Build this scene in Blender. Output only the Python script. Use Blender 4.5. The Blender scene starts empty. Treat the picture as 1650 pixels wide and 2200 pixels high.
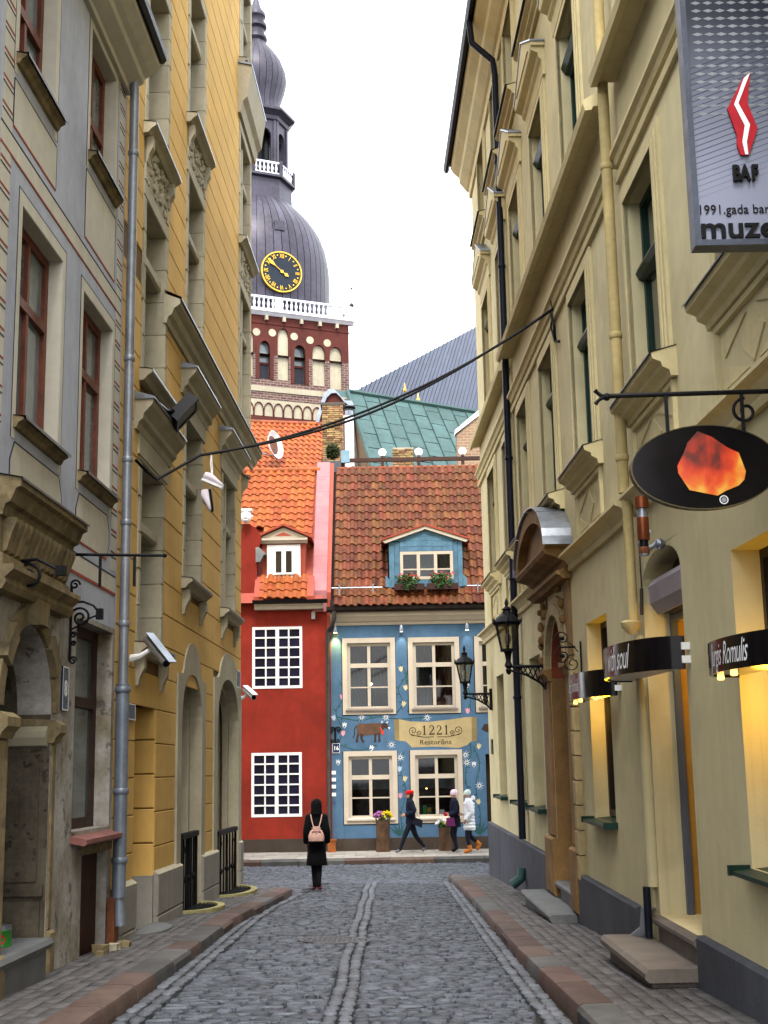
import bpy, bmesh, math, random
from math import sin, cos, pi, radians as rad
from mathutils import Vector, Matrix, Quaternion
random.seed(7)
scene = bpy.context.scene
COL = scene.collection

# ------------------------------------------------------------------ camera
cam_d = bpy.data.cameras.new('camera'); cam = bpy.data.objects.new('camera', cam_d); COL.objects.link(cam)
cam_d.sensor_fit = 'VERTICAL'; cam_d.sensor_height = 36.0; cam_d.lens = 2800 / 2200 * 36
cam_d.clip_start = 0.1; cam_d.clip_end = 2000
TH = math.atan(535 / 2800); PH = rad(1.02)
r0 = Vector((1, 0, 0)); u0_ = Vector((0, -sin(TH), cos(TH))); f0 = Vector((0, cos(TH), sin(TH)))
rt = r0 * cos(PH) - u0_ * sin(PH); up = u0_ * cos(PH) + r0 * sin(PH)
cam.matrix_world = Matrix(((rt.x, up.x, -f0.x, 0), (rt.y, up.y, -f0.y, 0), (rt.z, up.z, -f0.z, 1.6), (0, 0, 0, 1)))
scene.camera = cam

# ------------------------------------------------------------------ overcast sky, soft sun, exposure
W = bpy.data.worlds.new('World'); scene.world = W; W.use_nodes = True
nt = W.node_tree; nt.nodes.clear()
sky = nt.nodes.new('ShaderNodeTexSky'); sky.sky_type = 'NISHITA'; sky.sun_disc = False
SUN_EL, SUN_AZ = rad(58), rad(178)
sky.sun_elevation = SUN_EL; sky.sun_rotation = SUN_AZ; sky.air_density = 2.0; sky.dust_density = 5.0
cloud = nt.nodes.new('ShaderNodeMix'); cloud.data_type = 'RGBA'
cloud.inputs[0].default_value = 0.8                      # an even sheet of white cloud over the sky
cloud.inputs[7].default_value = (9.6, 9.9, 10.4, 1)
bg = nt.nodes.new('ShaderNodeBackground'); bg.inputs[1].default_value = 0.13
wo = nt.nodes.new('ShaderNodeOutputWorld')
nt.links.new(sky.outputs[0], cloud.inputs[6]); nt.links.new(cloud.outputs[2], bg.inputs[0]); nt.links.new(bg.outputs[0], wo.inputs[0])
sd = bpy.data.lights.new('sun', 'SUN'); sd.energy = 1.5; sd.angle = rad(16); sd.color = (1.0, 0.96, 0.9)
so = bpy.data.objects.new('sun', sd); COL.objects.link(so); so.location = (0, -5, 40)
sdir = Vector((sin(SUN_AZ) * cos(SUN_EL), cos(SUN_AZ) * cos(SUN_EL), sin(SUN_EL)))
so.rotation_euler = sdir.to_track_quat('Z', 'Y').to_euler()
vs = scene.view_settings
vs.view_transform = 'Standard'; vs.look = 'None'; vs.gamma = 1.0; vs.use_curve_mapping = False
vs.exposure = 1.7
scene.render.engine = 'CYCLES'
scene.cycles.use_denoising = True
scene.cycles.max_bounces = 6; scene.cycles.diffuse_bounces = 2; scene.cycles.glossy_bounces = 3; scene.cycles.transparent_max_bounces = 8
scene.cycles.caustics_reflective = False; scene.cycles.caustics_refractive = False
scene.cycles.sample_clamp_indirect = 6

# ------------------------------------------------------------------ helpers
WLOC = {}
def link(o):
    COL.objects.link(o); return o
def tag(o, label=None, cat=None, group=None, kind=None):
    if label: o['label'] = label
    if cat: o['category'] = cat
    if group: o['group'] = group
    if kind: o['kind'] = kind
    return o
def thing(name, label, cat, loc, group=None):
    o = link(bpy.data.objects.new(name, None)); o.empty_display_size = .2
    o.location = loc; WLOC[o] = Vector(loc)
    return tag(o, label, cat, group)
XYZ = lambda x, y, z: (x, y, z)
class MB:
    def __init__(s): s.v = []; s.f = []; s.sm = []
    def add(s, vs, fs, smooth=False):
        n = len(s.v); s.v += [tuple(v) for v in vs]
        for f in fs: s.f.append([i + n for i in f]); s.sm.append(smooth)
        return s
    def box(s, fr, a0, a1, b0, b1, c0, c1):
        vs = [fr(a, b, c) for c in (c0, c1) for b in (b0, b1) for a in (a0, a1)]
        return s.add(vs, [(0, 2, 3, 1), (4, 5, 7, 6), (0, 1, 5, 4), (2, 6, 7, 3), (0, 4, 6, 2), (1, 3, 7, 5)])
    def cbox(s, fr, a0, a1, b0, b1, c0, c1, e=.01):            # box whose front (c1) edges are chamfered
        vs = [fr(a, b, c0) for b in (b0, b1) for a in (a0, a1)]
        vs += [fr(a, b, c1 - e) for b in (b0, b1) for a in (a0, a1)]
        vs += [fr(a, b, c1) for b in (b0 + e, b1 - e) for a in (a0 + e, a1 - e)]
        q = lambda k, l: [(k, k + 1, l + 1, l), (k + 1, k + 3, l + 3, l + 1), (k + 3, k + 2, l + 2, l + 3), (k + 2, k, l, l + 2)]
        return s.add(vs, q(0, 4) + q(4, 8) + [(8, 9, 11, 10), (0, 2, 3, 1)])
    def poly(s, fr, pts, p0, p1, smooth=False):                  # outline in (a, b), thickness along c
        n = len(pts)
        vs = [fr(a, b, p0) for a, b in pts] + [fr(a, b, p1) for a, b in pts]
        fs = [tuple(range(n, 2 * n)), tuple(range(n - 1, -1, -1))]
        s.add(vs, fs, False); k = len(s.v) - 2 * n
        for i in range(n):
            j = (i + 1) % n; s.f.append([k + i, k + j, k + n + j, k + n + i]); s.sm.append(smooth)
        return s
    def ring(s, fr, outer, inner, p0, p1):                       # closed or open band between two outlines of equal length
        n = len(outer)
        vs = [fr(a, b, p) for p in (p0, p1) for a, b in outer] + [fr(a, b, p) for p in (p0, p1) for a, b in inner]
        fs = []
        for i in range(n - 1):
            j = i + 1
            fs += [(n + i, n + j, 3 * n + j, 3 * n + i), (i, 2 * n + i, 2 * n + j, j), (i, j, n + j, n + i), (2 * n + i, 3 * n + i, 3 * n + j, 2 * n + j)]
        fs += [(0, n, 3 * n, 2 * n), (n - 1, 3 * n - 1, 4 * n - 1, 2 * n - 1)]
        return s.add(vs, fs)
    def prof(s, fr, pts, a0, a1, smooth=False):                  # section (c, b) run along a
        n = len(pts)
        vs = [fr(a0, b, c) for c, b in pts] + [fr(a1, b, c) for c, b in pts]
        fs = [tuple(range(n - 1, -1, -1)), tuple(range(n, 2 * n))]
        s.add(vs, fs); k = len(s.v) - 2 * n
        for i in range(n):
            j = (i + 1) % n; s.f.append([k + i, k + j, k + n + j, k + n + i]); s.sm.append(smooth)
        return s
    def tube(s, pts, r, n=6, smooth=True, cap=True):
        pts = [Vector(p) for p in pts]; m = len(pts); rs = r if isinstance(r, (list, tuple)) else [r] * m
        vs = []; prev = None
        for i, p in enumerate(pts):
            t = (pts[min(i + 1, m - 1)] - pts[max(i - 1, 0)]).normalized()
            if prev is None:
                a = Vector((0, 0, 1)) if abs(t.z) < .9 else Vector((1, 0, 0))
                x = t.cross(a).normalized()
            else:
                x = (prev - t * prev.dot(t)).normalized()
            prev = x; y = t.cross(x)
            vs += [p + (x * cos(2 * pi * k / n) + y * sin(2 * pi * k / n)) * rs[i] for k in range(n)]
        fs = [(i * n + k, i * n + (k + 1) % n, (i + 1) * n + (k + 1) % n, (i + 1) * n + k) for i in range(m - 1) for k in range(n)]
        s.add(vs, fs, smooth)
        if cap:
            k = len(s.v) - m * n
            s.f.append([k + q for q in range(n)][::-1]); s.sm.append(False)
            s.f.append([k + (m - 1) * n + q for q in range(n)]); s.sm.append(False)
        return s
    def lathe(s, o, prof, n=16, smooth=True, sx=1, sy=1, rot=0, M=None):   # profile (r, z) about a vertical axis through o
        vs = []
        for r, z in prof:
            for k in range(n):
                a = 2 * pi * k / n + rot; v = Vector((r * cos(a) * sx, r * sin(a) * sy, z))
                if M is not None: v = M @ v
                vs.append(Vector(o) + v)
        m = len(prof)
        fs = [(i * n + k, i * n + (k + 1) % n, (i + 1) * n + (k + 1) % n, (i + 1) * n + k) for i in range(m - 1) for k in range(n)]
        s.add(vs, fs, smooth); k = len(s.v) - m * n
        if prof[0][0] > 1e-4: s.f.append([k + q for q in range(n)][::-1]); s.sm.append(False)
        if prof[-1][0] > 1e-4: s.f.append([k + (m - 1) * n + q for q in range(n)]); s.sm.append(False)
        return s
    def ball(s, o, r, n=12, m=8, sx=1, sy=1, sz=1, M=None):
        pr = [(max(1e-5, sin(pi * i / m)) * r, -cos(pi * i / m) * r * sz) for i in range(m + 1)]
        return s.lathe(o, pr, n, True, sx, sy, M=M)
    def mesh(s, name, mat, off=(0, 0, 0), ang=40):
        me = bpy.data.meshes.new(name); o = Vector(off)
        me.from_pydata([(v[0] - o.x, v[1] - o.y, v[2] - o.z) for v in s.v], [], s.f)
        bm = bmesh.new(); bm.from_mesh(me); bmesh.ops.recalc_face_normals(bm, faces=bm.faces); bm.to_mesh(me); bm.free()
        if any(s.sm):
            me.polygons.foreach_set('use_smooth', s.sm)
            me.set_sharp_from_angle(angle=rad(ang))
        if mat: me.materials.append(mat)
        return me
    def build(s, name, mat, parent=None, ang=40, loc=None):
        off = WLOC[parent] if parent is not None else (Vector(loc) if loc is not None else Vector((0, 0, 0)))
        ob = link(bpy.data.objects.new(name, s.mesh(name, mat, off, ang)))
        if parent is not None: ob.parent = parent
        elif loc is not None: ob.location = loc
        WLOC[ob] = Vector(off)
        return ob
def inst(name, me, parent, M):                                   # a piece sharing mesh data, placed by world matrix M
    o = link(bpy.data.objects.new(name, me)); o.parent = parent
    o.matrix_local = Matrix.Translation(-WLOC[parent]) @ M; WLOC[o] = M.translation.copy()
    return o
def frame(O, du, side):
    O = Vector(O); du = Vector(du); n = Vector((du.y, -du.x, 0)).normalized() * side
    return lambda u, v, p=0.0: O + du * u + Vector((0, 0, v)) + n * p
FR = frame((2.72, 0, 0), (-.0204, 1, .0093), -1)                 # right side of the street: u along it, v up, p out of the wall
FL = frame((-3.33, 0, 0), (.0296, 1, -.0079), 1)                 # left side
def FF(Y): return lambda x, z, p=0.0: Vector((x, Y - p, z))     # a wall across the end of the street
def gz(X, Y):                                                    # height of the roadway
    a = .05 - .032 * Y - .03 * X
    if Y < 27: return a
    if Y > 30: return -.93
    t = (Y - 27) / 3; t = t * t * (3 - 2 * t); return a * (1 - t) - .93 * t
def arc(cx, cz, rx, rz, a0, a1, n):
    return [(cx + rx * cos(rad(a0 + (a1 - a0) * i / n)), cz + rz * sin(rad(a0 + (a1 - a0) * i / n))) for i in range(n + 1)]
def text_mb(txt, size, extrude=.004, shear=0, sx=1.0, spacing=1.0, offset=0.0):
    c = bpy.data.curves.new('text', 'FONT'); c.body = txt; c.size = size; c.extrude = extrude; c.shear = shear
    c.align_x = 'CENTER'; c.space_character = spacing; c.offset = offset; c.resolution_u = 3
    o = link(bpy.data.objects.new('text', c)); dg = bpy.context.evaluated_depsgraph_get(); dg.update()
    me = bpy.data.meshes.new_from_object(o.evaluated_get(dg))
    vs = [(v.co.x * sx, v.co.y, v.co.z) for v in me.vertices]; fs = [list(p.vertices) for p in me.polygons]
    bpy.data.objects.remove(o); bpy.data.curves.remove(c); bpy.data.meshes.remove(me)
    return vs, fs
def lettering(name, txt, size, mat, parent, fr, extrude=.004, **k):   # fr(x, y, z) puts the flat text in place
    vs, fs = text_mb(txt, size, extrude, **k)
    m = MB(); m.add([fr(*v) for v in vs], fs); return m.build(name, mat, parent)

# ------------------------------------------------------------------ materials
MATS = {}
def M(name, col, rough=.8, var=.12, scale=1.5, bump=.15, bscale=40, metal=0.0, rnd=0.0, streak=0.0, spec=.2, dark=None, emit=None, estr=0.0, spots=0.0, coat=0.0, patch=0.0):
    if name in MATS: return MATS[name]
    m = bpy.data.materials.new(name); m.use_nodes = True; n = m.node_tree; L = n.links.new
    b = n.nodes['Principled BSDF']; b.inputs['Roughness'].default_value = rough; b.inputs['Metallic'].default_value = metal
    b.inputs['Specular IOR Level'].default_value = min(spec, .12) if max(col) < .05 and spec < .6 else spec
    geo = n.nodes.new('ShaderNodeNewGeometry'); oi = n.nodes.new('ShaderNodeObjectInfo')
    pos = n.nodes.new('ShaderNodeVectorMath'); pos.operation = 'MULTIPLY_ADD'
    L(oi.outputs['Random'], pos.inputs[0]); pos.inputs[1].default_value = (13, 7, 5) if rnd else (0, 0, 0); L(geo.outputs['Position'], pos.inputs[2])
    def noise(sc, det=5, vec=None):
        t = n.nodes.new('ShaderNodeTexNoise'); t.inputs['Scale'].default_value = sc; t.inputs['Detail'].default_value = det; t.inputs['Roughness'].default_value = .6
        L(vec if vec else pos.outputs[0], t.inputs['Vector']); return t
    def ramp(src, lo, hi):
        r = n.nodes.new('ShaderNodeMapRange'); r.inputs[1].default_value = lo; r.inputs[2].default_value = hi; L(src, r.inputs[0]); return r.outputs[0]
    def mix(fac, a, bcol, mode='MIX'):
        x = n.nodes.new('ShaderNodeMix'); x.data_type = 'RGBA'; x.blend_type = mode
        if isinstance(fac, float): x.inputs[0].default_value = fac
        else: L(fac, x.inputs[0])
        if isinstance(a, tuple): x.inputs[6].default_value = a + (1,)
        else: L(a, x.inputs[6])
        if isinstance(bcol, tuple): x.inputs[7].default_value = bcol + (1,)
        else: L(bcol, x.inputs[7])
        return x.outputs[2]
    dk = dark if dark else tuple(c * (1 - 2.2 * var) for c in col)
    lt = tuple(min(1, c * (1 + var * .7)) for c in col)
    c1 = mix(ramp(noise(scale, 6).outputs[0], .3, .7), tuple(dk), lt)
    c2 = mix(ramp(noise(scale * 9, 4).outputs[0], .35, .65), c1, mix(1.0, c1, (1 - var, 1 - var, 1 - var), 'MULTIPLY'))
    if streak:
        mp = n.nodes.new('ShaderNodeMapping'); mp.inputs['Scale'].default_value = (3.2, 3.2, .22); L(geo.outputs['Position'], mp.inputs[0])
        c2 = mix(ramp(noise(1.6, 7, mp.outputs[0]).outputs[0], .45, .8), c2, mix(1.0, c2, (1 - streak, 1 - streak * 1.05, 1 - streak * 1.15), 'MULTIPLY'))
    if spots:
        c2 = mix(ramp(noise(scale * 2.3, 8).outputs[0], .58, .62), c2, mix(1.0, c2, (1 - spots,) * 3, 'MULTIPLY'))
    if patch:
        c2 = mix(ramp(noise(.55, 3).outputs[0], .52, .56), c2, mix(1.0, c2, (1 - patch, 1 - patch, 1 - patch * 1.1), 'MULTIPLY'))
        mp3 = n.nodes.new('ShaderNodeMapping'); mp3.inputs['Scale'].default_value = (7, 7, .35); L(geo.outputs['Position'], mp3.inputs[0])
        c2 = mix(ramp(noise(1.1, 6, mp3.outputs[0]).outputs[0], .6, .78), c2, mix(1.0, c2, (1 - patch * 1.6, 1 - patch * 1.7, 1 - patch * 1.8), 'MULTIPLY'))
    if rnd:
        ad = n.nodes.new('ShaderNodeMath'); ad.operation = 'ADD'; L(oi.outputs['Random'], ad.inputs[0]); L(geo.outputs['Random Per Island'], ad.inputs[1])
        fr = n.nodes.new('ShaderNodeMath'); fr.operation = 'FRACT'; L(ad.outputs[0], fr.inputs[0])
        hs = n.nodes.new('ShaderNodeHueSaturation'); L(c2, hs.inputs['Color'])
        v = n.nodes.new('ShaderNodeMapRange'); v.inputs[3].default_value = 1 - rnd; v.inputs[4].default_value = 1 + rnd; L(fr.outputs[0], v.inputs[0]); L(v.outputs[0], hs.inputs['Value'])
        m2 = n.nodes.new('ShaderNodeMath'); m2.operation = 'MULTIPLY'; m2.inputs[1].default_value = 7.31; L(fr.outputs[0], m2.inputs[0])
        m3 = n.nodes.new('ShaderNodeMath'); m3.operation = 'FRACT'; L(m2.outputs[0], m3.inputs[0])
        h = n.nodes.new('ShaderNodeMapRange'); h.inputs[3].default_value = .5 - rnd * .05; h.inputs[4].default_value = .5 + rnd * .05; L(m3.outputs[0], h.inputs[0]); L(h.outputs[0], hs.inputs['Hue'])
        c2 = hs.outputs[0]
    L(c2, b.inputs['Base Color'])
    if bump:
        bm = n.nodes.new('ShaderNodeBump'); bm.inputs['Strength'].default_value = bump; bm.inputs['Distance'].default_value = .02
        L(noise(bscale, 5).outputs[0], bm.inputs['Height']); L(bm.outputs[0], b.inputs['Normal'])
    rr = n.nodes.new('ShaderNodeMapRange'); rr.inputs[3].default_value = max(0, rough - .12); rr.inputs[4].default_value = min(1, rough + .1)
    L(noise(scale * 4, 3).outputs[0], rr.inputs[0]); L(rr.outputs[0], b.inputs['Roughness'])
    if coat: b.inputs['Coat Weight'].default_value = coat
    if emit:
        b.inputs['Emission Color'].default_value = emit + (1,); b.inputs['Emission Strength'].default_value = estr
    MATS[name] = m; return m
def glass(name, col=(.012, .015, .02), tint=.03, rough=.02, spec=.8, wave=.06):
    m = M(name, col, rough=rough, var=.2, scale=.8, bump=wave, bscale=2.5, spec=spec, rnd=.3); return m
def see_through(name, tint=(.75, .8, .8), refl=.1):
    m = bpy.data.materials.new(name); m.use_nodes = True; n = m.node_tree; n.nodes.clear(); L = n.links.new
    t = n.nodes.new('ShaderNodeBsdfTransparent'); t.inputs[0].default_value = tint + (1,)
    g = n.nodes.new('ShaderNodeBsdfGlossy'); g.inputs['Roughness'].default_value = .03
    f = n.nodes.new('ShaderNodeFresnel'); f.inputs[0].default_value = 1.5
    a = n.nodes.new('ShaderNodeMath'); a.operation = 'ADD'; a.inputs[1].default_value = refl; L(f.outputs[0], a.inputs[0])
    x = n.nodes.new('ShaderNodeMixShader'); o = n.nodes.new('ShaderNodeOutputMaterial')
    L(a.outputs[0], x.inputs[0]); L(t.outputs[0], x.inputs[1]); L(g.outputs[0], x.inputs[2]); L(x.outputs[0], o.inputs[0]); return m

def wall_sheet(mb, fr, a0, a1, b0, b1, holes, depth, p=0.0):     # wall face with rectangular openings and their reveals
    A = sorted({a0, a1} | {q for h in holes for q in h[:2] if a0 < q < a1}); B = sorted({b0, b1} | {q for h in holes for q in h[2:4] if b0 < q < b1})
    for i in range(len(A) - 1):
        for j in range(len(B) - 1):
            ca, cb = (A[i] + A[i + 1]) / 2, (B[j] + B[j + 1]) / 2
            if any(h[0] < ca < h[1] and h[2] < cb < h[3] for h in holes): continue
            mb.add([fr(A[i], B[j], p), fr(A[i + 1], B[j], p), fr(A[i + 1], B[j + 1], p), fr(A[i], B[j + 1], p)], [(0, 1, 2, 3)])
    for h in holes:
        d = p - (h[4] if len(h) > 4 else depth); x0, x1, y0, y1 = h[:4]
        for q in ([(x0, y0), (x0, y1)], [(x1, y0), (x1, y1)], [(x0, y0), (x1, y0)], [(x0, y1), (x1, y1)]):
            mb.add([fr(*q[0], p), fr(*q[1], p), fr(*q[1], d), fr(*q[0], d)], [(0, 1, 2, 3)])
def window(parent, fr, a0, a1, b0, b1, p, mat, gmat, us=(), vs=(), fw=.07, mw=.04, d=.05, label=None, cell=None):
    """sash window: one frame mesh (a part) with each pane a sub-part; us / vs are inner bar positions as fractions"""
    m = MB()
    m.box(fr, a0, a1, b0, b0 + fw, p - d, p); m.box(fr, a0, a1, b1 - fw, b1, p - d, p)
    m.box(fr, a0, a0 + fw, b0 + fw, b1 - fw, p - d, p); m.box(fr, a1 - fw, a1, b0 + fw, b1 - fw, p - d, p)
    U = [a0 + fw] ; V = [b0 + fw]; ul = []; vl = []
    for t in us:
        c, w = (t if isinstance(t, tuple) else (t, mw)); x = a0 + (a1 - a0) * c; ul.append((x - w / 2, x + w / 2))
    for t in vs:
        c, w = (t if isinstance(t, tuple) else (t, mw)); x = b0 + (b1 - b0) * c; vl.append((x - w / 2, x + w / 2))
    for x0, x1 in vl: m.box(fr, a0 + fw, a1 - fw, x0, x1, p - d, p + (.015 if x1 - x0 > mw else -.004))
    for x0, x1 in ul: m.box(fr, x0, x1, b0 + fw, b1 - fw, p - d, p - .002 if x1 - x0 <= mw else p + .008)
    w = m.build('window', mat, parent)
    if label: w['label'] = label
    ue = [a0 + fw] + [q for c in ul for q in c] + [a1 - fw]; ve = [b0 + fw] + [q for c in vl for q in c] + [b1 - fw]
    cells = [(ue[i], ue[i + 1], ve[j], ve[j + 1]) for i in range(0, len(ue), 2) for j in range(0, len(ve), 2)]
    for c in cells:
        x0, x1, y0, y1 = c; g = MB(); t = random.uniform(-.004, .004); q = random.uniform(-.003, .003)
        pp = p - d * .7
        g.add([fr(x0 - .005, y0 - .005, pp + t), fr(x1 + .005, y0 - .005, pp - t), fr(x1 + .005, y1 + .005, pp + q - t), fr(x0 - .005, y1 + .005, pp + q + t)], [(0, 1, 2, 3)])
        g.build('pane', gmat, w)
    return w


# ------------------------------------------------------------------ palette
m_joint = M('joint sand', (.035, .033, .03), rough=.95, var=.2, scale=6, bump=.6, bscale=90)
m_cobble = M('cobble stone', (.07, .079, .098), rough=.55, var=.16, scale=9, bump=.45, bscale=45, rnd=.4, spec=.3)
m_sett = M('sett stone', (.098, .107, .126), rough=.58, var=.14, scale=9, bump=.3, bscale=50, rnd=.3, spec=.3)
m_paver = M('paver', (.092, .087, .088), rough=.65, var=.14, scale=7, bump=.3, bscale=70, rnd=.26)
m_kerb_red = M('red granite', (.1, .064, .052), rough=.6, var=.22, scale=3, bump=.3, bscale=60, rnd=.25)
m_kerb_gray = M('grey granite', (.082, .082, .08), rough=.6, var=.2, scale=3, bump=.3, bscale=60, rnd=.25)
m_cream = M('cream stucco', (.65, .57, .335), rough=.88, var=.07, scale=.5, bump=.18, bscale=70, streak=.09, patch=.1)
m_cream_trim = M('cream moulding', (.65, .555, .31), rough=.85, var=.08, scale=1.2, bump=.08, bscale=55, streak=.12)
m_plinth = M('grey plinth paint', (.078, .083, .1), rough=.8, var=.14, scale=1.4, bump=.18, bscale=40, streak=.2, spots=.12)
m_green = M('green window paint', (.012, .036, .026), rough=.4, var=.12, scale=5, bump=.05)
m_blackiron = M('black iron', (.007, .007, .009), rough=.6, var=.2, scale=8, bump=.15, bscale=70)
m_darkpipe = M('dark blue pipe', (.01, .012, .022), rough=.45, var=.15, scale=4, bump=.05)
m_zinc = M('zinc sheet', (.3, .33, .38), rough=.38, var=.16, scale=3, bump=.1, bscale=14, metal=.75)
m_zincpipe = M('grey zinc pipe', (.27, .29, .33), rough=.45, var=.14, scale=2.5, bump=.08, bscale=20, metal=.55, streak=.2)
m_rust = M('rusty metal', (.16, .05, .02), rough=.6, var=.2, scale=9, bump=.2)
m_white = M('white paint', (.78, .79, .8), rough=.5, var=.05, scale=3, bump=.04)
m_pane = glass('window glass')
m_pane_green = glass('green grey glass', col=(.1, .13, .13), rough=.12, spec=.6)
m_pane_grey = glass('pale curtained glass', col=(.16, .2, .21), rough=.1, spec=.6)
m_black = M('black panel', (.006, .006, .008), rough=.3, var=.1, bump=0)
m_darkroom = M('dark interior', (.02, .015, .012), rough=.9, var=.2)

# ------------------------------------------------------------------ the ground, roadway and cross street
g = MB(); g.add([(-600, -600, -1.3), (600, -600, -1.3), (600, 600, -1.3), (-600, 600, -1.3)], [(0, 1, 2, 3)])
tag(g.build('ground', m_joint), kind='structure')
g = MB(); xs = [-14, -9, -5, -2.3, -1, 0, 1, 1.7, 5, 9, 14]; ys = [-6 + i * 1.2 for i in range(34)]
vs_ = [(x, y, gz(x, y) - .045) for y in ys for x in xs]; n = len(xs)
g.add(vs_, [(j * n + i, j * n + i + 1, (j + 1) * n + i + 1, (j + 1) * n + i) for j in range(len(ys) - 1) for i in range(n - 1)], True)
road = tag(g.build('road', m_joint), kind='structure')

def stone_shape(rng, k=8, crown=.012, sk=.06, sq=4.6):
    vs = []; th0 = pi / k
    pr = [1 + rng.uniform(-.07, .05) for _ in range(k)]
    for s_, z in ((1.0, -sk), (.985, -crown), (.8, 0)):
        for i in range(k):
            a = th0 + 2 * pi * i / k; c, d = cos(a), sin(a)
            r = 1 / (abs(c) ** sq + abs(d) ** sq) ** (1 / sq) * pr[i] * s_ * .5
            vs.append((r * c, r * d, z + (rng.uniform(-.004, .004) if z == 0 else 0)))
    fs = [(a * k + i, a * k + (i + 1) % k, (a + 1) * k + (i + 1) % k, (a + 1) * k + i) for a in range(2) for i in range(k)]
    fs.append(tuple(2 * k + i for i in range(k)))
    return vs, fs
rng = random.Random(3)
SHAPES = [stone_shape(rng) for _ in range(8)]
def stone_me(mat, nm): 
    out = []
    for vs, fs in SHAPES:
        m = MB(); m.add(vs, fs, True); out.append(m.mesh(nm, mat, ang=50))
    return out
def lay(stones, name, mat, parent, limit=300):
    """stones: (x, y, z, width, length, yaw, kind) -> the nearest as pieces, the rest joined"""
    stones.sort(key=lambda s: (s[0] ** 2 + s[1] ** 2) / (s[3] * s[4]) ** .5)
    mes = stone_me(mat, name); rest = MB()
    for i, (x, y, z, w, l, yaw, k) in enumerate(stones):
        Mx = Matrix.Translation((x, y, z)) @ Matrix.Rotation(yaw, 4, 'Z') @ Matrix.Rotation(-.032 if y < 28 else 0, 4, 'X') @ Matrix.Rotation(rng.uniform(-.035, .035), 4, 'Y') @ Matrix.Diagonal((w, l, 1, 1))
        if i < limit: inst(name, mes[k], parent, Mx)
        else:
            vs, fs = SHAPES[k]; rest.add([Mx @ Vector(v) for v in vs], fs, True)
    if rest.v: tag(rest.build(name, mat, parent, ang=50), kind='stuff')

# cobbles of the carriageway: transverse courses, wandering a little
st = []
def xl(y): return -1.79 if y < 18 else -1.79 + .3 * ((y - 18) / 6) ** 1.6       # left edge of the carriageway
y = 8.6; row = 0
while y < 27.2:
    dy = rng.uniform(.07, .1)
    for x0, x1 in ((xl(y) + .02, -.53), (-.265, 1.08)):
        x = x0 + rng.uniform(-.05, 0)
        while x < x1 - .05:
            w = min(rng.uniform(.085, .24), x1 - x + .02)
            yy = y + .02 * sin(x * 2.3 + row * .7) + .012 * sin(x * 7 + row)
            cx = x + w / 2
            st.append((cx, yy, gz(cx, yy) + rng.uniform(-.012, .008), w - .016, dy - .016 + rng.uniform(-.014, .004), rng.uniform(-.09, .09), rng.randrange(8)))
            x += w
    y += dy; row += 1
# the cross street: arched courses
y = 27.2
while y < 33.75:
    dy = .125; x = -6.5
    while x < 8:
        w = rng.uniform(.11, .19); yy = y + .22 * abs(sin(x * 1.05)) - .1
        if not (x > 1.1 and yy < 28.5) and yy < 33.72 and yy > 27.15:
            st.append((x + w / 2, yy, gz(x, yy) + rng.uniform(-.012, .01), w - .012, dy - .014, .22 * cos(x * 1.05) * (1 if sin(x * 1.05) > 0 else -1), rng.randrange(8)))
        x += w
    y += dy
y = 23.6
while y < 27.3:                                                   # the mouth of the street, left of the carriageway
    x = -3.8
    while x < xl(24) - .05:
        w = rng.uniform(.12, .2); st.append((x, y, gz(x, y) + rng.uniform(-.01, .006), w - .012, .11, rng.uniform(-.1, .1), rng.randrange(8))); x += w
    y += .125
lay(st, 'cobble', m_cobble, road)
# two lines of larger setts down the middle and along each kerb
st = []
def line(xf, y0, y1, w):
    y = y0
    while y < y1:
        l = rng.uniform(.16, .27); x = xf(y) + rng.uniform(-.008, .008)
        st.append((x, y + l / 2, gz(x, y) + rng.uniform(-.006, .006), w - .009, l - .01, rng.uniform(-.05, .05), rng.randrange(8))); y += l
for o in (-.455, -.34): line(lambda y, o=o: o + .012 * sin(y * 1.7) - .02 * (1 - abs(y - 16) / 8), 8.6, 27.3, .115)
for o in (.06, .17): line(lambda y, o=o: xl(y) - o - .01, 8.6, 23.5, .11)
for o in (1.145, 1.25): line(lambda y, o=o: o + .1 * max(0, (13 - y) / 5) * .3, 8.6, 28.2, .11)
lay(st, 'sett', m_sett, road)

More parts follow.
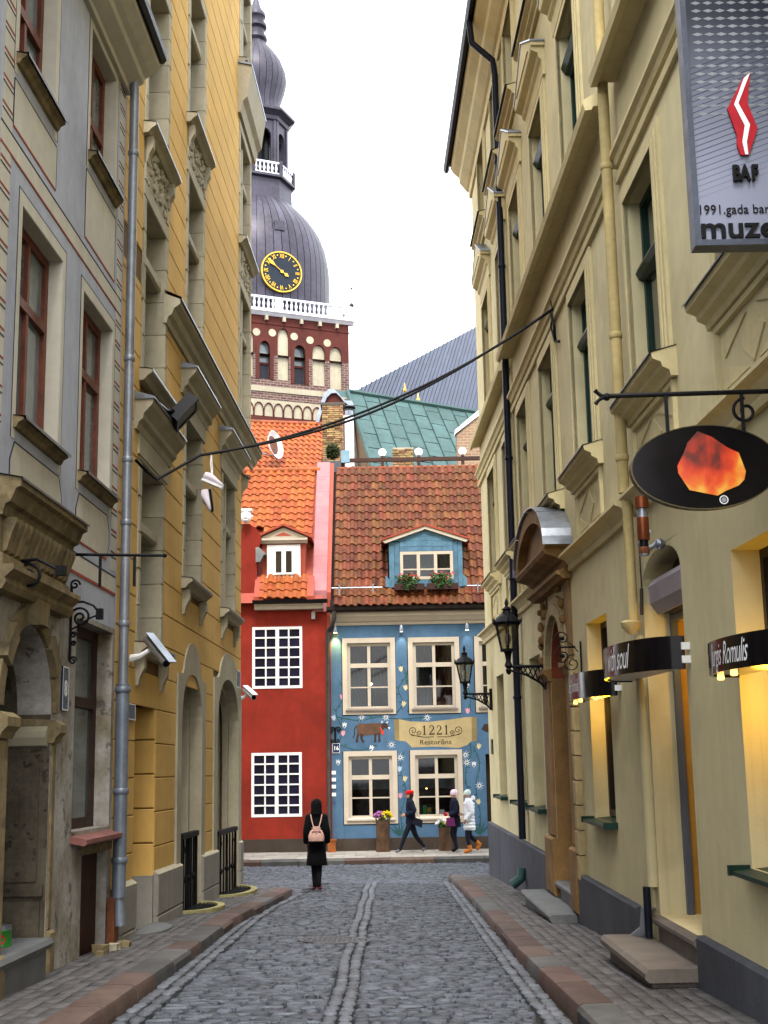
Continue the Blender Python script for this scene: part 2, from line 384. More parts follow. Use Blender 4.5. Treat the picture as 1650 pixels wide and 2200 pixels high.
# ------------------------------------------------------------------ pavements
def kerb_x(side, y):
    if side > 0: return 1.3 + max(0, (14 - y)) * .018 - max(0, y - 24) * .02
    return -2.0 - max(0, (14 - y)) * .012 + max(0, y - 17.5) * .052
def pavement(side, y0, y1, wall_x, h):
    g = MB(); ys = [y0 + (y1 - y0) * i / 20 for i in range(21)]
    a = [(kerb_x(side, y) + side * .12, y, gz(kerb_x(side, y), y) + h - .03) for y in ys]
    b = [(wall_x(y) + side * .5, y, gz(kerb_x(side, y), y) + h - .03) for y in ys]
    c = [(q[0], q[1], q[2] - .5) for q in a]
    n = len(ys)
    g.add(a + b + c, [(i, i + 1, n + i + 1, n + i) for i in range(n - 1)] + [(i, i + 1, 2 * n + i + 1, 2 * n + i) for i in range(n - 1)])
    pv = tag(g.build('pavement', m_joint), kind='structure')
    # kerb stones
    y = y0
    while y < y1 - .2:
        l = min(rng.uniform(.75, 1.25), y1 - y); xa, xb = kerb_x(side, y), kerb_x(side, y + l)
        za, zb = gz(xa, y) + h, gz(xb, y + l) + h; k = MB(); e = .035; w = .27
        sec = [(0, -.25), (0, -e * 1.3), (e * .5, -e * .35), (e * 1.4, 0), (w, 0.004), (w, -.25)]
        if y + l > y1 - .1 and side < 0: sec = [(0.03, -.25), (.03, -e * 1.5), (.08, -.02), (.13, 0), (w, 0), (w, -.25)]
        q = .008
        va = [(xa + side * (dx + rng.uniform(-.006, .006)), y + q, za + dz) for dx, dz in sec]
        vb = [(xb + side * (dx + rng.uniform(-.006, .006)), y + l - q, zb + dz) for dx, dz in sec]
        m6 = len(sec)
        k.add(va + vb, [(i, (i + 1) % m6, m6 + (i + 1) % m6, m6 + i) for i in range(m6)], True)
        k.add(va, [tuple(range(m6))]); k.add(vb, [tuple(range(m6))])
        k.build('kerb_stone', m_kerb_red if rng.random() < .62 else m_kerb_gray, pv, ang=30)
        y += l
    # brick pavers in rows along the street
    st = []; r = 0; w = .118
    while True:
        o = .27 + .06 + r * w; any_ = False; y = y0 + (r % 2) * .11
        while y < y1 - .1:
            l = rng.uniform(.2, .235); x = kerb_x(side, y) + side * o
            if side * (wall_x(y) - x) > -.03:
                any_ = True
                st.append((x, y + l / 2, gz(kerb_x(side, y), y) + h + rng.uniform(-.006, .004), w - .007, l - .007, side * .02 + rng.uniform(-.01, .01), rng.randrange(8)))
            y += l
        r += 1
        if not any_ or r > 14: break
    lay(st, 'paver', m_paver, pv)
    return pv
# pavers are squarer than cobbles
def slab_shape(R):
    vs = []; q = [(-.5, -.5), (.5, -.5), (.5, .5), (-.5, .5)]; j = [(R.uniform(-.02, .01), R.uniform(-.02, .01)) for _ in q]
    for s_, z in ((1, -.05), (1, -.006), (.94, 0)): vs += [(x * s_ + dx, y * s_ + dy, z) for (x, y), (dx, dy) in zip(q, j)]
    return vs, [(a * 4 + i, a * 4 + (i + 1) % 4, a * 4 + 4 + (i + 1) % 4, a * 4 + 4 + i) for a in range(2) for i in range(4)] + [(8, 9, 10, 11)]
SHAPES = [slab_shape(rng) for _ in range(8)]
pavement(1, 8.2, 28.35, lambda y: 2.72 - .0204 * y - .03, .12)
pavement(-1, 8.6, 23.55, lambda y: -3.33 + .0296 * y + .03, .12)

# far pavement in front of the coloured houses
g = MB(); g.box(XYZ, -9, 10, 33.95, 38, -1.6, -.815)
fp = tag(g.build('pavement', m_joint), kind='structure')
x = -9
while x < 10:
    l = rng.uniform(.7, 1.3); k = MB()
    k.prof(lambda a, b, c: Vector((a, c, b)), [(33.75, -1.3), (33.75, -.84), (33.785, -.80), (34.02, -.795), (34.02, -1.3)], x + .006, x + l - .006)
    k.build('kerb_stone', m_kerb_red if rng.random() < .7 else m_kerb_gray, fp); x += l
m_slab = M('pavement slab', (.3, .28, .25), rough=.75, var=.12, scale=3, bump=.2, bscale=50, rnd=.15)
for j in range(5):
    x = -9 + (j % 2) * .3
    while x < 9.5:
        k = MB(); k.box(XYZ, x + .006, x + .594, 34.035 + j * .52, 34.545 + j * .52, -.85, -.79 + rng.uniform(-.003, .003)); k.build('paver', m_slab, fp); x += .6

# manhole cover
M_c = (-.66, 15.85)
mc = thing('manhole_cover', 'round cast iron manhole cover set in the cobbles near the middle of the lane', 'manhole cover', (M_c[0], M_c[1], gz(*M_c)))
Mt = Matrix.Rotation(-.032, 3, 'X') @ Matrix.Rotation(.03, 3, 'Y')
m_cast = M('cast iron', (.11, .11, .118), rough=.5, var=.2, scale=10, bump=.3, bscale=60, metal=.5)
k = MB(); k.lathe((M_c[0], M_c[1], gz(*M_c) - .006), [(.36, -.05), (.36, .012), (.33, .016), (0, .016)], 32, False, M=Mt); k.build('lid', m_cast, mc)
k = MB()
for i in range(-5, 6):
    for j in range(-5, 6):
        if i * i + j * j < 27:
            c = Mt @ Vector((i * .058, j * .058, 0)); k.box(lambda a, b, d: (M_c[0] + c.x + a, M_c[1] + c.y + b, gz(*M_c) + .009 + c.z + d), -.02, .02, -.012, .012, 0, .008)
tag(k.build('tread', m_cast, mc), kind='stuff')
k = MB(); k.lathe((M_c[0], M_c[1], gz(*M_c) - .006), [(.375, -.06), (.375, .01), (.43, .01), (.43, -.06)], 32, False, M=Mt); k.build('rim', m_cast, mc)


# ================================================================== RIGHT SIDE: two cream houses
def surround(parent, fr, a0, a1, b0, b1, w, p, mat):
    m = MB()
    for (i, (o, q)) in enumerate(((w, p * .55), (w * .62, p * .8), (w * .3, p))):
        A0, A1, B1 = a0 - o, a1 + o, b1 + o; t = 0 if i == 2 else 0
        m.box(fr, A0, a0 - .001, b0, B1, -.01, q - .001 * i); m.box(fr, a1 + .001, A1, b0, B1, -.01, q - .001 * i); m.box(fr, a0 - .001, a1 + .001, b1 + .001, B1, -.01, q - .001 * i)
    return m.build('window_surround', mat, parent)
def sill_hood(parent, fr, a0, a1, v, mat, zmat, big=1.0, name='sill'):
    s = big
    pts = [(-.01, v), (.06 * s, v), (.07 * s, v + .05), (.13 * s, v + .08), (.14 * s, v + .12), (.21 * s, v + .15), (.22 * s, v + .2), (-.01, v + .27)]
    o = MB().prof(fr, pts, a0, a1).build(name, mat, parent)
    z = MB(); z.add([fr(a0 - .012, v + .272, .0), fr(a1 + .012, v + .272, .0), fr(a1 + .012, v + .204, .238), fr(a0 - .012, v + .204, .238), fr(a0 - .012, v + .19, .238), fr(a1 + .012, v + .19, .238)], [(0, 1, 2, 3), (3, 2, 5, 4)])
    z.build('flashing', zmat, o); return o
def apron(parent, fr, a0, a1, b0, b1, mat):
    m = MB(); w = a1 - a0; h = b1 - b0; f = .05
    m.box(fr, a0, a0 + f, b0, b1, -.01, .04); m.box(fr, a1 - f, a1, b0, b1, -.01, .04)
    m.box(fr, a0 + f, a1 - f, b0, b0 + f, -.01, .04); m.box(fr, a0 + f, a1 - f, b1 - f, b1, -.01, .04)
    c = (a0 + a1) / 2; y = (b0 + b1) / 2
    m.poly(fr, [(c - w * .16, y), (c, y - h * .3), (c + w * .16, y), (c, y + h * .3)], -.01, .014)
    for s in (-1, 1):
        m.poly(fr, [(c + s * w * .4, b1 - f * 2.2), (c + s * w * .07, b1 - f * 2.2), (c + s * w * .4, y + h * .05)][::s], -.01, .014)
        m.poly(fr, [(c + s * w * .4, b0 + f * 2.2), (c + s * w * .07, b0 + f * 2.2), (c + s * w * .4, y - h * .05)][::s], -.01, .014)
    return m.build('apron_panel', mat, parent)
def pediment(parent, fr, a0, a1, v, mat, zmat):
    c = (a0 + a1) / 2; m = MB()
    m.prof(fr, [(-.01, v - .42), (.04, v - .42), (.05, v - .2), (.09, v - .16), (.1, v - .1), (.19, v - .05), (.2, v), (-.01, v)], a0 + .04, a1 - .04)
    m.poly(fr, [(a0, v + .002), (a1, v + .002), (a1, v + .06), (c, v + .56), (a0, v + .06)], -.01, .2)
    m.poly(fr, [(a0 + .28, v + .06), (a1 - .28, v + .06), (c, v + .36)], .2, .215)
    o = m.build('pediment', mat, parent)
    z = MB()
    z.poly(fr, [(a0 - .02, v + .055), (c, v + .575), (a1 + .02, v + .055), (a1 + .02, v + .085), (c, v + .6), (a0 - .02, v + .08)], -.01, .215)
    z.build('flashing', zmat, o); return o
def drip_sill(parent, fr, a0, a1, v, mat, p=.12, d=.25):
    m = MB(); m.add([fr(a0, v + .03, -d), fr(a1, v + .03, -d), fr(a1, v - .015, p), fr(a0, v - .015, p), fr(a0, v - .045, p), fr(a1, v - .045, p), fr(a0, v + .0, -d), fr(a1, v + .0, -d)],
        [(0, 1, 2, 3), (3, 2, 5, 4), (4, 5, 7, 6), (0, 3, 4, 6), (1, 2, 5, 7)])
    for a in (a0, a1): m.box(fr, a - .02, a + .02, v - .05, v + .02, -.02, p + .015)
    return m.build('sill', mat, parent)

m_hoodmetal = M('dark lead flashing', (.1, .095, .1), rough=.4, var=.2, scale=5, bump=.08, metal=.5)
m_pane_dark = glass('dark green glass', col=(.012, .02, .018))
U_END = 28.15; SPLIT = 12.75
far = thing('townhouse', 'tall cream stuccoed townhouse with pedimented windows and stone portal at the street corner', 'townhouse', FR(20, -.7, -1))
cols = [(14.33, 15.6), (17.1, 18.4), (19.87, 21.13), (22.2, 23.43), (24.95, 26.25)]
G1 = [(24.9, 26.2, .66, 2.97), (22.0, 23.3, .66, 2.97), (19.75, 21.05, .66, 2.97)]
F1 = [(a, b, 4.97, 7.03) for a, b in cols]; F2 = [(a, b, 8.75, 10.7) for a, b in cols]; F3 = [(a, b, 12.3, 14.0) for a, b in cols]
warm = (14.33, 15.62, .76, 3.03)
portal_hole = (17.1, 18.72, -1.2, 3.35, .45)
m = MB()
wall_sheet(m, FR, SPLIT, U_END, -1.6, 14.95, G1 + F1 + F2 + F3 + [warm, portal_hole], .3)
# arched head of the portal opening
c = (17.1 + 18.72) / 2; r = .81
m.poly(FR, [(17.1, 3.35)] + arc(c, 2.54, r, r, 180, 90, 8), -.44, 0); m.poly(FR, [(18.72, 3.35)] + arc(c, 2.54, r, r, 0, 90, 8), -.44, 0)
# gable end on the cross street, party wall and back
m.box(lambda a, b, q: FR(a, b, q), U_END - .001, U_END + .002, -1.6, 14.95, -9, -.002)
m.box(FR, SPLIT, U_END, -1.6, 14.95, -9.02, -9)
m.build('wall', m_cream, far)
MB().prof(FR, [(-9.2, 14.9), (.55, 14.93), (.55, 15.0), (-4.4, 18.6), (-9.2, 15.0)], SPLIT, U_END + .25).build('roof', M('dark slate roof', (.05, .052, .06), rough=.6), far)
for k, (a, b, v0, v1) in enumerate(F1):
    window(far, FR, a, b, v0, v1, -.12, m_green, m_pane_dark if k else m_pane_grey, us=((.5, .06),), vs=((.72, .1),))
    surround(far, FR, a, b, v0 - .05, v1, .2, .06, m_cream_trim)
    sill_hood(far, FR, a - .3, b + .3, 4.66, m_cream_trim, m_hoodmetal)
    apron(far, FR, a - .2, b + .2, 4.03, 4.65, m_cream_trim)
    m = MB(); m.prof(FR, [(-.15, 6.4), (-.07, 6.43), (-.04, 6.48), (-.06, 6.54), (-.15, 6.57)], a + .01, b - .01); m.build('transom', m_green, far)
for a, b, v0, v1 in F2:
    window(far, FR, a, b, v0, v1, -.12, m_green, m_pane_dark, us=((.5, .06),), vs=((.72, .1),))
    surround(far, FR, a, b, v0 - .05, v1, .2, .06, m_cream_trim)
    pediment(far, FR, a - .32, b + .32, 11.3, m_cream_trim, m_zinc)
    MB().prof(FR, [(-.15, 10.15), (-.05, 10.18), (-.0, 10.26), (-.03, 10.32), (-.15, 10.36)], a + .01, b - .01).build('transom', m_green, far)
for a, b, v0, v1 in F3:
    window(far, FR, a, b, v0, v1, -.12, m_green, m_pane_dark, us=((.5, .06),), vs=((.72, .1),))
    surround(far, FR, a, b, v0 - .05, v1, .2, .06, m_cream_trim)
    sill_hood(far, FR, a - .3, b + .3, 12.0, m_cream_trim, m_hoodmetal, .9)
for k, (a, b, v0, v1) in enumerate(G1):
    window(far, FR, a, b, v0 + .03, v1, -.19, m_white, m_pane, us=((.5, .08),), vs=(.36, (.66, .09)))
    drip_sill(far, FR, a - .06, b + .06, v0, m_green)
window(far, FR, *warm[:2], .79, 3.03, -.17, M('dark bronze frame', (.02, .016, .014), rough=.4), m_pane, us=(.5,))
drip_sill(far, FR, warm[0] - .06, warm[1] + .06, .76, m_green, .14, .3)
# cornices and string courses (the dark downpipe interrupts them at u = 22)
COR = [(-.01, 8.26), (.17, 8.25), (.19, 8.21), (.26, 8.2), (.28, 8.28), (.26, 8.33), (-.01, 8.5)]
COR2 = [(p * .8, v - .09) for p, v in COR]
MO2 = [(-.01, 7.44), (.05, 7.44), (.07, 7.5), (.11, 7.53), (.11, 7.57), (-.01, 7.62)]; MO3 = [(-.01, 7.27), (.045, 7.27), (.055, 7.34), (-.01, 7.36)]
BAND = [(-.01, 3.78), (.05, 3.78), (.06, 3.82), (.05, 3.85), (.1, 3.92), (.17, 3.95), (.17, 3.98), (-.01, 4.02)]
for a0, a1, C_ in ((SPLIT, 21.85, COR), (22.1, U_END + .16, COR2)):
    m = MB(); m.prof(FR, C_, a0, a1); m.build('cornice', m_cream_trim, far)
    for P_ in (MO2, MO3): MB().prof(FR, P_, a0, a1 + (.06 if a1 > 23 else 0)).build('moulding', m_cream_trim, far)
for a0, a1 in ((SPLIT, 16.45), (19.4, 21.9), (22.1, U_END + .1)):
    MB().prof(FR, BAND, a0, a1).build('string_course', m_cream_trim, far)
EAV = [(-.01, 14.05), (.05, 14.05), (.07, 14.2), (.12, 14.24), (.26, 14.42), (.28, 14.56), (.42, 14.7), (.46, 14.78), (.46, 14.92), (-.01, 14.94)]
MB().prof(FR, EAV, SPLIT, U_END + .05).build('eaves_cornice', m_cream_trim, far)
m = MB(); m.prof(FR, [(.47, 14.92), (.47, 14.86), (.51, 14.8), (.57, 14.8), (.61, 14.86), (.61, 14.94), (.59, 14.94), (.58, 14.86), (.5, 14.86), (.49, 14.94)], SPLIT, U_END + .3); m.build('gutter', m_darkpipe, far)
# plinth: painted panels of render
for a0, a1, t in ((13.16, 16.8, .045), (19.5, 23.4, .05), (23.41, 26.0, .05), (26.01, U_END + .06, .05)):
    MB().cbox(FR, a0, a1 - .004, -1.6, t, -.01, .075, .02).build('plinth', m_plinth, far)
# the portal
m_pstone = M('warm sandstone', (.29, .165, .06), rough=.85, var=.16, scale=2.2, bump=.35, bscale=45, streak=.25, spots=.1)
m_pstone2 = M('pale sandstone', (.42, .33, .17), rough=.85, var=.13, scale=2.2, bump=.35, bscale=45, streak=.2)
m_door_red = M('red brown door', (.24, .05, .02), rough=.55, var=.16, scale=3, bump=.1)
m = MB(); pil = []
for a0, a1, p in ((16.63, 17.09, .05), (18.73, 19.45, .03)):
    m.cbox(FR, a0, a1, .34, 2.6, -.01, p, .02); m.cbox(FR, a0 - .04, a1 + .03, -.45, .33, -.01, p + .05, .025)
    m.prof(FR, [(-.01, 2.5), (p + .02, 2.5), (p + .03, 2.56), (p + .08, 2.6), (p + .08, 2.66), (-.01, 2.68)], a0 - .05, a1 + .05)
    m.box(FR, a0 + .02, a1 - .02, 2.685, 3.7, -.01, p - .015); pil.append(m); m = MB()
portal = MB().prof(FR, [(-.01, 3.7), (.12, 3.7), (.12, 3.7), (.15, 3.74), (.2, 3.76), (.2, 3.8), (.1, 3.82), (.1, 3.92), (.15, 3.94), (.2, 3.98), (.33, 4.02), (.36, 4.07), (.36, 4.1), (-.01, 4.11)], 16.5, 19.5).build('portal', m_pstone, far)
for q in pil: q.build('pillar', m_pstone, portal)
for i in range(9):
    MB().cbox(FR, 16.4, 16.62 if i % 2 else 16.56, -.02 + i * .3, .265 + i * .3, -.01, .09, .015).build('quoin', m_pstone2, portal)
m = MB()
m.ring(FR, arc(c, 2.55, 1.08, 1.08, 0, 180, 16), arc(c, 2.55, .815, .815, 0, 180, 16), -.005, .05)
m.ring(FR, arc(c, 2.55, .97, .97, 0, 180, 16), arc(c, 2.55, .82, .82, 0, 180, 16), .05, .08); m.build('archivolt', m_pstone2, portal)
m = MB()                                                          # carved spandrel ornament
for i in range(40):
    a = rng.uniform(16.95, 19.3); v = rng.uniform(2.8, 3.68)
    if (a - c) ** 2 + (v - 2.68) ** 2 > 1.05: m.ball(FR(a, v, .06), rng.uniform(.03, .06), 6, 4, sz=1.3)
tag(m.build('carving', m_pstone, portal), kind='stuff')
m = MB(); m.poly(FR, [(16.45, 4.1)] + arc(18.0, 4.1, 1.56, .62, 180, 0, 14)[1:], -.01, .22)
m.ring(FR, arc(18.0, 4.102, 1.62, .7, 0, 180, 16), arc(18.0, 4.102, 1.4, .52, 0, 180, 16), -.005, .34); m.build('pediment', m_pstone, portal)
for i in range(4):
    z = MB(); A = arc(18.0, 4.11, 1.66, .735, 45 * i + .6, 45 * i + 44.4, 5); B = arc(18.0, 4.11, 1.64, .715, 45 * i + .6, 45 * i + 44.4, 5)
    z.ring(FR, A, B, -.005, .38); z.build('roof_sheet', m_zinc, portal)
m = MB(); m.box(FR, 17.11, 18.71, -.2, 2.5, -.44, -.425); m.poly(FR, [(17.11, 2.5)] + [(18.71, 2.5)] + arc(c, 2.54, .8, .8, 0, 180, 12), -.445, -.43)
for q in ((17.18, 17.86), (17.96, 18.64)):
    for w in ((0, .8), (.95, 2.4)): m.cbox(FR, q[0], q[1], w[0], w[1], -.43, -.41, .01)
m.build('door', m_door_red, portal)
for q in ((18.69, 18.718), (17.102, 17.13)): MB().box(FR, *q, -.4, 2.54, -.42, -.002).build('jamb_lining', m_pstone, portal)
m = MB(); m.ring(FR, arc(c, 2.54, .809, .809, 0, 180, 16), arc(c, 2.54, .775, .775, 0, 180, 16), -.42, -.01); m.build('arch_lining', m_door_red, portal)
m_step = M('worn step stone', (.14, .148, .152), rough=.55, var=.14, scale=4, bump=.25, bscale=50)
for k, (a0, a1, z, p0, p1) in enumerate(((16.75, 19.75, -.46, -.0, .42), (17.36, 18.71, -.24, -.36, .06))):
    s = MB(); s.prof(FR, [(p0, z - .1), (p1 - .03, z - .1), (p1, z - .06), (p1, z - .03), (p1 - .02, z), (p0, z)], a0, a1); s.box(FR, a0 + .1, a1 - .06, z - .6, z - .1, p0, p1 - .06)
    s.build('step', m_step, portal)

# nearer cream house
near = thing('townhouse', 'cream townhouse nearest on the lane holding the curved black shop signs and dark plinth', 'townhouse', FR(9, -.2, -1))
big = (8.0, 9.42, .73, 2.98); dr = (10.92, 12.42, .06, 3.36, 1.0)
nF1 = [(10.9, 12.16, 4.97, 6.88), (7.9, 9.14, 4.97, 6.88)]
m = MB(); wall_sheet(m, FR, 3.0, SPLIT, -.9, 16.0, [big, dr] + nF1, .34)
dc = (dr[0] + dr[1]) / 2; ac = arc(dc, 3.08, .75, .27, 0, 180, 12)
m.poly(FR, [(dr[1], 3.36)] + ac[:7], -.49, 0); m.poly(FR, [(dr[0], 3.36)] + ac[6:][::-1], -.49, 0)
m.box(FR, 3.0, SPLIT, -.9, 16, -9.02, -9); m.box(FR, 2.998, 3.0, -.9, 16, -9, 0)
m.build('wall', m_cream, near)
for a, b, v0, v1 in nF1:
    window(near, FR, a, b, v0, v1, -.12, m_green, m_pane_dark, us=((.5, .06),), vs=((.62, .1),))
    surround(near, FR, a, b, v0 - .05, v1, .2, .06, m_cream_trim)
    sill_hood(near, FR, a - .3, b + .3, 4.66, m_cream_trim, m_hoodmetal)
    apron(near, FR, a - .22, b + .22, 4.03, 4.65, m_cream_trim)
    MB().prof(FR, [(-.15, 6.05), (-.07, 6.08), (-.04, 6.14), (-.06, 6.19), (-.15, 6.22)], a + .01, b - .01).build('transom', m_green, near)
MB().prof(FR, [(p, v + .07) for p, v in COR], 3, SPLIT - .35).build('cornice', m_cream_trim, near)
for P_ in (MO2, MO3): MB().prof(FR, [(p, v - .05) for p, v in P_], 3, SPLIT - .3).build('moulding', m_cream_trim, near)
MB().prof(FR, BAND, 3, SPLIT - .25).build('string_course', m_cream_trim, near)
MB().cbox(FR, 3, 10.86, -.9, .09, -.01, .075, .02).build('plinth', m_plinth, near)
window(near, FR, big[0], big[1], .76, 2.98, -.21, M('dark bronze frame', (.02, .016, .014)), m_pane, us=(.5,))
drip_sill(near, FR, big[0] - .06, big[1] + .06, .73, m_green, .14, .34)
m_brick_in = M('brown brick in doorway', (.1, .05, .025), rough=.8, var=.2, scale=4, bump=.4, bscale=30)
m_framegrey = M('blue grey door frame', (.1, .11, .14), rough=.4, var=.1, bump=.03)
m = MB(); m.box(FR, 10.921, 10.95, .06, 3.3, -.3, -.24); m.box(FR, 12.35, 12.419, .06, 3.2, -.3, -.24); m.box(FR, 10.95, 12.35, 2.74, 2.8, -.3, -.24)
d_ = m.build('door', m_framegrey, near)
g = MB(); g.box(FR, 10.93, 12.41, .06, 3.3, -1.0, -.97); g.build('inner_door', m_brick_in, d_); g = MB(); g.box(FR, 12.405, 12.418, .06, 2.74, -.97, -.305); g.build('inner_wall', M('warm ochre paint', (.5, .27, .05), rough=.8), d_)
g = MB(); g.box(FR, 10.95, 12.35, 2.8, 3.3, -.29, -.26); g.build('overdoor_panel', m_brick_in, d_)
m_step2 = M('sandstone step', (.16, .135, .115), rough=.65, var=.12, scale=4, bump=.25, bscale=60)
s = MB(); s.prof(FR, [(-.45, -.03), (.05, -.03), (.075, 0), (.075, .03), (.055, .055), (-.45, .055)], 10.93, 12.45); s.box(FR, 10.93, 12.45, -.6, -.03, -.45, .02); s.build('step', m_step2, near)
s = MB(); s.prof(FR, [(.03, -.27), (.46, -.27), (.49, -.24), (.49, -.2), (.46, -.165), (.03, -.165)], 10.87, 12.85); s.box(FR, 10.95, 12.75, -.7, -.27, .03, .42); s.build('step', m_step2, near)


# ================================================================== LEFT SIDE: the grey house and the yellow house
m_grey = M('grey blue limewash', (.42, .445, .53), rough=.9, var=.1, scale=.8, bump=.12, bscale=40, streak=.14)
m_gcream = M('cream limewash', (.55, .52, .44), rough=.9, var=.08, scale=.9, bump=.12, bscale=40, streak=.12)
m_redline = M('red painted line', (.33, .06, .035), rough=.8, var=.2, scale=3, bump=0)
m_darkline = M('dark painted line', (.03, .035, .06), rough=.8, var=.2, scale=3, bump=0)
m_peel = M('peeling old plaster', (.42, .41, .4), rough=.95, var=.2, scale=1.9, bump=.5, bscale=16, streak=.35, spots=.55, dark=(.2, .165, .11))
m_oldstone = M('old sandstone', (.27, .205, .105), rough=.95, var=.2, scale=2.4, bump=.5, bscale=25, streak=.4, spots=.3, dark=(.11, .09, .055))
m_dark_stone = M('dark portal stone', (.1, .085, .062), rough=.95, var=.22, scale=2.6, bump=.5, bscale=18, streak=.5, spots=.55, dark=(.04, .03, .02))  # darker stone colour, used only on the linings of the portal recess
m_brownframe = M('brown window frame', (.17, .05, .03), rough=.5, var=.2, scale=5, bump=.1)
m_yel = M('yellow ochre plaster', (.63, .395, .115), rough=.9, var=.07, scale=.6, bump=.14, bscale=60, streak=.1, rnd=.03)
m_yeljoint = M('plaster joint', (.16, .085, .025), rough=.95, var=.1, bump=.1)
m_ystone = M('beige dressed stone', (.4, .36, .26), rough=.85, var=.09, scale=1.5, bump=.15, bscale=60, streak=.12, rnd=.05)
m_yplinth = M('plinth stone', (.3, .285, .25), rough=.85, var=.1, scale=1.5, bump=.2, bscale=50, streak=.15, rnd=.05)

grey = thing('townhouse', 'weathered grey townhouse with thin red painted lines, brown windows and a crumbling portal', 'townhouse', FL(9, -.2, -1))
gB = 14.02
GW = [(10.38, 11.62, 4.53, 6.37), (12.38, 13.6, 4.53, 6.37), (10.12, 11.2, 7.62, 9.2), (12.45, 13.52, 7.9, 9.3)]
gwin = (12.45, 13.9, 1.1, 3.1, .22); cell = (12.85, 13.85, -.35, .86, .14); por = (10.25, 11.68, -.8, 2.86, .5)
m = MB(); wall_sheet(m, FL, 2, gB, 3.15, 9.9, GW, .36); m.box(FL, 2, gB, -1, 12, -9, -8.98); m.box(FL, 1.99, 2, -1, 9.9, -9, 0); m.build('wall', m_grey, grey)
m = MB(); wall_sheet(m, FL, 2, gB, -1.2, 3.149, [gwin, cell, por], .3)
ac = arc(10.965, 2.15, .715, .71, 0, 180, 14); m.poly(FL, [(11.68, 2.86)] + ac[:8], -.49, 0); m.poly(FL, [(10.25, 2.86)] + ac[7:][::-1], -.49, 0)
m.build('wall', m_peel, grey)['label'] = 'peeling ground floor wall'
m = MB(); m.add([FL(2, 9.88, .3), FL(gB, 9.88, .3), FL(gB, 14, -4.5), FL(2, 14, -4.5), FL(gB, 9.88, -9), FL(2, 9.88, -9)], [(0, 1, 2, 3), (3, 2, 4, 5)]); m.build('roof', M('dark slate roof', (.05, .052, .06)), grey)
for k, (a, b, v0, v1) in enumerate(GW):
    window(grey, FL, a, b, v0, v1, -.13, m_brownframe, m_pane_grey, us=((.5, .06),), vs=((.62 if k < 2 else .42, .09),), fw=.09)
    s = MB(); s.prof(FL, [(-.2, v0 + .03), (.09, v0 - .03), (.09, v0 - .05), (.05, v0 - .07), (.03, v0 - .11), (-.01, v0 - .12)], a - .06, b + .06); s.build('sill', m_oldstone, grey)
    s = MB(); s.box(FL, a, a + .004, v0 + .03, v1, -.13, -.001); s.box(FL, b - .004, b, v0 + .03, v1, -.13, -.001); s.box(FL, a + .004, b - .004, v1 - .004, v1, -.13, -.001); s.build('reveal', m_gcream, grey)
    f = MB(); f.add([FL(a - .07, v0 + .035, -.3), FL(b + .07, v0 + .035, -.3), FL(b + .07, v0 - .022, .115), FL(a - .07, v0 - .022, .115), FL(a - .07, v0 - .05, .115), FL(b + .07, v0 - .05, .115)], [(0, 1, 2, 3), (3, 2, 5, 4)]); f.build('flashing', m_hoodmetal, grey)
# painted decoration: cream fields and thin lines laid on the plaster
def field(a0, a1, b0, b1, cut=0):
    c_ = cut
    pts = [(a0, b0), (a1, b0), (a1, b1), (a0, b1)] if not c_ else [(a0 + c_, b0), (a1 - c_, b0), (a1, b0 + c_ * 1.6), (a1, b1 - c_ * 1.6), (a1 - c_, b1), (a0 + c_, b1), (a0, b1 - c_ * 1.6), (a0, b0 + c_ * 1.6)]
    MB().poly(FL, pts, -.005, .004).build('painted_field', m_gcream, grey)
    for col, e, w in ((m_redline, [(0, 1)], .022), (m_darkline, None, .012)):
        n = len(pts); q = MB()
        for i in range(n):
            if (i == 0) != (col is m_redline): continue
            (x0, y0), (x1, y1) = pts[i], pts[(i + 1) % n]; d = math.hypot(x1 - x0, y1 - y0) or 1; nx, ny = (y1 - y0) / d * w, -(x1 - x0) / d * w
            q.poly(FL, [(x0, y0), (x1, y1), (x1 + nx, y1 + ny), (x0 + nx, y0 + ny)], -.005, .005 + i * .0004)
        q.build('painted_line', col, grey)
field(10.28, 11.78, 3.85, 4.3, .1); field(12.3, 13.62, 3.85, 4.3, .1); field(10.05, 11.3, 6.95, 7.36); field(12.35, 13.6, 6.95, 7.66)
m = MB(); m.box(FL, 9.75, 13.95, 6.675, 6.83, -.005, .003); m.build('painted_field', m_gcream, grey)
m = MB(); m.box(FL, 9.75, 13.95, 3.535, 3.7, -.005, .003); m.build('painted_field', m_gcream, grey)
for v, c_, w in ((6.66, m_redline, .02), (6.84, m_darkline, .014), (3.52, m_redline, .03), (3.71, m_darkline, .014)):
    MB().box(FL, 9.75, 13.95, v - w / 2, v + w / 2, -.005, .006).build('painted_line', c_, grey)
for a, b, v0, v1 in GW:                                           # cream bands round the windows
    m = MB(); m.box(FL, a - .1, a - .002, v0 - .2, v1 + .12, -.005, .0035); m.box(FL, b + .002, b + .1, v0 - .2, v1 + .12, -.005, .0035); m.box(FL, a - .002, b + .002, v1 + .002, v1 + .12, -.005, .0035)
    m.build('painted_field', m_gcream, grey)
    q = MB(); q.box(FL, a - .112, a - .1, v0 - .2, v1 + .12, -.005, .004); q.box(FL, b + .1, b + .112, v0 - .2, v1 + .12, -.005, .004); q.box(FL, a - .112, b + .112, v1 + .12, v1 + .132, -.005, .004); q.build('painted_line', m_darkline, grey)
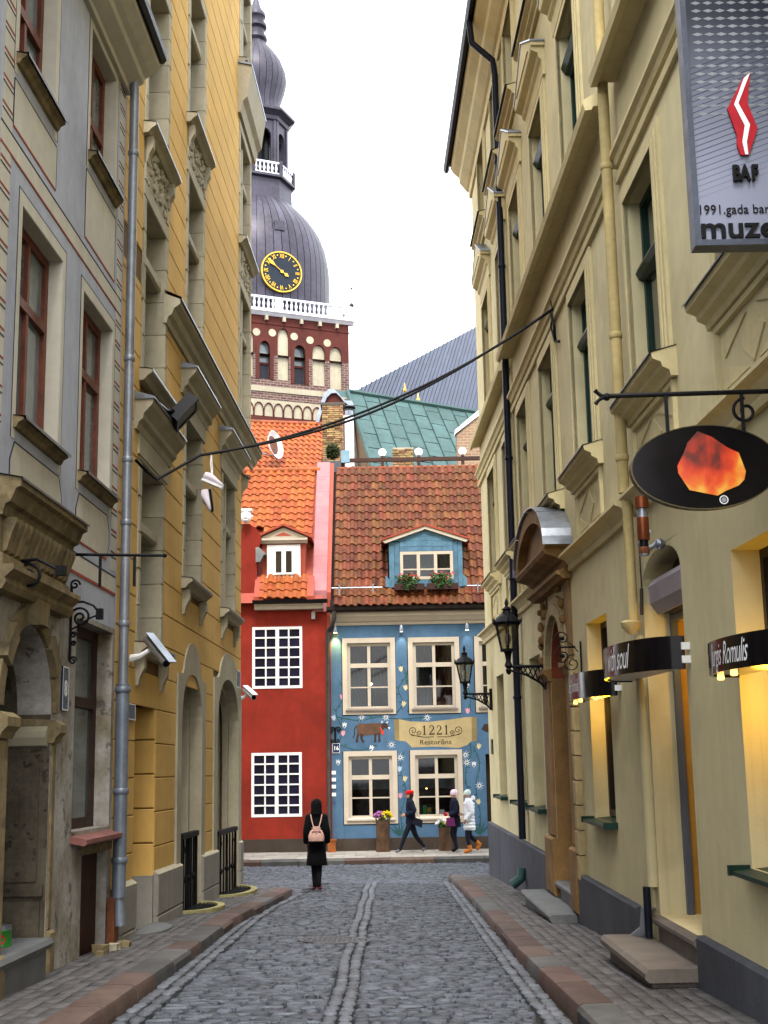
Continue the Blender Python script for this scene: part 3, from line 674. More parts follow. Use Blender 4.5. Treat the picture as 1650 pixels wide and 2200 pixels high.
for a0, a1 in ((9.77, 10.02), (13.72, 13.95)):
    MB().box(FL, a0, a1, 3.76, 9.3, -.005, .0026).build('painted_field', m_gcream, grey)
    for k in range(24):
        v = 3.95 + k * .235
        if abs(v - 6.75) < .15: continue
        MB().box(FL, a0, a1, v, v + .02, -.005, .0052).build('painted_line', m_redline, grey); MB().box(FL, a0, a1, v - .05, v - .036, -.005, .0052).build('painted_line', m_darkline, grey)
MB().prof(FL, [(-.01, 9.38), (.05, 9.38), (.06, 9.44), (.1, 9.46), (.2, 9.52), (.22, 9.58), (.28, 9.62), (.38, 9.72), (.38, 9.88), (-.01, 9.92)], 2, gB - .02).build('eaves_cornice', m_gcream, grey)
MB().prof(FL, [(.36, 9.88), (.37, 9.8), (.42, 9.78), (.46, 9.83), (.46, 9.93), (.36, 9.93)], 2, gB + .02).build('gutter', m_darkpipe, grey)
# ground floor window and the boarded cellar hatch
w = window(grey, FL, *gwin[:4], -.16, M('dark brown frame', (.055, .026, .018), rough=.6, var=.2, scale=5), m_pane_green, us=(), vs=((.62, .1),), fw=.1)
s = MB(); s.prof(FL, [(-.2, 1.1), (.16, 1.03), (.16, .99), (.13, .97), (-.01, 1.0)], 12.42, 13.93); s.build('sill', M('red oxide sill', (.24, .1, .085), rough=.6, var=.16, scale=5), grey)
MB().box(FL, 12.86, 13.84, -.35, .85, -.14, -.1).build('cellar_hatch', M('dark brown boards', (.06, .025, .015), rough=.75, var=.25, scale=2.5, bump=.3, bscale=20, streak=.3), grey)
MB().poly(FL, [(12.8, .87), (13.9, .87), (13.9, .97), (13.5, 1.0), (13.1, .985), (12.8, .95)], -.01, .04).build('lintel', m_oldstone, grey)
# portal
m = MB(); m.prof(FL, [(-.01, 3.2), (.1, 3.2), (.1, 3.3), (.07, 3.32), (.07, 3.62), (-.01, 3.62)], 9.9, 11.8); gp = m.build('portal', m_oldstone, grey)
MB().prof(FL, [(-.01, 3.6), (.1, 3.6), (.12, 3.68), (.16, 3.7), (.2, 3.8), (.24, 3.82), (.24, 3.88), (-.01, 3.93)], 9.85, 11.85).build('cornice', m_oldstone, gp)
f = MB(); f.add([FL(9.83, 3.935, 0), FL(11.87, 3.935, 0), FL(11.87, 3.885, .255), FL(9.83, 3.885, .255), FL(9.83, 3.865, .255), FL(11.87, 3.865, .255)], [(0, 1, 2, 3), (3, 2, 5, 4)]); f.build('flashing', m_hoodmetal, gp)
for i in range(13):
    a = 9.98 + i * .138
    MB().profv if False else MB().prof(FL, [(.05, 3.32), (.1, 3.34), (.13, 3.45), (.17, 3.56), (.17, 3.6), (.05, 3.6)], a, a + .085).build('console', m_oldstone, gp)
MB().prof(FL, [(-.01, 3.02), (.1, 3.03), (.13, 3.08), (.12, 3.12), (.19, 3.18), (.19, 3.22), (-.01, 3.22)], 9.9, 11.86).build('moulding', m_oldstone, gp)
for i in range(7):                                                # voussoirs
    a0, a1 = 180 * i / 7 + 1, 180 * (i + 1) / 7 - 1; big_ = i == 3
    MB().ring(FL, arc(10.965, 2.15, .86 + (.06 if big_ else 0), .88 + (.08 if big_ else 0), a0, a1, 3), arc(10.965, 2.15, .72, .715, a0, a1, 3), -.3, .04 + (.08 if big_ else .03 * (i % 2))).build('voussoir', m_oldstone, gp)
for a0, a1, ph in ((11.69, 11.86, .015), (9.95, 10.24, .1)):
    m = MB(); m.cbox(FL, a0, a1, -.6, .3, -.3, ph + .03, .02); m.cbox(FL, a0 + .02, a1 - .02, .3, 1.9, -.3, ph, .02)
    m.prof(FL, [(-.3, 1.9), (ph + .02, 1.9), (ph + .04, 1.95), (ph + .08, 1.99), (ph + .08, 2.06), (ph + .02, 2.1), (-.3, 2.12)], a0 - .03, a1 + .0); m.build('jamb', m_oldstone, gp)
# the deep far reveal, panelled, with its own little capital
fr_rev = lambda a, b, c: FL(11.664 - c, b, -a)
m = MB(); m.prof(lambda u, v, p: FL(11.68 - p, v, -u), [(0, 1.86), (.05, 1.88), (.08, 1.95), (.08, 2.0), (.03, 2.04), (0, 2.06)], .02, .46); m.build('capital', m_ystone, gp)
m = MB(); m.box(fr_rev, .04, .44, -.2, .55, -.02, .03); m.box(fr_rev, .08, .4, .72, 1.8, -.02, .015); m.prof(lambda u, v, p: FL(11.68 - p, v, -u), [(0, .6), (.05, .6), (.05, .7), (0, .7)], .02, .46); m.build('reveal_panel', m_dark_stone, gp)
m = MB(); m.box(FL, 11.665, 11.679, -.3, 2.15, -.48, -.002); m.build('jamb_lining', m_dark_stone, gp)
m = MB(); m.ring(FL, arc(10.965, 2.15, .714, .709, 0, 180, 14), arc(10.965, 2.15, .69, .685, 0, 180, 14), -.48, -.302); m.build('arch_lining', m_dark_stone, gp)
MB().box(FL, 10.26, 11.67, -.6, 2.85, -.5, -.46).build('door', M('black brown door', (.03, .02, .014), rough=.7, var=.2, bump=.2), gp)
s = MB(); s.box(FL, 9.7, 11.4, -.9, .2, -.3, .1); s.prof(FL, [(-.47, .2), (.13, .2), (.15, .24), (.13, .28), (-.47, .28)], 9.65, 11.45); s.build('step', m_step, gp)

# ------------------------------------------------------------------ yellow house
yel = thing('townhouse', 'tall ochre yellow townhouse with stone window frames and two iron railed arches', 'townhouse', FL(19, -.5, -1))
LE, UE = 23.6, 24.93
A = (15.15, 16.37); B = (17.98, 19.24); Cw = (21.38, 22.69); CU = (23.3, 24.66)
lowH = [A + (3.12, 5.27), B + (4.28, 6.59), Cw + (4.28, 6.57)]
uppH = [A + (6.38, 8.62), A + (9.56, 11.92), A + (12.7, 15.0), B + (8.0, 10.32), B + (11.2, 13.62), B + (14.4, 16.6), CU + (8.0, 10.62), CU + (11.55, 13.75), CU + (15.2, 17.3)]
arches = [(17.86, 19.48), (20.9, 23.26)]
arches = [(17.86, 19.46), (20.92, 23.24)]
rec = (15.06, 16.22, -.9, 2.46, .34)
archH = [(a, b, -.9, 3.02 if i == 0 else 3.2, .62) for i, (a, b) in enumerate(arches)]
JW = .16
wide = lambda h: (h[0] - .03, h[1] + .03, h[2] - .03, h[3] + .03, .4)
m = MB(); m_ = MB()
wall_sheet(m, FL, gB, 16.6, -1.2, 6.2, [wide(lowH[0]), rec], .4, p=-.014); wall_sheet(m, FL, 16.6, LE, -1.2, 7.74, [wide(h) for h in lowH[1:]] + [(h[0] - .03, h[1] + .03, h[2], h[3] + .2, .62) for h in archH], .4, p=-.014)
m.build('wall', m_yeljoint, yel)['label'] = 'recessed wall behind the plaster courses'
m = MB(); wall_sheet(m, FL, gB, 16.6, 6.201, 19.5, [wide(h) for h in uppH[:3]], .4, p=-.014); wall_sheet(m, FL, 16.6, UE, 7.741, 19.5, [wide(h) for h in uppH[3:]], .4, p=-.014)
m.build('wall', m_yeljoint, yel)['label'] = 'recessed wall behind the plaster courses'
m = MB(); m.add([FL(UE, 7.74, -.002), FL(UE, 19.5, -.002), FL(UE, 19.5, -9), FL(UE, 7.74, -9)], [(0, 1, 2, 3)])
m.add([FL(LE, -1.3, -.002), FL(LE, 7.74, -.002), FL(UE, 7.74, -1.15), FL(UE, -1.3, -1.15)], [(0, 1, 2, 3)]); m.add([FL(UE, -1.3, -1.15), FL(UE, 7.74, -1.15), FL(UE, 7.74, -9), FL(UE, -1.3, -9)], [(0, 1, 2, 3)])
m.add([FL(LE, 7.74, -.01), FL(UE, 7.74, -.01), FL(UE, 7.74, -1.15)], [(0, 1, 2)])
m.box(FL, gB, UE, -1.3, 19.5, -9.02, -9); m.add([FL(gB, 9.5, 0), FL(gB, 19.5, 0), FL(gB, 19.5, -9), FL(gB, 9.5, -9)], [(0, 1, 2, 3)]); m.build('end_wall', m_yel, yel)
m = MB(); m.add([FL(gB, 19.5, .5), FL(UE + .3, 19.5, .5), FL(UE + .3, 24, -4.5), FL(gB, 24, -4.5), FL(UE + .3, 19.5, -9), FL(gB, 19.5, -9)], [(0, 1, 2, 3), (3, 2, 4, 5), (0, 1, 4, 5)]); m.build('roof', M('dark slate roof', (.05, .052, .06)), yel)
# plaster courses: one piece per course between the openings
def courses(v0, v1, a0, a1, holes, step=.41, base=3.63):
    k = math.floor((v0 - base) / step)
    while base + k * step < v1:
        c0, c1 = max(v0, base + k * step) + .004, min(v1, base + (k + 1) * step) - .004
        if c1 - c0 > .05:
            cuts = sorted((h[0], h[1], h[2], h[3]) for h in holes if h[2] < c1 - .06 and h[3] > c0 + .06)
            x = a0
            for h in cuts + [(a1, a1, 0, 0)]:
                if h[0] - x > .05:
                    MB().cbox(FL, x + .001, h[0] - .001, c0, c1, -.016, 0, .009).build('course', m_yel, yel)
                x = max(x, h[1])
        k += 1
grow = lambda h, e: (h[0] - e, h[1] + e, h[2], h[3] + .12)
AS = [(17.5, 19.77, -1, 2.75), (20.55, LE, -1, 2.9)]
lh = [grow(h, JW) for h in lowH] + [grow(A + (6.38, 7.9), JW)] + [rec[:4]] + AS
courses(.44, 7.44, gB + .005, LE, lh)
uh = [grow(h, JW) for h in uppH] + [(15.0, 16.5, 8.62, 9.5), (17.85, 19.35, 10.32, 11.15), (23.16, 24.8, 10.62, 11.5)]
courses(7.86, 17.6, gB + .005, UE, uh)
MB().box(FL, gB, UE, 17.6, 19.5, -.016, 0).build('course', m_yel, yel)
# recess lining
m = MB(); m.box(FL, 15.06, 16.22, -.9, 2.46, -.36, -.33); m.build('recess_back', m_yel, yel)
for k in range(5):
    c0 = .39 + k * .41; MB().cbox(lambda a, b, c: FL(16.219 - c, b, -a), .012, .33, c0 + .012, min(2.455, c0 + .404), -.01, .012, .008).build('course', m_yel, yel)
# stone frames in toothed blocks, lintel, transom, mullion, sash
def stone_window(a, b, v0, v1, tr, mull=False, sill=True, hood=None, brackets=True):
    n = max(3, round((v1 - v0) / .41))
    for s in range(n):
        c0, c1 = v0 + (v1 - v0) * s / n, v0 + (v1 - v0) * (s + 1) / n
        w = JW - (.035 if s % 2 else 0)
        for e, d in ((a, -1), (b, 1)):
            x0, x1 = sorted((e, e + d * w)); MB().cbox(FL, x0, x1, c0 + .004, c1 - .004, -.4, .014, .01).build('jamb_block', m_ystone, yel)
    MB().cbox(FL, a - JW, b + JW, v1 + .003, v1 + .2, -.4, .016, .012).build('lintel', m_ystone, yel)
    if tr:
        MB().prof(FL, [(-.36, tr), (-.08, tr), (-.05, tr + .03), (-.05, tr + .13), (-.1, tr + .16), (-.36, tr + .17)], a, b).build('transom', m_ystone, yel)
    if mull: MB().cbox(FL, (a + b) / 2 - .09, (a + b) / 2 + .09, v0, v1, -.36, -.05, .04).build('mullion', m_ystone, yel)
    window(yel, FL, a, b, v0, v1, -.34, M('pale brown sash', (.3, .22, .14), rough=.6), m_pane, us=((.5, .08),), vs=(((tr - v0 + .08) / (v1 - v0), .1),) if tr else ())
    if sill:
        s = MB(); s.prof(FL, [(-.34, v0 + .04), (.15, v0 - .02), (.16, v0 - .06), (.1, v0 - .1), (.06, v0 - .15), (-.01, v0 - .16)], a - .22, b + .22); s.build('sill', m_ystone, yel)
        f = MB(); f.add([FL(a - .23, v0 + .045, -.34), FL(b + .23, v0 + .045, -.34), FL(b + .23, v0 - .014, .165), FL(a - .23, v0 - .014, .165), FL(a - .23, v0 - .04, .165), FL(b + .23, v0 - .04, .165)], [(0, 1, 2, 3), (3, 2, 5, 4)]); f.build('flashing', m_zinc, yel)
        if brackets:
            for q in (a - .12, b + .0):
                MB().prof(FL, [(-.01, v0 - .5), (.03, v0 - .5), (.05, v0 - .4), (.1, v0 - .3), (.1, v0 - .16), (-.01, v0 - .16)], q, q + .12).build('bracket', m_ystone, yel)
    if hood:
        h = hood
        s = MB(); s.prof(FL, [(-.01, h - .32), (.03, h - .32), (.05, h - .24), (.1, h - .2), (.11, h - .14), (.18, h - .06), (.2, h - .04), (.22, h), (.22, h + .05), (-.01, h + .09)], a - .42, b + .42); s.build('hood', m_ystone, yel)
        s = MB(); s.box(FL, a - .25, b + .25, h - .58, h - .33, -.01, .03); s.build('frieze', m_ystone, yel)
        f = MB(); f.add([FL(a - .44, h + .13, 0), FL(b + .44, h + .13, 0), FL(b + .44, h + .055, .24), FL(a - .44, h + .055, .24), FL(a - .44, h + .03, .24), FL(b + .44, h + .03, .24)], [(0, 1, 2, 3), (3, 2, 5, 4)]); f.add([FL(a - .44, h + .13, 0), FL(a - .44, h + .055, .24), FL(a - .44, h + .03, .24), FL(a - .44, h + .03, 0)], [(0, 1, 2, 3)]); f.build('flashing', m_zinc, yel)
stone_window(*lowH[0], 4.47, hood=5.9); stone_window(*lowH[1], 5.67, hood=7.17); stone_window(*lowH[2], 5.68, True, hood=7.17)
stone_window(*uppH[0], 7.86, brackets=False); stone_window(*uppH[1], 11.2); stone_window(*uppH[2], 14.2, brackets=False)
stone_window(*uppH[3], 9.42, sill=False); stone_window(*uppH[4], 12.88); stone_window(*uppH[5], 16, brackets=False)
stone_window(*uppH[6], 9.84, True, sill=False); stone_window(*uppH[7], 12.92, True, brackets=False); stone_window(*uppH[8], 16.4, True, brackets=False)
# carved panels under the upper windows, with hoods
def panel(a, b, v0, v1):
    m = MB(); m.box(FL, a - .12, b + .12, v0, v1, -.02, .004); m.box(FL, a - .12, a, v0, v1, .004, .02); m.box(FL, b, b + .12, v0, v1, .004, .02); o = m.build('panel', m_ystone, yel)
    c = MB(); r = random.Random(int(v0 * 10))
    for i in range(60):
        u = a + (b - a) * r.random(); v = v0 + (v1 - v0) * r.random(); c.ball(FL(u, v, .006), r.uniform(.02, .055), 6, 4)
    tag(c.build('carving', m_ystone, o), kind='stuff')
panel(A[0], A[1], 8.84, 9.38); panel(B[0], B[1], 10.54, 11.02); panel(CU[0], CU[1], 10.84, 11.36)
# big string cornice, and the hood wrapped round the corner
MB().prof(FL, [(-.01, 7.44), (.03, 7.44), (.05, 7.52), (.1, 7.56), (.13, 7.64), (.19, 7.68), (.21, 7.7), (.21, 7.76), (-.01, 7.85)], 16.35, UE + .05).build('string_cornice', m_ystone, yel)
f = MB(); f.add([FL(16.33, 7.89, 0), FL(UE + .07, 7.89, 0), FL(UE + .07, 7.78, .235), FL(16.33, 7.78, .235), FL(16.33, 7.745, .235), FL(UE + .07, 7.745, .235)], [(0, 1, 2, 3), (3, 2, 5, 4)]); f.build('flashing', m_hoodmetal, yel)
for u in (19.7, 22.9):
    m = MB()
    for k in range(5): m.prof(FL, [(0, 7.0 + k * .09), (.05 + k * .022, 7.0 + k * .09), (.06 + k * .022, 7.04 + k * .09), (.05 + k * .022, 7.08 + k * .09), (0, 7.08 + k * .09)], u, u + .22)
    m.build('corbel', m_ystone, yel)
MB().prof(FL, [(-.01, 13.98), (.06, 13.98), (.1, 14.2), (.18, 14.3), (.22, 14.6), (.26, 14.85), (.26, 14.92), (-.01, 15.0)], 22.95, UE + .2).build('hood', m_ystone, yel)
MB().prof(FL, [(-.01, 15.0), (.27, 14.93), (.28, 14.96), (-.01, 15.05)], 22.92, UE + .24).build('flashing', m_zinc, yel)
# the cut corner: hood and sill of the window that looks down the cross street
fc = frame(FL(LE, 0, 0), (FL(UE, 0, -1.15) - FL(LE, 0, 0)) / 1.0, 1)
MB().prof(fc, [(-.01, 6.55), (.05, 6.55), (.1, 6.75), (.2, 6.86), (.22, 7.0), (-.01, 7.1)], .05, .95).build('hood', m_ystone, yel)
MB().prof(fc, [(-.01, 7.1), (.24, 7.0), (.25, 7.03), (-.01, 7.14)], .03, .97).build('flashing', m_zinc, yel)
MB().prof(fc, [(-.01, 5.9), (.05, 5.9), (.1, 6.0), (.14, 6.1), (.14, 6.16), (-.01, 6.2)], .1, .9).build('sill', m_ystone, yel)
# arches: dressed stone surround with an ogee crest, moulded jambs
for (a, b), (s0, s1), ap, sp in ((arches[0], (17.5, 19.77), 3.0, 2.25), (arches[1], (20.55, LE - .02), 3.16, 2.3)):
    c = (a + b) / 2; w = (b - a) / 2
    def pt(e, n=8):                                                # pointed arch outline right to left
        R = w * 1.12; k = ap - sp
        out = [(c + (w + e) * cos(t * pi / 2) ** .9, sp + (k + e) * sin(t * pi / 2) ** .85) for t in [i / n for i in range(n + 1)]]
        return out + [(2 * c - x, y) for x, y in out[::-1][1:]]
    inner = [(b, -.9)] + pt(0) + [(a, -.9)]
    outer = [(s1, -.9), (s1, 2.8), (s1, 2.95), (c + w * .95, 2.97), (c + w * .85, 3.04), (c + w * .75, 3.18), (c + w * .58, 3.31), (c + w * .36, 3.4), (c + w * .12, 3.435), (c, 3.44)]
    outer = outer + [(2 * c - x, y) for x, y in outer[::-1][1:]]
    outer = [(max(s0, min(s1, x)), y + (ap - 3.0)) if y > 0 else (max(s0, min(s1, x)), y) for x, y in outer]
    n = len(inner)
    MB().ring(FL, outer, inner, -.22, .02).build('arch_surround', m_ystone, yel)
    for e, p0 in ((.1, -.16), (.2, -.3)):                         # stepped rolls
        o2 = [(b - e * .0, -.9)] + pt(-.001) + [(a + e * .0, -.9)]; i2 = [(b - e, -.9)] + pt(-e) + [(a + e, -.9)]
        MB().ring(FL, o2, i2, p0 - .1, p0).build('arch_moulding', m_ystone, yel)
    m = MB()
    for x in (a + .201, b - .231): m.box(FL, x, x + .03, -.9, sp + .2, -.61, -.4)
    m.build('reveal', m_yel, yel)
    window(yel, FL, a + .1, b - .1, .5, ap, -.56, M('pale brown sash', (.3, .22, .14)), m_pane, us=(.5,), vs=(.35, .7))
    MB().box(FL, a, b, -.9, .5, -.62, -.55).build('basement_wall', m_yplinth, yel)
# plinth blocks
for a0, a1 in ((gB + .3, 15.055), (16.225, 17.85), (19.47, 20.91), (23.25, LE + .03)):
    k = 2
    for j in range(k):
        z0, z1 = (-1.2, -.05) if j == 0 else (-.045, .43)
        m = MB(); m.cbox(FL, a0, a1 - .003, z0, z1, -.3, .06, .015); m.build('plinth_block', m_yplinth, yel)
    MB().prof(FL, [(-.01, .432), (.06, .432), (.0, .475), (-.01, .475)], a0, a1).build('plinth_weathering', m_ystone, yel)
m = MB(); m.box(FL, 15.06, 16.22, -.9, .425, -.33, -.28); m.box(FL, 16.16, 16.218, -.9, .425, -.28, .0); m.build('plinth_block', m_yplinth, yel)
s = MB(); q = arc(15.65, 0, .62, .34, 0, 180, 12); s.poly(lambda a, b, c: FL(a, c, b - .02), q, -.6, -.12); s.build('step', m_step, yel)


# ================================================================== END OF THE STREET: the blue and the red house
m_blue = M('blue limewash', (.082, .16, .265), rough=.9, var=.1, scale=.9, bump=.15, bscale=40, streak=.15, patch=.1, dark=(.055, .118, .205))
m_redwall = M('red plaster', (.25, .024, .013), rough=.9, var=.12, scale=.8, bump=.2, bscale=50, streak=.15, patch=.12)
m_ivory = M('ivory paint', (.5, .435, .35), rough=.7, var=.05, scale=2, bump=.05)
m_orangetile = M('orange clay tile', (.32, .078, .017), rough=.6, var=.16, scale=3, bump=.2, bscale=40, rnd=.14)
m_browntile = M('weathered clay tile', (.15, .046, .016), rough=.65, var=.22, scale=3.2, bump=.25, bscale=40, rnd=.28, spots=.4)
m_oldtile = M('old clay tile', (.27, .07, .02), rough=.65, var=.18, scale=3.2, bump=.25, bscale=40, rnd=.26)
m_pinkmetal = M('pink painted sheet', (.36, .14, .15), rough=.6, var=.1, scale=2.5, bump=.08, bscale=20, rnd=.06)
m_redmetal = M('red painted sheet', (.33, .06, .035), rough=.55, var=.12, scale=3, bump=.05)
m_bluewood = M('peeling blue boards', (.105, .225, .33), rough=.75, var=.2, scale=2.6, bump=.2, bscale=25, streak=.2, rnd=.12)
m_darkgray = M('dark brown base', (.06, .045, .035), rough=.9, var=.15, bump=.2)
m_seeglass = see_through('clear window glass', (.7, .75, .76), 0.0)
m_curtain = M('sheer curtain', (.06, .064, .07), rough=.95, var=.2, scale=3, bump=.1); m_curtain2 = M('rust curtain', (.06, .016, .008), rough=.95, var=.2, scale=3)
YB = 36.6; FB = FF(YB); DIV = -1.56

def pantile():
    m = MB(); n = 8; W = 1.0; L = 1.0
    def h(t): return .5 + .5 * cos(2 * pi * (t - .28))
    xs_ = [i / n for i in range(n + 1)]
    top = [(x * 1.12 - .06, .0, .07 * h(x) + .036) for x in xs_]; back = [(x * 1.12 - .06, 1.16, .066 * h(x)) for x in xs_]; lip = [(x * 1.12 - .06, .0, .07 * h(x) - .006) for x in xs_]
    k = n + 1
    m.add(top + back + lip, [(i, i + 1, k + i + 1, k + i) for i in range(n)] + [(2 * k + i, 2 * k + i + 1, i + 1, i) for i in range(n)], True)
    return m
PT = pantile()
def roof_frame(O, X, up): return (Vector(O), Vector(X).normalized(), Vector(up).normalized())
def tile_roof(parent, O, X, up, w, l, cols, rows, mat, skip=None, limit=300, name='roof_tile'):
    O, X, U = roof_frame(O, X, up); N = X.cross(U).normalized(); me = PT.mesh(name, mat, ang=60); rest = MB(); n = 0
    if N.z < 0: N = -N
    B = Matrix((X, U, N)).transposed().to_4x4()
    for j in range(rows):
        for i in range(cols):
            if skip and skip((i + .5) * w, (j + .5) * l): continue
            P_ = O + X * (i * w + rng.uniform(-.006, .006)) + U * (j * l + rng.uniform(-.018, .018)) + N * rng.uniform(0, .006)
            Mx = Matrix.Translation(P_) @ B @ Matrix.Rotation(rng.uniform(-.012, .012), 4, 'Z') @ Matrix.Diagonal((w, l, 1, 1))
            n += 1
            if n <= limit: inst(name, me, parent, Mx)
            else: rest.add([Mx @ Vector(v) for v in PT.v], PT.f, True)
    if rest.v: tag(rest.build(name, mat, parent, ang=60), kind='stuff')
def cross_window(parent, fr, a0, a1, b0, b1, p, mat, g, inside=None):
    w = window(parent, fr, a0, a1, b0, b1, p, mat, g, us=((.5, .085),), vs=(.33, (.66, .12)), fw=.08, mw=.035, d=.07); return w

blue = thing('restaurant_house', 'blue two storey restaurant house with painted flowers, ivory window frames and a brown tiled roof', 'house', (0, 37, -.8))
BW = [(-1.1, .1, 3.02, 4.86), (.74, 1.9, 3.02, 4.85), (2.6, 3.75, 3.02, 4.85), (-1.1, .1, .06, 1.74), (.74, 1.9, .06, 1.74)]
door = (2.68, 3.9, -.82, 1.74, .25)
m = MB(); wall_sheet(m, FB, DIV, 6.4, -1.2, 5.75, BW + [door], .14); m.box(XYZ, 6.39, 6.4, YB, 43, -1.2, 5.8); m.box(XYZ, DIV, 6.4, 42.98, 43, -1.2, 6)
m.build('wall', m_blue, blue)
MB().box(FB, DIV, 2.67, -1.2, -.46, -.01, .03).build('base_course', m_darkgray, blue)
MB().box(FB, 2.69, 3.89, -.82, 1.73, -.25, -.2).build('door', M('black brown door', (.03, .02, .014)), blue)
for k, (a, b, v0, v1) in enumerate(BW):
    m = MB(); w = .14
    m.box(FB, a - w, a - .002, v0 - w, v1 + w, -.01, .025); m.box(FB, b + .002, b + w, v0 - w, v1 + w, -.01, .025); m.box(FB, a - .002, b + .002, v1 + .002, v1 + w, -.01, .025); m.box(FB, a - .002, b + .002, v0 - w, v0 - .002, -.01, .025)
    m.build('window_surround', m_ivory, blue)
    q = MB()
    for (x0, x1, y0, y1) in ((a - w - .02, a - w, v0 - w - .02, v1 + w), (a - w, b + w, v0 - w - .02, v0 - w), (b + w, b + w + .012, v0 - w, v1 + w)): q.box(FB, x0, x1, y0, y1, -.01, .012)
    q.build('painted_line', m_black, blue)
    cross_window(blue, FB, a, b, v0, v1, -.05, m_ivory, m_seeglass)
    MB().prof(FB, [(-.05, v0 + .03), (.07, v0 - .01), (.07, v0 - .05), (-.01, v0 - .05)], a - .06, b + .06).build('sill', M('wood sill', (.2, .17, .15), rough=.6) if k < 3 else m_ivory, blue)
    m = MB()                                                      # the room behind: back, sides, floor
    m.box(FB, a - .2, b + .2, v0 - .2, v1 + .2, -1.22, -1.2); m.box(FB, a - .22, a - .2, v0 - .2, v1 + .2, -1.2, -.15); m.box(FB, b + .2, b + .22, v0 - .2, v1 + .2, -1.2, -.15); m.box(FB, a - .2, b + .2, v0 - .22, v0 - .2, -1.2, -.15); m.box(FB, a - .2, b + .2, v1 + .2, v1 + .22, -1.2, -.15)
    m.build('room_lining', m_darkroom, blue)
    for s, cm in ((0, m_curtain), (1, m_curtain2 if k in (1, 2) else m_curtain)):
        c_ = MB(); x0 = a + .05 if s == 0 else b - .5; pts = [(x0 + .45 * i / 14, .03 * sin(i * 1.9)) for i in range(15)]
        if k > 2: y0_, y1_ = v1 - .5, v1
        else: y0_, y1_ = v0, v1
        if s == 1 and k > 2: continue
        if k > 2: pts = [(a + (b - a) * i / 20, .02 * sin(i * 1.9)) for i in range(21)]; y0_, y1_ = v0 + .78, v0 + 1.04
        c_.add([FB(x, y0_, -.22 + z) for x, z in pts] + [FB(x, y1_, -.22 + z) for x, z in pts], [(i, i + 1, len(pts) + i + 1, len(pts) + i) for i in range(len(pts) - 1)], True)
        c_.build('curtain', cm, blue)
for k, (x, z, c_) in enumerate(((-.45, 3.75, (1, .5, .15)), (-.75, .95, (1, .45, .1)), (-.2, .9, (1, .6, .2)), (1.05, .85, (1, .45, .12)))):   # small lit table lamps inside
    b_ = MB().ball((x, YB + .6, z), .03, 8, 6).build('lit_bulb', M('warm bulb %d' % k, c_, emit=c_, estr=18), blue)
# cornice, gutter, downpipe
MB().prof(FB, [(-.01, 5.36), (.03, 5.36), (.05, 5.44), (.09, 5.46), (.16, 5.56), (.2, 5.6), (.2, 5.74), (-.01, 5.76)], DIV, 6.5).build('eaves_cornice', m_ivory, blue)
MB().prof(FB, [(.2, 5.84), (.2, 5.77), (.24, 5.71), (.31, 5.71), (.35, 5.77), (.35, 5.86), (.33, 5.86), (.32, 5.77), (.23, 5.77), (.22, 5.84)], DIV - .1, 6.5).build('gutter', M('brown black gutter', (.025, .018, .016), rough=.4, metal=.3), blue)
m_pipe2 = M('old brown pipe', (.05, .042, .038), rough=.6, var=.2, scale=4, bump=.1)
x = -1.641
MB().tube([(x + .2, YB - .3, 5.74), (x + .2, YB - .3, 5.55), (x + .12, YB - .2, 5.35), (x, YB - .08, 5.2), (x, YB - .08, -.6), (x, YB - .16, -.74)], .062, 10).build('downpipe', m_pipe2, blue)
# roof
EY, EZ, RY, RZ = 36.22, 5.86, 39.66, 10.56
SL = Vector((0, RY - EY, RZ - EZ)); ln = SL.length; tw, tl = .215, ln / 17
def in_blue_dormer(x, s): X_ = DIV + .12 + x; return .05 < X_ < 2.28 and .6 < s < 2.7 - abs(X_ - 1.16) * .55
m = MB(); m.add([(DIV, EY + .1, EZ - .06), (6.5, EY + .1, EZ - .06), (6.5, RY, RZ - .08), (DIV, RY, RZ - .08), (6.5, 43.2, 6), (DIV, 43.2, 6)], [(0, 1, 2, 3), (3, 2, 4, 5)]); m.build('roof', m_darkroom, blue)
tile_roof(blue, (DIV + .12, EY, EZ), (1, 0, 0), SL, tw, tl, 21, 17, m_browntile, in_blue_dormer)
for i in range(14):
    k = MB(); k.lathe((0, 0, 0), [(.05, -.17), (.055, -.16), (.05, .17)], 10, True, sx=1)
    inst('ridge_tile', k.mesh('ridge_tile', m_oldtile), blue, Matrix.Translation((DIV + .3 + i * .335, RY, RZ + .01)) @ Matrix.Rotation(pi / 2, 4, 'Y'))
for x0, x1, pst in ((DIV + .05, -.08, (-1.3, -.35)), (2.3, 4.2, (2.6, 3.6))):
    q = MB(); s_ = .55 / ln; P0 = Vector((0, EY, EZ)) + SL * s_; q.tube([(x0, P0.y - .12, P0.z + .1), (x1, P0.y - .12, P0.z + .1)], .018, 6)
    for X_ in pst: q.box(XYZ, X_ - .02, X_ + .02, P0.y - .14, P0.y - .1, P0.z - .1, P0.z + .2)
    q.build('snow_guard', m_zinc, blue)
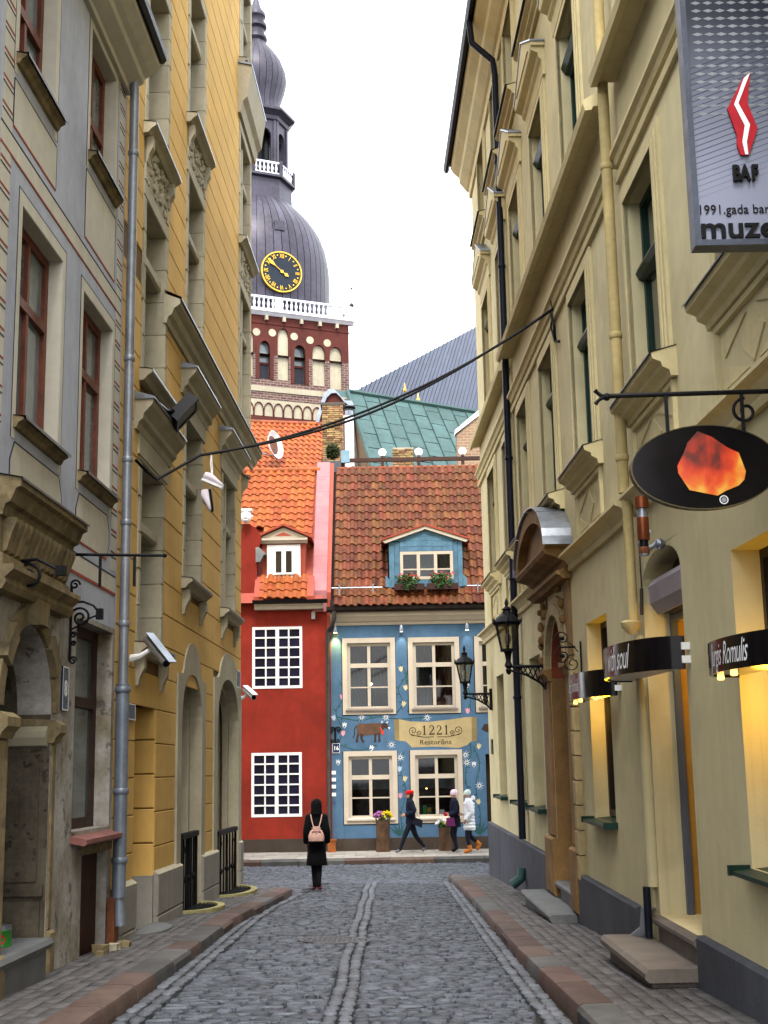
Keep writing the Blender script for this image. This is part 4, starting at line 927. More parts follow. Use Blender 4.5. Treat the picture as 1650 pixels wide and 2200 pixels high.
# blue dormer
DY = 36.52; FD = FF(DY); da, db_ = .12, 2.2; dz0, dz1 = 6.4, 7.72
dorm = MB()
dorm.box(XYZ, da, da + .03, DY + .03, 38.6, 6.3, dz1); dorm.box(XYZ, db_ - .03, db_, DY + .03, 38.6, 6.3, dz1); dorm = dorm.build('dormer', m_bluewood, blue)
m = MB(); wv = (.43, 1.93, 6.62, 7.42)
n_ = 9
for i in range(n_):                                               # upright boards either side
    w = .0
for x0, x1 in ((da, .27), (.275, .425), (1.935, 2.06), (2.065, db_)): MB().cbox(FD, x0, x1, dz0, dz1 - .02, -.03, .0, .006).build('board', m_bluewood, dorm)
for z0, z1 in ((7.425, 7.56), (7.565, 7.72)): MB().cbox(FD, .43, 1.93, z0, z1, -.03, .002, .006).build('board', m_bluewood, dorm)
for z0, z1, in ((7.725, 7.86), (7.865, 8.02)):
    h0 = (8.06 - z0) / .34 * 1.1; h1 = (8.06 - z1) / .34 * 1.1; cx = 1.16
    MB().poly(FD, [(cx - h0, z0), (cx + h0, z0), (cx + h1, z1), (cx - h1, z1)], -.03, .002).build('board', m_bluewood, dorm)
MB().cbox(FD, .43, 1.93, 6.4, 6.615, -.03, .002, .006).build('board', m_bluewood, dorm)
w_ = window(dorm, FD, *wv, .01, m_ivory, m_seeglass, us=((.345, .09), (.67, .09)), vs=(.36,), fw=.085, mw=.04)
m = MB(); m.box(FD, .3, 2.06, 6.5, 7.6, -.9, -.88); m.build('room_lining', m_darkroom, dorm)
c_ = MB(); pts = [(1.0 + .9 * i / 16, .03 * sin(i * 1.7)) for i in range(17)]; c_.add([FD(x, 6.62, -.2 + z) for x, z in pts] + [FD(x, 7.45, -.2 + z) for x, z in pts], [(i, i + 1, 18 + i, 17 + i) for i in range(16)], True); c_.build('curtain', m_curtain, dorm)
for s in (-1, 1):
    m = MB(); e = 1.16 + s * 1.26
    m.add([(1.16, DY - .12, 8.2), (e, DY - .12, 7.78), (e, 38.4, 7.78), (1.16, 38.7, 8.2), (1.16, DY - .12, 8.15), (e, DY - .12, 7.73), (e, 38.4, 7.73), (1.16, 38.7, 8.15)], [(0, 1, 2, 3), (4, 5, 6, 7), (0, 1, 5, 4), (1, 2, 6, 5)]); m.build('dormer_roof', m_redmetal, dorm)
    m = MB(); m.poly(FD, [(1.16, 8.145), (e - s * .03, 7.725), (e - s * .12, 7.66), (1.16, 8.05)][::s], .0, .09); m.build('barge_board', m_ivory, dorm)
    x0, x1 = sorted((1.16 + s * 1.04, 1.16 + s * 1.15)); MB().poly(FD, [(x0, 6.42), (x1, 6.42), (x1, 6.62), ((x0 + x1) / 2, 6.7), (x0, 6.74)], -.03, .012).build('scroll_bracket', m_bluewood, dorm)
m_leaf = M('geranium leaf', (.035, .1, .02), rough=.6, var=.2, scale=8, bump=0, rnd=.4); m_redfl = M('red blossom', (.55, .015, .02), rough=.6, rnd=.2, bump=0)
def leaf_cluster(mb, c, r, n, size, R, flat=.8):
    for _ in range(n):
        d = Vector((R.gauss(0, 1), R.gauss(0, 1), R.gauss(0, 1))).normalized() * (R.random() ** .4)
        p = Vector(c) + Vector((d.x * r[0], d.y * r[1], d.z * r[2])); a = Vector((R.gauss(0, 1), R.gauss(0, 1), R.gauss(0, 1))).normalized(); b = a.orthogonal().normalized(); s = size * R.uniform(.6, 1.3)
        mb.add([p - a * s, p - b * s * .6, p + a * s, p + b * s * .6], [(0, 1, 2, 3)])
R_ = random.Random(5)
for X0, X1, lab in ((.25, 1.1, 'flower box with red geraniums under the left half of the blue dormer window'), (1.17, 2.05, 'flower box with red geraniums under the right half of the blue dormer window')):
    fb = thing('flower_box', lab, 'flower box', ((X0 + X1) / 2, DY - .18, 6.42), 'geranium boxes on the blue dormer')
    MB().box(XYZ, X0, X1, DY - .28, DY - .06, 6.3, 6.47).build('box', M('dark brown wood', (.05, .02, .018), rough=.7), fb)
    f = MB(); w = (X1 - X0) / 2
    leaf_cluster(f, ((X0 + X1) / 2 - .05, DY - .18, 6.6), (w * .85, .16, .17), 260, .05, R_); leaf_cluster(f, ((X0 + X1) / 2, DY - .26, 6.42), (w * .7, .08, .14), 90, .05, R_)
    tag(f.build('foliage', m_leaf, fb), kind='stuff')
    f = MB()
    for _ in range(20): leaf_cluster(f, ((X0 + X1) / 2 + R_.uniform(-w, w) * .75, DY - .2 + R_.uniform(-.1, .05), 6.65 + R_.uniform(-.12, .14)), (.03, .03, .03), 7, .026, R_)
    tag(f.build('blossoms', m_redfl, fb), kind='stuff')

# ------------------------------------------------------------------ red house
red = thing('house', 'red plastered house with white many paned windows and an orange tiled roof', 'house', (-4, 37, -.8))
RW_ = [(-3.76, -2.36, 3.64, 5.36, .05), (-3.78, -2.39, .15, 1.88, .05)]
RL = -6.9
m = MB(); wall_sheet(m, FB, RL, DIV, -1.2, 5.82, [h for h in RW_], .05); m.box(XYZ, RL, RL + .01, YB, 43, -1.2, 8.4); m.box(XYZ, RL, DIV, 42.98, 43, -1.2, 6); m.build('wall', m_redwall, red)
MB().poly(FB, [(RL, 5.821), (-3.66, 5.821), (-3.62, 7.5), (-3.5, 7.9), (-3.62, 8.15), (-3.85, 8.32), (RL, 8.34)], -.35, 0).build('attic_wall', m_redwall, red)
MB().box(FB, RL, DIV, -1.2, -.44, -.01, .03).build('base_course', m_darkgray, red)
for a, b, v0, v1, _ in RW_:
    window(red, FB, a, b, v0, v1, .015, m_white, M('blue black glass', (.012, .012, .03), rough=.08, spec=.5, rnd=.3, bump=.04, bscale=2), us=(.27, (.5, .1), .73), vs=(1 / 6 + .01, 2 / 6 + .005, .5, 4 / 6 - .005, 5 / 6 - .01), fw=.075, mw=.042)
# eaves board and gutter
MB().prof(FB, [(-.01, 5.83), (.22, 5.83), (.25, 5.92), (.3, 5.94), (.3, 6.02), (-.01, 6.04)], -3.68, -1.75).build('eaves_board', m_ivory, red)
MB().prof(FB, [(.3, 6.0), (.33, 5.97), (.4, 5.99), (.42, 6.08), (.3, 6.08)], -3.72, -1.62).build('gutter', m_black, red)
EZ2 = 6.12
m = MB(); m.add([(RL, EY + .15, EZ2 - .1), (DIV - .2, EY + .15, EZ2 - .1), (DIV - .2, RY, RZ - .14), (RL, RY, RZ - .14), (RL, 43.2, 6), (DIV, 43.2, 6)], [(0, 1, 2, 3), (3, 2, 5, 4)]); m.build('roof', m_redmetal, red)
SR = Vector((0, RY - EY, RZ - EZ2)); lr = SR.length
def red_skip(x, s):
    X_ = -6.6 + x
    if s < .75: return not (-3.5 < X_ < -2.16)
    if X_ < -3.66 and s < 2.9: return True
    return -3.72 < X_ < -2.08 and .55 < s < 2.35 - abs(X_ + 2.92) * .3
tile_roof(red, (-6.6, EY, EZ2 - .02), (1, 0, 0), SR, .235, lr / 19, 19, 19, m_orangetile, red_skip)
for i in range(14):
    k = MB(); k.lathe((0, 0, 0), [(.1, -.18), (.11, -.16), (.1, .17), (.085, .18)], 10, True)
    inst('ridge_tile', k.mesh('ridge_tile', m_orangetile), red, Matrix.Translation((-6.5 + i * .335, RY, RZ - .02)) @ Matrix.Rotation(pi / 2, 4, 'Y'))
for x0, x1 in ((-3.68, -3.42), (-2.2, -2.0)):
    a_ = Vector((0, EY - .04, EZ2)); b_ = a_ + SR * (.8 / lr)
    m = MB(); m.add([(x0, a_.y, a_.z + .05), (x1, a_.y, a_.z + .05), (x1, b_.y, b_.z + .05), (x0, b_.y, b_.z + .05), (x0, a_.y, a_.z - .05), (x1, a_.y, a_.z - .05)], [(0, 1, 2, 3), (0, 1, 5, 4)]); m.build('flashing', m_redmetal, red)
# firewall between the two roofs, capped with pink sheets
for i in range(8):
    a_ = Vector((0, EY + .3, EZ + .5)) + SL * (i / 8.4); b_ = Vector((0, EY + .3, EZ + .5)) + SL * ((i + 1) / 8.4 - .002)
    m = MB(); m.add([(x, p.y, p.z + dz) for dz in (0, -.6) for p in (a_, b_) for x in (-2.06, DIV - .1)], [(0, 1, 3, 2), (0, 2, 6, 4), (1, 3, 7, 5), (0, 1, 5, 4)]); m.build('wall_cap', m_pinkmetal, red)
m = MB(); a_ = Vector((0, EY + .3, EZ + .44)); b_ = a_ + SL * .955
m.add([(x, p.y, p.z + dz) for dz in (0, -1.2) for p in (a_, b_) for x in (DIV - .099, DIV + .02)], [(0, 1, 3, 2), (1, 3, 7, 5), (0, 1, 5, 4)]); m.build('firewall', m_redmetal, red)
# red dormer
DR = 36.78; FRD = FF(DR)
d2 = MB(); d2.box(XYZ, -3.5, -3.44, DR + .01, 38.6, 6.5, 8.0); d2.box(XYZ, -2.33, -2.27, DR + .01, 38.6, 6.5, 8.0); d2.box(FRD, -3.5, -2.27, 6.72, 8.0, -.05, -.02); d2.box(FRD, -3.72, -2.1, 6.66, 6.74, -.3, .06)
d2 = d2.build('dormer', m_redmetal, red)
wd = (-3.36, -2.41, 6.78, 7.72)
m = MB(); m.box(FRD, wd[0], wd[1], wd[2], wd[3], -.02, .02); m.box(FRD, wd[0] - .02, wd[1] + .02, wd[2] - .02, wd[2] + .02, .02, .05); m.build('window_board', m_white, d2)
w_ = window(d2, FRD, -3.16, -2.6, 6.86, 7.58, .085, m_white, m_pane, us=((.5, .12),), fw=.05)
MB().prof(FRD, [(-.05, 7.76), (.06, 7.76), (.1, 7.82), (.14, 7.84), (.14, 7.9), (-.05, 7.92)], -3.58, -2.2).build('dormer_cornice', m_ivory, d2)
m = MB(); m.poly(FRD, [(-3.58, 7.92), (-2.2, 7.92), (-2.89, 8.22)], -.05, .06); m.poly(FRD, [(-3.2, 7.96), (-2.58, 7.96), (-2.89, 8.1)], .06, .066); m.build('pediment', m_ivory, d2)
MB().poly(FRD, [(-3.15, 7.97), (-2.63, 7.97), (-2.89, 8.085)], .066, .07).build('tympanum', m_redmetal, d2)
for s in (-1, 1):
    m = MB(); e = -2.89 + s * .82
    m.add([(-2.89, DR - .16, 8.32), (e, DR - .16, 7.95), (e, 38.3, 7.95), (-2.89, 38.5, 8.32), (-2.89, DR - .16, 8.26), (e, DR - .16, 7.89), (e, 38.3, 7.89), (-2.89, 38.5, 8.26)], [(0, 1, 2, 3), (4, 5, 6, 7), (0, 1, 5, 4), (1, 2, 6, 5)]); m.build('dormer_roof', m_redmetal, d2)
MB().prof(lambda u, v, p: Vector((-3.66 + p, YB - .1 + u, v)), [(0, 7.2), (.12, 7.2), (.22, 7.4), (.3, 7.42), (.1, 7.62), (0, 7.62)], 0, .3).build('scroll_bracket', m_zinc, red)
# lion mask / bust on the attic corner
bust = MB(); o = Vector((-3.93, YB - .12, 8.33))
bust.ball(o + Vector((0, -.02, .17)), .16, 14, 10, sy=.9, sz=1.15); bust.ball(o + Vector((0, -.16, .14)), .05, 8, 6); bust.box(XYZ, o.x - .17, o.x + .17, o.y - .13, o.y + .15, o.z + .33, o.z + .39); bust.box(XYZ, o.x - .13, o.x + .13, o.y - .1, o.y + .13, o.z + .29, o.z + .33)
for s in (-1, 1): bust.ball(o + Vector((s * .06, -.14, .22)), .025, 8, 6); bust.ball(o + Vector((s * .15, .0, .18)), .045, 8, 6)
bust.ball(o + Vector((0, -.13, .05)), .06, 8, 6, sz=.5)
bust = bust.build('carved_head', m_white, None, loc=o); tag(bust, 'white carved head block on the corner of the red attic wall', 'carved head'); 


# ================================================================== BEHIND: old roofs, cathedral nave and tower
m_towred = M('red tower plaster', (.1, .026, .02), rough=.9, var=.16, scale=.25, bump=.15, bscale=6, streak=.12)
m_nichewhite = M('aged white plaster', (.42, .38, .28), rough=.9, var=.12, scale=.3, bump=.1, bscale=5, streak=.2)
m_copperbrown = M('brown copper sheet', (.066, .06, .085), rough=.45, var=.24, scale=.35, bump=.05, bscale=4, metal=.15, rnd=.1)
m_whitestone = M('white balustrade', (.72, .74, .8), rough=.6, var=.05, scale=.5, bump=0)
m_gold = M('gilding', (.75, .45, .06), rough=.35, var=.1, scale=1, bump=0, metal=.6)
m_clockface = M('dark clock face', (.02, .028, .04), rough=.5, var=.1, bump=0)
m_patina = M('verdigris copper', (.05, .1, .096), rough=.65, var=.2, scale=.9, bump=.1, bscale=8, rnd=.14, streak=.25, dark=(.035, .072, .07))
m_nave = M('dark seamed roof', (.045, .056, .09), rough=.4, var=.14, scale=.5, bump=.05, bscale=5, rnd=.1)
def brick_mat(name, c1, c2, mortar, s):
    m = M(name, c1, rough=.9, var=.2, scale=.8, bump=0); n = m.node_tree; L = n.links.new; b = n.nodes['Principled BSDF']
    t = n.nodes.new('ShaderNodeTexBrick'); t.inputs['Scale'].default_value = s; t.inputs['Color1'].default_value = c1 + (1,); t.inputs['Color2'].default_value = c2 + (1,); t.inputs['Mortar'].default_value = mortar + (1,)
    t.inputs['Mortar Size'].default_value = .022; t.inputs['Brick Width'].default_value = .55; t.inputs['Row Height'].default_value = .22
    g_ = n.nodes.new('ShaderNodeNewGeometry'); mp = n.nodes.new('ShaderNodeMapping'); mp.inputs['Rotation'].default_value = (rad(-90), 0, 0)
    L(g_.outputs['Position'], mp.inputs[0]); L(mp.outputs[0], t.inputs[0]); L(t.outputs[0], b.inputs['Base Color']); return m
m_tbrick = brick_mat('dark tower brick', (.07, .035, .03), (.13, .075, .06), (.25, .2, .18), 1.15)

# the cathedral tower, turned a little to the right
TN = Vector((.391, -.920, 0)); TE = Vector((.9205, .3907, 0)); TC = Vector((-10.04, 100, 0))
FT = frame(TC + TN * 5.75, TE, 1)
tow = thing('cathedral_tower', 'red brick cathedral tower with clock, white balustrade and copper domes', 'church tower', TC)
m = MB(); niches = [(-2.95, -1.95, 30.1, 33.1, 33.7), (-.05, .84, 30.0, 33.2, 34.1), (2.75, 3.78, 29.85, 32.3, 33.1), (4.15, 5.15, 29.7, 32.3, 33.1), (-5.4, -4.4, 30.1, 32.6, 33.3)]
wins = [(-1.5, -.66, 29.95, 32.2, 32.95), (1.26, 2.16, 29.8, 32.2, 32.9), (-4.2, -3.3, 29.95, 32.2, 32.95)]
holes = [(a, b, c_, d, .22) for a, b, c_, d, e in niches] + [(a, b, c_, d, .5) for a, b, c_, d, e in wins]
wall_sheet(m, FT, -5.75, 5.75, 29.4, 31.9, [(a, b, c_, 31.95, dd) for a, b, c_, d, dd in holes], .22); m.build('wall', m_tbrick, tow)['label'] = 'dark patterned brick wall between the niches'
m = MB(); wall_sheet(m, FT, -5.75, 5.75, 31.9, 35.1, [(a, b, 31.85, e, .22) for a, b, c_, d, e in niches] + [(a, b, 31.85, e, .5) for a, b, c_, d, e in wins], .22)
for a, b, c_, d, e in niches + wins:                              # pointed heads: fill the corners above the curve
    hw = (b - a) / 2; cx = (a + b) / 2; pts = [(cx + hw * cos(t * pi / 2), d + (e - d) * sin(t * pi / 2) ** .8) for t in [i / 8 for i in range(9)]]
    m.poly(FT, [(b, e)] + pts[::-1], -.2, 0); m.poly(FT, [(a, e)] + [(2 * cx - x, y) for x, y in pts[::-1]], -.2, 0)
m.box(FT, -5.75, 5.75, 0, 29.0, -11.5, -11.4); m.box(FT, 5.65, 5.75, 0, 35.1, -11.5, -.001); m.box(FT, -5.75, -5.65, 0, 35.1, -11.5, -.001); m.build('wall', m_towred, tow)
for a, b, c_, d, e in niches: MB().box(FT, a, b, c_, e, -.25, -.2).build('niche', m_nichewhite, tow)
for a, b, c_, d, e in wins:
    w = MB(); w.ring(FT, [(a - .28, c_)] + [((a + b) / 2 - ((b - a) / 2 + .28) * cos(t), d + (e + .25 - d) * sin(t)) for t in [pi * i / 10 for i in range(11)]] + [(b + .28, c_)], [(a, c_)] + [((a + b) / 2 - (b - a) / 2 * cos(t), d + (e - d) * sin(t) ** .8) for t in [pi * i / 10 for i in range(11)]] + [(b, c_)], -.3, .06)
    w.box(FT, a, b, 31.2, 31.36, -.46, -.36); o = w.build('window', m_towred, tow)
    MB().box(FT, a, b, c_, 31.2, -.48, -.44).build('louvre', M('dark louvre', (.03, .03, .04), rough=.7), o); MB().box(FT, a, b, 31.36, e, -.48, -.44).build('pane', m_pane_grey, o)
for u, v in ((-1.73, 33.58), (-.48, 33.65), (1.27, 33.55), (2.55, 33.4), (3.96, 33.33)):
    k = MB(); k.poly(FT, arc(u, v, .3, .3, 0, 345, 15), -.02, .02); k.build('roundel', m_nichewhite, tow)
MB().box(FT, -5.76, 5.76, 28.98, 29.4, -.1, .06).build('string_course', m_nichewhite, tow)
MB().box(FT, -5.75, 5.75, 28.4, 28.97, -.1, 0).build('wall', m_tbrick, tow)
MB().box(FT, -5.75, 5.75, 27.1, 28.39, -.1, -.02).build('frieze', m_nichewhite, tow)
for i in range(15):
    c_ = -5.4 + i * .77; o = [(c_ - .38 + .0, 27.1)] + [(c_ - .385 * cos(t) , 27.35 + .8 * sin(t) ** .75) for t in [pi * j / 10 for j in range(11)]] + [(c_ + .38, 27.1)]; n_ = [(c_ - .32, 27.1)] + [(c_ - .325 * cos(t), 27.35 + .72 * sin(t) ** .75) for t in [pi * j / 10 for j in range(11)]] + [(c_ + .32, 27.1)]
    MB().ring(FT, o, n_, -.03, .06).build('frieze_arch', m_towred, tow)
MB().box(FT, -5.75, 5.75, 26.5, 27.09, -.1, .02).build('string_course', m_towred, tow)
MB().box(FT, -5.75, 5.75, 0, 26.49, -.1, 0).build('wall', m_tbrick, tow)
MB().box(FT, -5.8, 5.8, 34.3, 34.38, -.1, .05).build('string_course', m_towred, tow)
m = MB(); m.prof(FT, [(-.1, 34.95), (.1, 34.95), (.35, 35.2), (.4, 35.2), (.4, 35.42), (-.1, 35.42)], -6.1, 6.1); m.box(FT, 5.7, 6.1, 35.2, 35.42, -11.8, -.1); m.build('gallery_cornice', m_whitestone, tow)
MB().box(FT, -5.6, 5.6, 35.3, 35.45, -11.4, 0).build('gallery_floor', m_copperbrown, tow)
for u in (-1.1, .3, 1.7, 3.2, 4.6): MB().box(FT, u, u + .22, 34.55, 34.9, 0, .3).build('bracket', m_nichewhite, tow)
bal = MB(); bal.lathe((0, 0, 0), [(.1, 0), (.1, .08), (.06, .12), (.12, .35), (.1, .5), (.05, .62), (.09, .72), (.09, .78)], 8)
bme = bal.mesh('baluster', m_whitestone)
MB().box(FT, -6.0, 6.0, 36.22, 36.38, .2, .42).build('handrail', m_whitestone, tow); m = MB(); m.box(FT, 5.78, 6.0, 36.22, 36.38, -11.6, .19); m.build('handrail', m_whitestone, tow)
for i in range(32):
    u = -5.7 + i * .37
    if i in (15, 31): MB().box(FT, u - .24, u + .24, 35.42, 36.22, .18, .44).build('pedestal', m_whitestone, tow); continue
    inst('baluster', bme, tow, Matrix.Translation(FT(u, 35.43, .31)))
for i in range(10): inst('baluster', bme, tow, Matrix.Translation(FT(5.88, 35.43, -.3 - i * 1.0)))
m = MB(); m.tube([FT(5.9, 36.38, .3), FT(5.9, 37.9, .3)], .035, 6); m.ball(FT(5.9, 36.5, .3), .2, 10, 6); m.ball(FT(5.9, 37.9, .3), .09, 8, 6); m.build('finial', M('dark finial', (.05, .04, .05)), tow)
# dome with standing seams: one sheet per bay
DOME = [(5.92, 35.4), (5.96, 37.5), (5.98, 39.2), (5.92, 40.6), (5.68, 42.0), (5.3, 43.1), (4.75, 44.05), (4.1, 44.9), (3.45, 45.6), (2.95, 46.05)]
def sheets(prof, n, name, mat, rot=0, gap=.0045, sides=None):
    for k in range(n):
        a0, a1 = rot + 2 * pi * k / n + gap, rot + 2 * pi * (k + 1) / n - gap
        if cos((a0 + a1) / 2) * TN.x + sin((a0 + a1) / 2) * TN.y < -.45: continue
        s = MB(); V = []
        for r, z in prof: V += [TC + Vector((r * cos(a0), r * sin(a0), z)), TC + Vector((r * cos((a0 + a1) / 2) * 1.001, r * sin((a0 + a1) / 2) * 1.001, z)), TC + Vector((r * cos(a1), r * sin(a1), z))]
        m_ = len(prof); s.add(V, [(3 * i + j, 3 * i + j + 1, 3 * i + j + 4, 3 * i + j + 3) for i in range(m_ - 1) for j in (0, 1)], True); s.build(name, mat, tow, ang=60)
MB().lathe(TC, [(r * .985, z) for r, z in DOME], 64).build('dome', m_black, tow)
sheets(DOME, 56, 'copper_sheet', m_copperbrown)
th0 = math.atan2(TN.y, TN.x) - pi / 8
oct_ = lambda prof, name, mat: MB().lathe(TC, prof, 8, False, rot=th0).build(name, mat, tow)
k8 = 1 / cos(pi / 8)
oct_([(2.9 * k8, 45.75), (2.75 * k8, 46.0), (2.7 * k8, 47.7), (3.0 * k8, 47.8), (3.0 * k8, 48.0), (0, 48.0)], 'drum', m_copperbrown)
for k in range(8):                                                # lantern: eight piers and arches, white balustrade panels
    a = th0 + pi / 8 + k * pi / 4; nn = Vector((cos(a), sin(a), 0)); tt = Vector((-sin(a), cos(a), 0))
    if nn.dot(TN) < -.5: continue
    fr = lambda u, v, p, nn=nn, tt=tt: TC + tt * u + nn * (2.35 + p) + Vector((0, 0, v)); hw = 2.35 * math.tan(pi / 8)
    m = MB(); m.box(fr, -hw, -.56, 48, 52.9, -.3, 0); m.box(fr, .56, hw, 48, 52.9, -.3, 0); m.box(fr, -.56, .56, 52.2, 52.9, -.3, 0)
    A_ = arc(0, 51.6, .56, .6, 0, 180, 10); m.poly(fr, [(.56, 52.2)] + A_[:6][::-1], -.3, -.001); m.poly(fr, [(-.56, 52.2)] + A_[5:], -.3, -.001)
    m.box(fr, -hw, -hw + .25, 48, 52.9, 0, .12); m.box(fr, hw - .25, hw, 48, 52.9, 0, .12)
    m.build('lantern_pier', m_copperbrown, tow)
    m = MB(); h2 = 2.9 * math.tan(pi / 8); m.box(fr, -h2 + .1, h2 - .1, 48.0, 48.15, .3, .5); m.box(fr, -h2 + .1, h2 - .1, 48.95, 49.1, .3, .5)
    m.build('handrail', m_whitestone, tow)
    for j in range(6): inst('baluster', bme, tow, Matrix.Translation(fr(-.85 + j * .34, 48.15, .4)))
    MB().box(fr, h2 - .12, h2 + .16, 48, 49.2, .28, .6).build('pedestal', m_copperbrown, tow)
MB().lathe(TC, [(1.3, 48), (1.3, 52.9)], 12).build('lantern_core', m_black, tow)
oct_([(2.35 * k8, 52.9), (2.5 * k8, 53.0), (2.55 * k8, 53.3), (2.85 * k8, 53.55), (3.0 * k8, 53.65), (3.0 * k8, 53.85), (2.3 * k8, 54.2)], 'lantern_cornice', m_copperbrown)
ONI = [(2.25, 54.0), (2.05, 54.7), (2.05, 55.4), (2.35, 56.3), (2.55, 57.2), (2.5, 58.0), (2.1, 59.1), (1.5, 60.0), (.95, 60.7), (.75, 61.0)]
MB().lathe(TC, [(r * .98, z) for r, z in ONI], 32).build('onion_dome', m_black, tow)
sheets(ONI, 28, 'copper_sheet', m_copperbrown, gap=.008)
MB().lathe(TC, [(.75, 60.9), (.95, 61.2), (.9, 61.5), (.7, 61.6), (.7, 62.1), (.92, 62.3), (.9, 62.6), (.66, 62.7), (.66, 63.1), (.82, 63.3), (.8, 63.6), (.5, 64.0), (.3, 64.6), (.12, 65.5), (.1, 70.5), (0, 71)], 20).build('spire', m_copperbrown, tow)
# clock
CK = (.14, 38.46); fcq = lambda x, y, z: FT(CK[0] + x, CK[1] + y, .42 + z)
k = MB(); k.poly(FT, arc(CK[0], CK[1], 1.6, 1.6, 0, 352.5, 47), .2, .42); k.build('clock_face', m_clockface, tow)
k = MB(); k.ring(FT, arc(*CK, 1.64, 1.64, 0, 360, 48), arc(*CK, 1.54, 1.54, 0, 360, 48), .3, .47); k.build('clock_rim', m_gold, tow)
for i, t in enumerate('XII I II III IIII V VI VII VIII IX X XI'.split()):
    a = pi / 2 - 2 * pi * i / 12; vs_, fs_ = text_mb(t, .5, .02, sx=.62, offset=.006)
    cx_, cy_ = (max(v[0] for v in vs_) + min(v[0] for v in vs_)) / 2, .18
    k = MB(); k.add([fcq(1.28 * cos(a) + (x - cx_) * sin(a) + (y - cy_) * cos(a), 1.28 * sin(a) - (x - cx_) * cos(a) + (y - cy_) * sin(a), z + .03) for x, y, z in vs_], fs_); k.build('numeral', m_gold, tow)
    a -= pi / 12; k = MB(); k.poly(fcq, [(1.34 * cos(a) + .07 * cos(a + j * pi / 2), 1.34 * sin(a) + .07 * sin(a + j * pi / 2)) for j in range(4)], .0, .04); k.build('hour_mark', m_gold, tow)
for ang_, L_, nm in ((rad(-32), .72, 'hour_hand'), (rad(141), 1.2, 'minute_hand')):
    q = lambda r, s: (r * cos(ang_) - s * sin(ang_), r * sin(ang_) + s * cos(ang_)); k = MB()
    a_ = .55 if nm == 'hour_hand' else .9
    k.poly(fcq, [q(-.1, -.02), q(L_ * a_ * .6, -.025), q(L_ * a_, -.15), q(L_ * (a_ + .25), -.05), q(L_ * (a_ + .35), 0), q(L_ * (a_ + .25), .05), q(L_ * a_, .15), q(L_ * a_ * .6, .025), q(-.1, .02)], .05, .1); k.poly(fcq, arc(0, 0, .13, .13, 0, 330, 11), .04, .12) if nm == 'hour_hand' else None
    k.build(nm, m_gold, tow)
MB().box(FT, -.25, .55, 42.05, 42.8, -1.2, .0).build('hatch', m_copperbrown, tow)

# nave roof: long seamed sheets
nv = thing('cathedral_nave', 'cathedral nave roof of dark grey seamed metal rising behind the green roof', 'church', (3, 92, 20))
NA, NB, NE = Vector((-2.4, 88, 26.8)), Vector((7.93, 100, 35.86)), Vector((5.2, 88, 25.6))
for i in range(40):
    t0, t1 = i / 30, (i + 1) / 30 - .002; s = MB()
    a, b, c_, d = NA + (NE - NA) * t0, NA + (NE - NA) * t1, NA + (NB - NA) * t1, NA + (NB - NA) * t0
    lift = (NE - NA).cross(NB - NA).normalized(); lift = lift if lift.z > 0 else -lift
    s.add([a, b, c_, d], [(0, 1, 2, 3)]); s.add([b - (NE - NA).normalized() * .06, b, c_, c_ - (NE - NA).normalized() * .06] + [p + lift * .09 for p in (b - (NE - NA).normalized() * .06, b, c_, c_ - (NE - NA).normalized() * .06)], [(4, 5, 6, 7), (0, 3, 7, 4), (1, 2, 6, 5)])
    s.build('roof_sheet', m_nave, nv)
m = MB(); m.add([NA, NA + (NE - NA) * 1.34, Vector((9, 88, 0)), Vector((-2.4, 88, 0)), NA + (NB - NA) * 1.34, Vector((14, 120, 0)), Vector((-2.4, 120, 0)), NA + Vector((0, 30, 0))], [(0, 1, 2, 3), (1, 4, 5, 2), (0, 3, 6, 7), (4, 7, 6, 5), (0, 4, 7)]); m.build('wall', m_towred, nv)
m = MB(); p0, p1, p2 = Vector((-3.6, 80, 19.5)), Vector((-2.0, 80, 22.6)), Vector((-1.6, 80, 19.3)); m.add([p0, p1, p2, p0 + Vector((0, 8, 0)), p1 + Vector((0, 8, 0)), p2 + Vector((0, 8, 0))], [(0, 1, 2), (0, 1, 4, 3), (1, 2, 5, 4)]); m.build('side_roof', m_nave, nv)

# green copper roofed house
cop = thing('house', 'house with a green verdigris copper roof and curved gable behind the terrace', 'house', (2, 54, 0))
A_, B_, C_ = Vector((-1.49, 54, 17.2)), Vector((4.42, 58, 17.22)), Vector((-.51, 50, 13.16))
EX, EC = (B_ - A_) / 9.0, (C_ - A_) / 5.0; nn = EX.cross(EC).normalized(); nn = nn if nn.z > 0 else -nn
for i in range(-1, 11):
    for j in range(6):
        o = A_ + EX * i + EC * (j + (.5 if i % 2 else 0)); s = MB(); g_ = .03
        if j == 0 and i % 2: 
            q0 = A_ + EX * i; s.add([q0 + EX * g_, q0 + EX * (1 - g_), q0 + EX * (1 - g_) + EC * .48, q0 + EX * g_ + EC * .48], [(0, 1, 2, 3)]); s.build('roof_sheet', m_patina, cop); s = MB()
        if i == -1: continue
        p = [o + EX * g_ + EC * .02, o + EX * (1 - g_) + EC * .02, o + EX * (1 - g_) + EC * .98, o + EX * g_ + EC * .98]; p = [q + nn * rng.uniform(0, .015) for q in p]
        e_ = [o, o + EX * g_ * .5, o + EX * g_ * .5 + EC, o + EC]
        s.add(p, [(0, 1, 2, 3)]); s.add([e_[0] + nn * .05, e_[1] + nn * .05, e_[2] + nn * .05, e_[3] + nn * .05, e_[0] - nn * .05, e_[3] - nn * .05, e_[1] - nn * .05, e_[2] - nn * .05], [(0, 1, 2, 3), (0, 3, 5, 4), (1, 2, 7, 6)])
        s.build('roof_sheet', m_patina, cop)
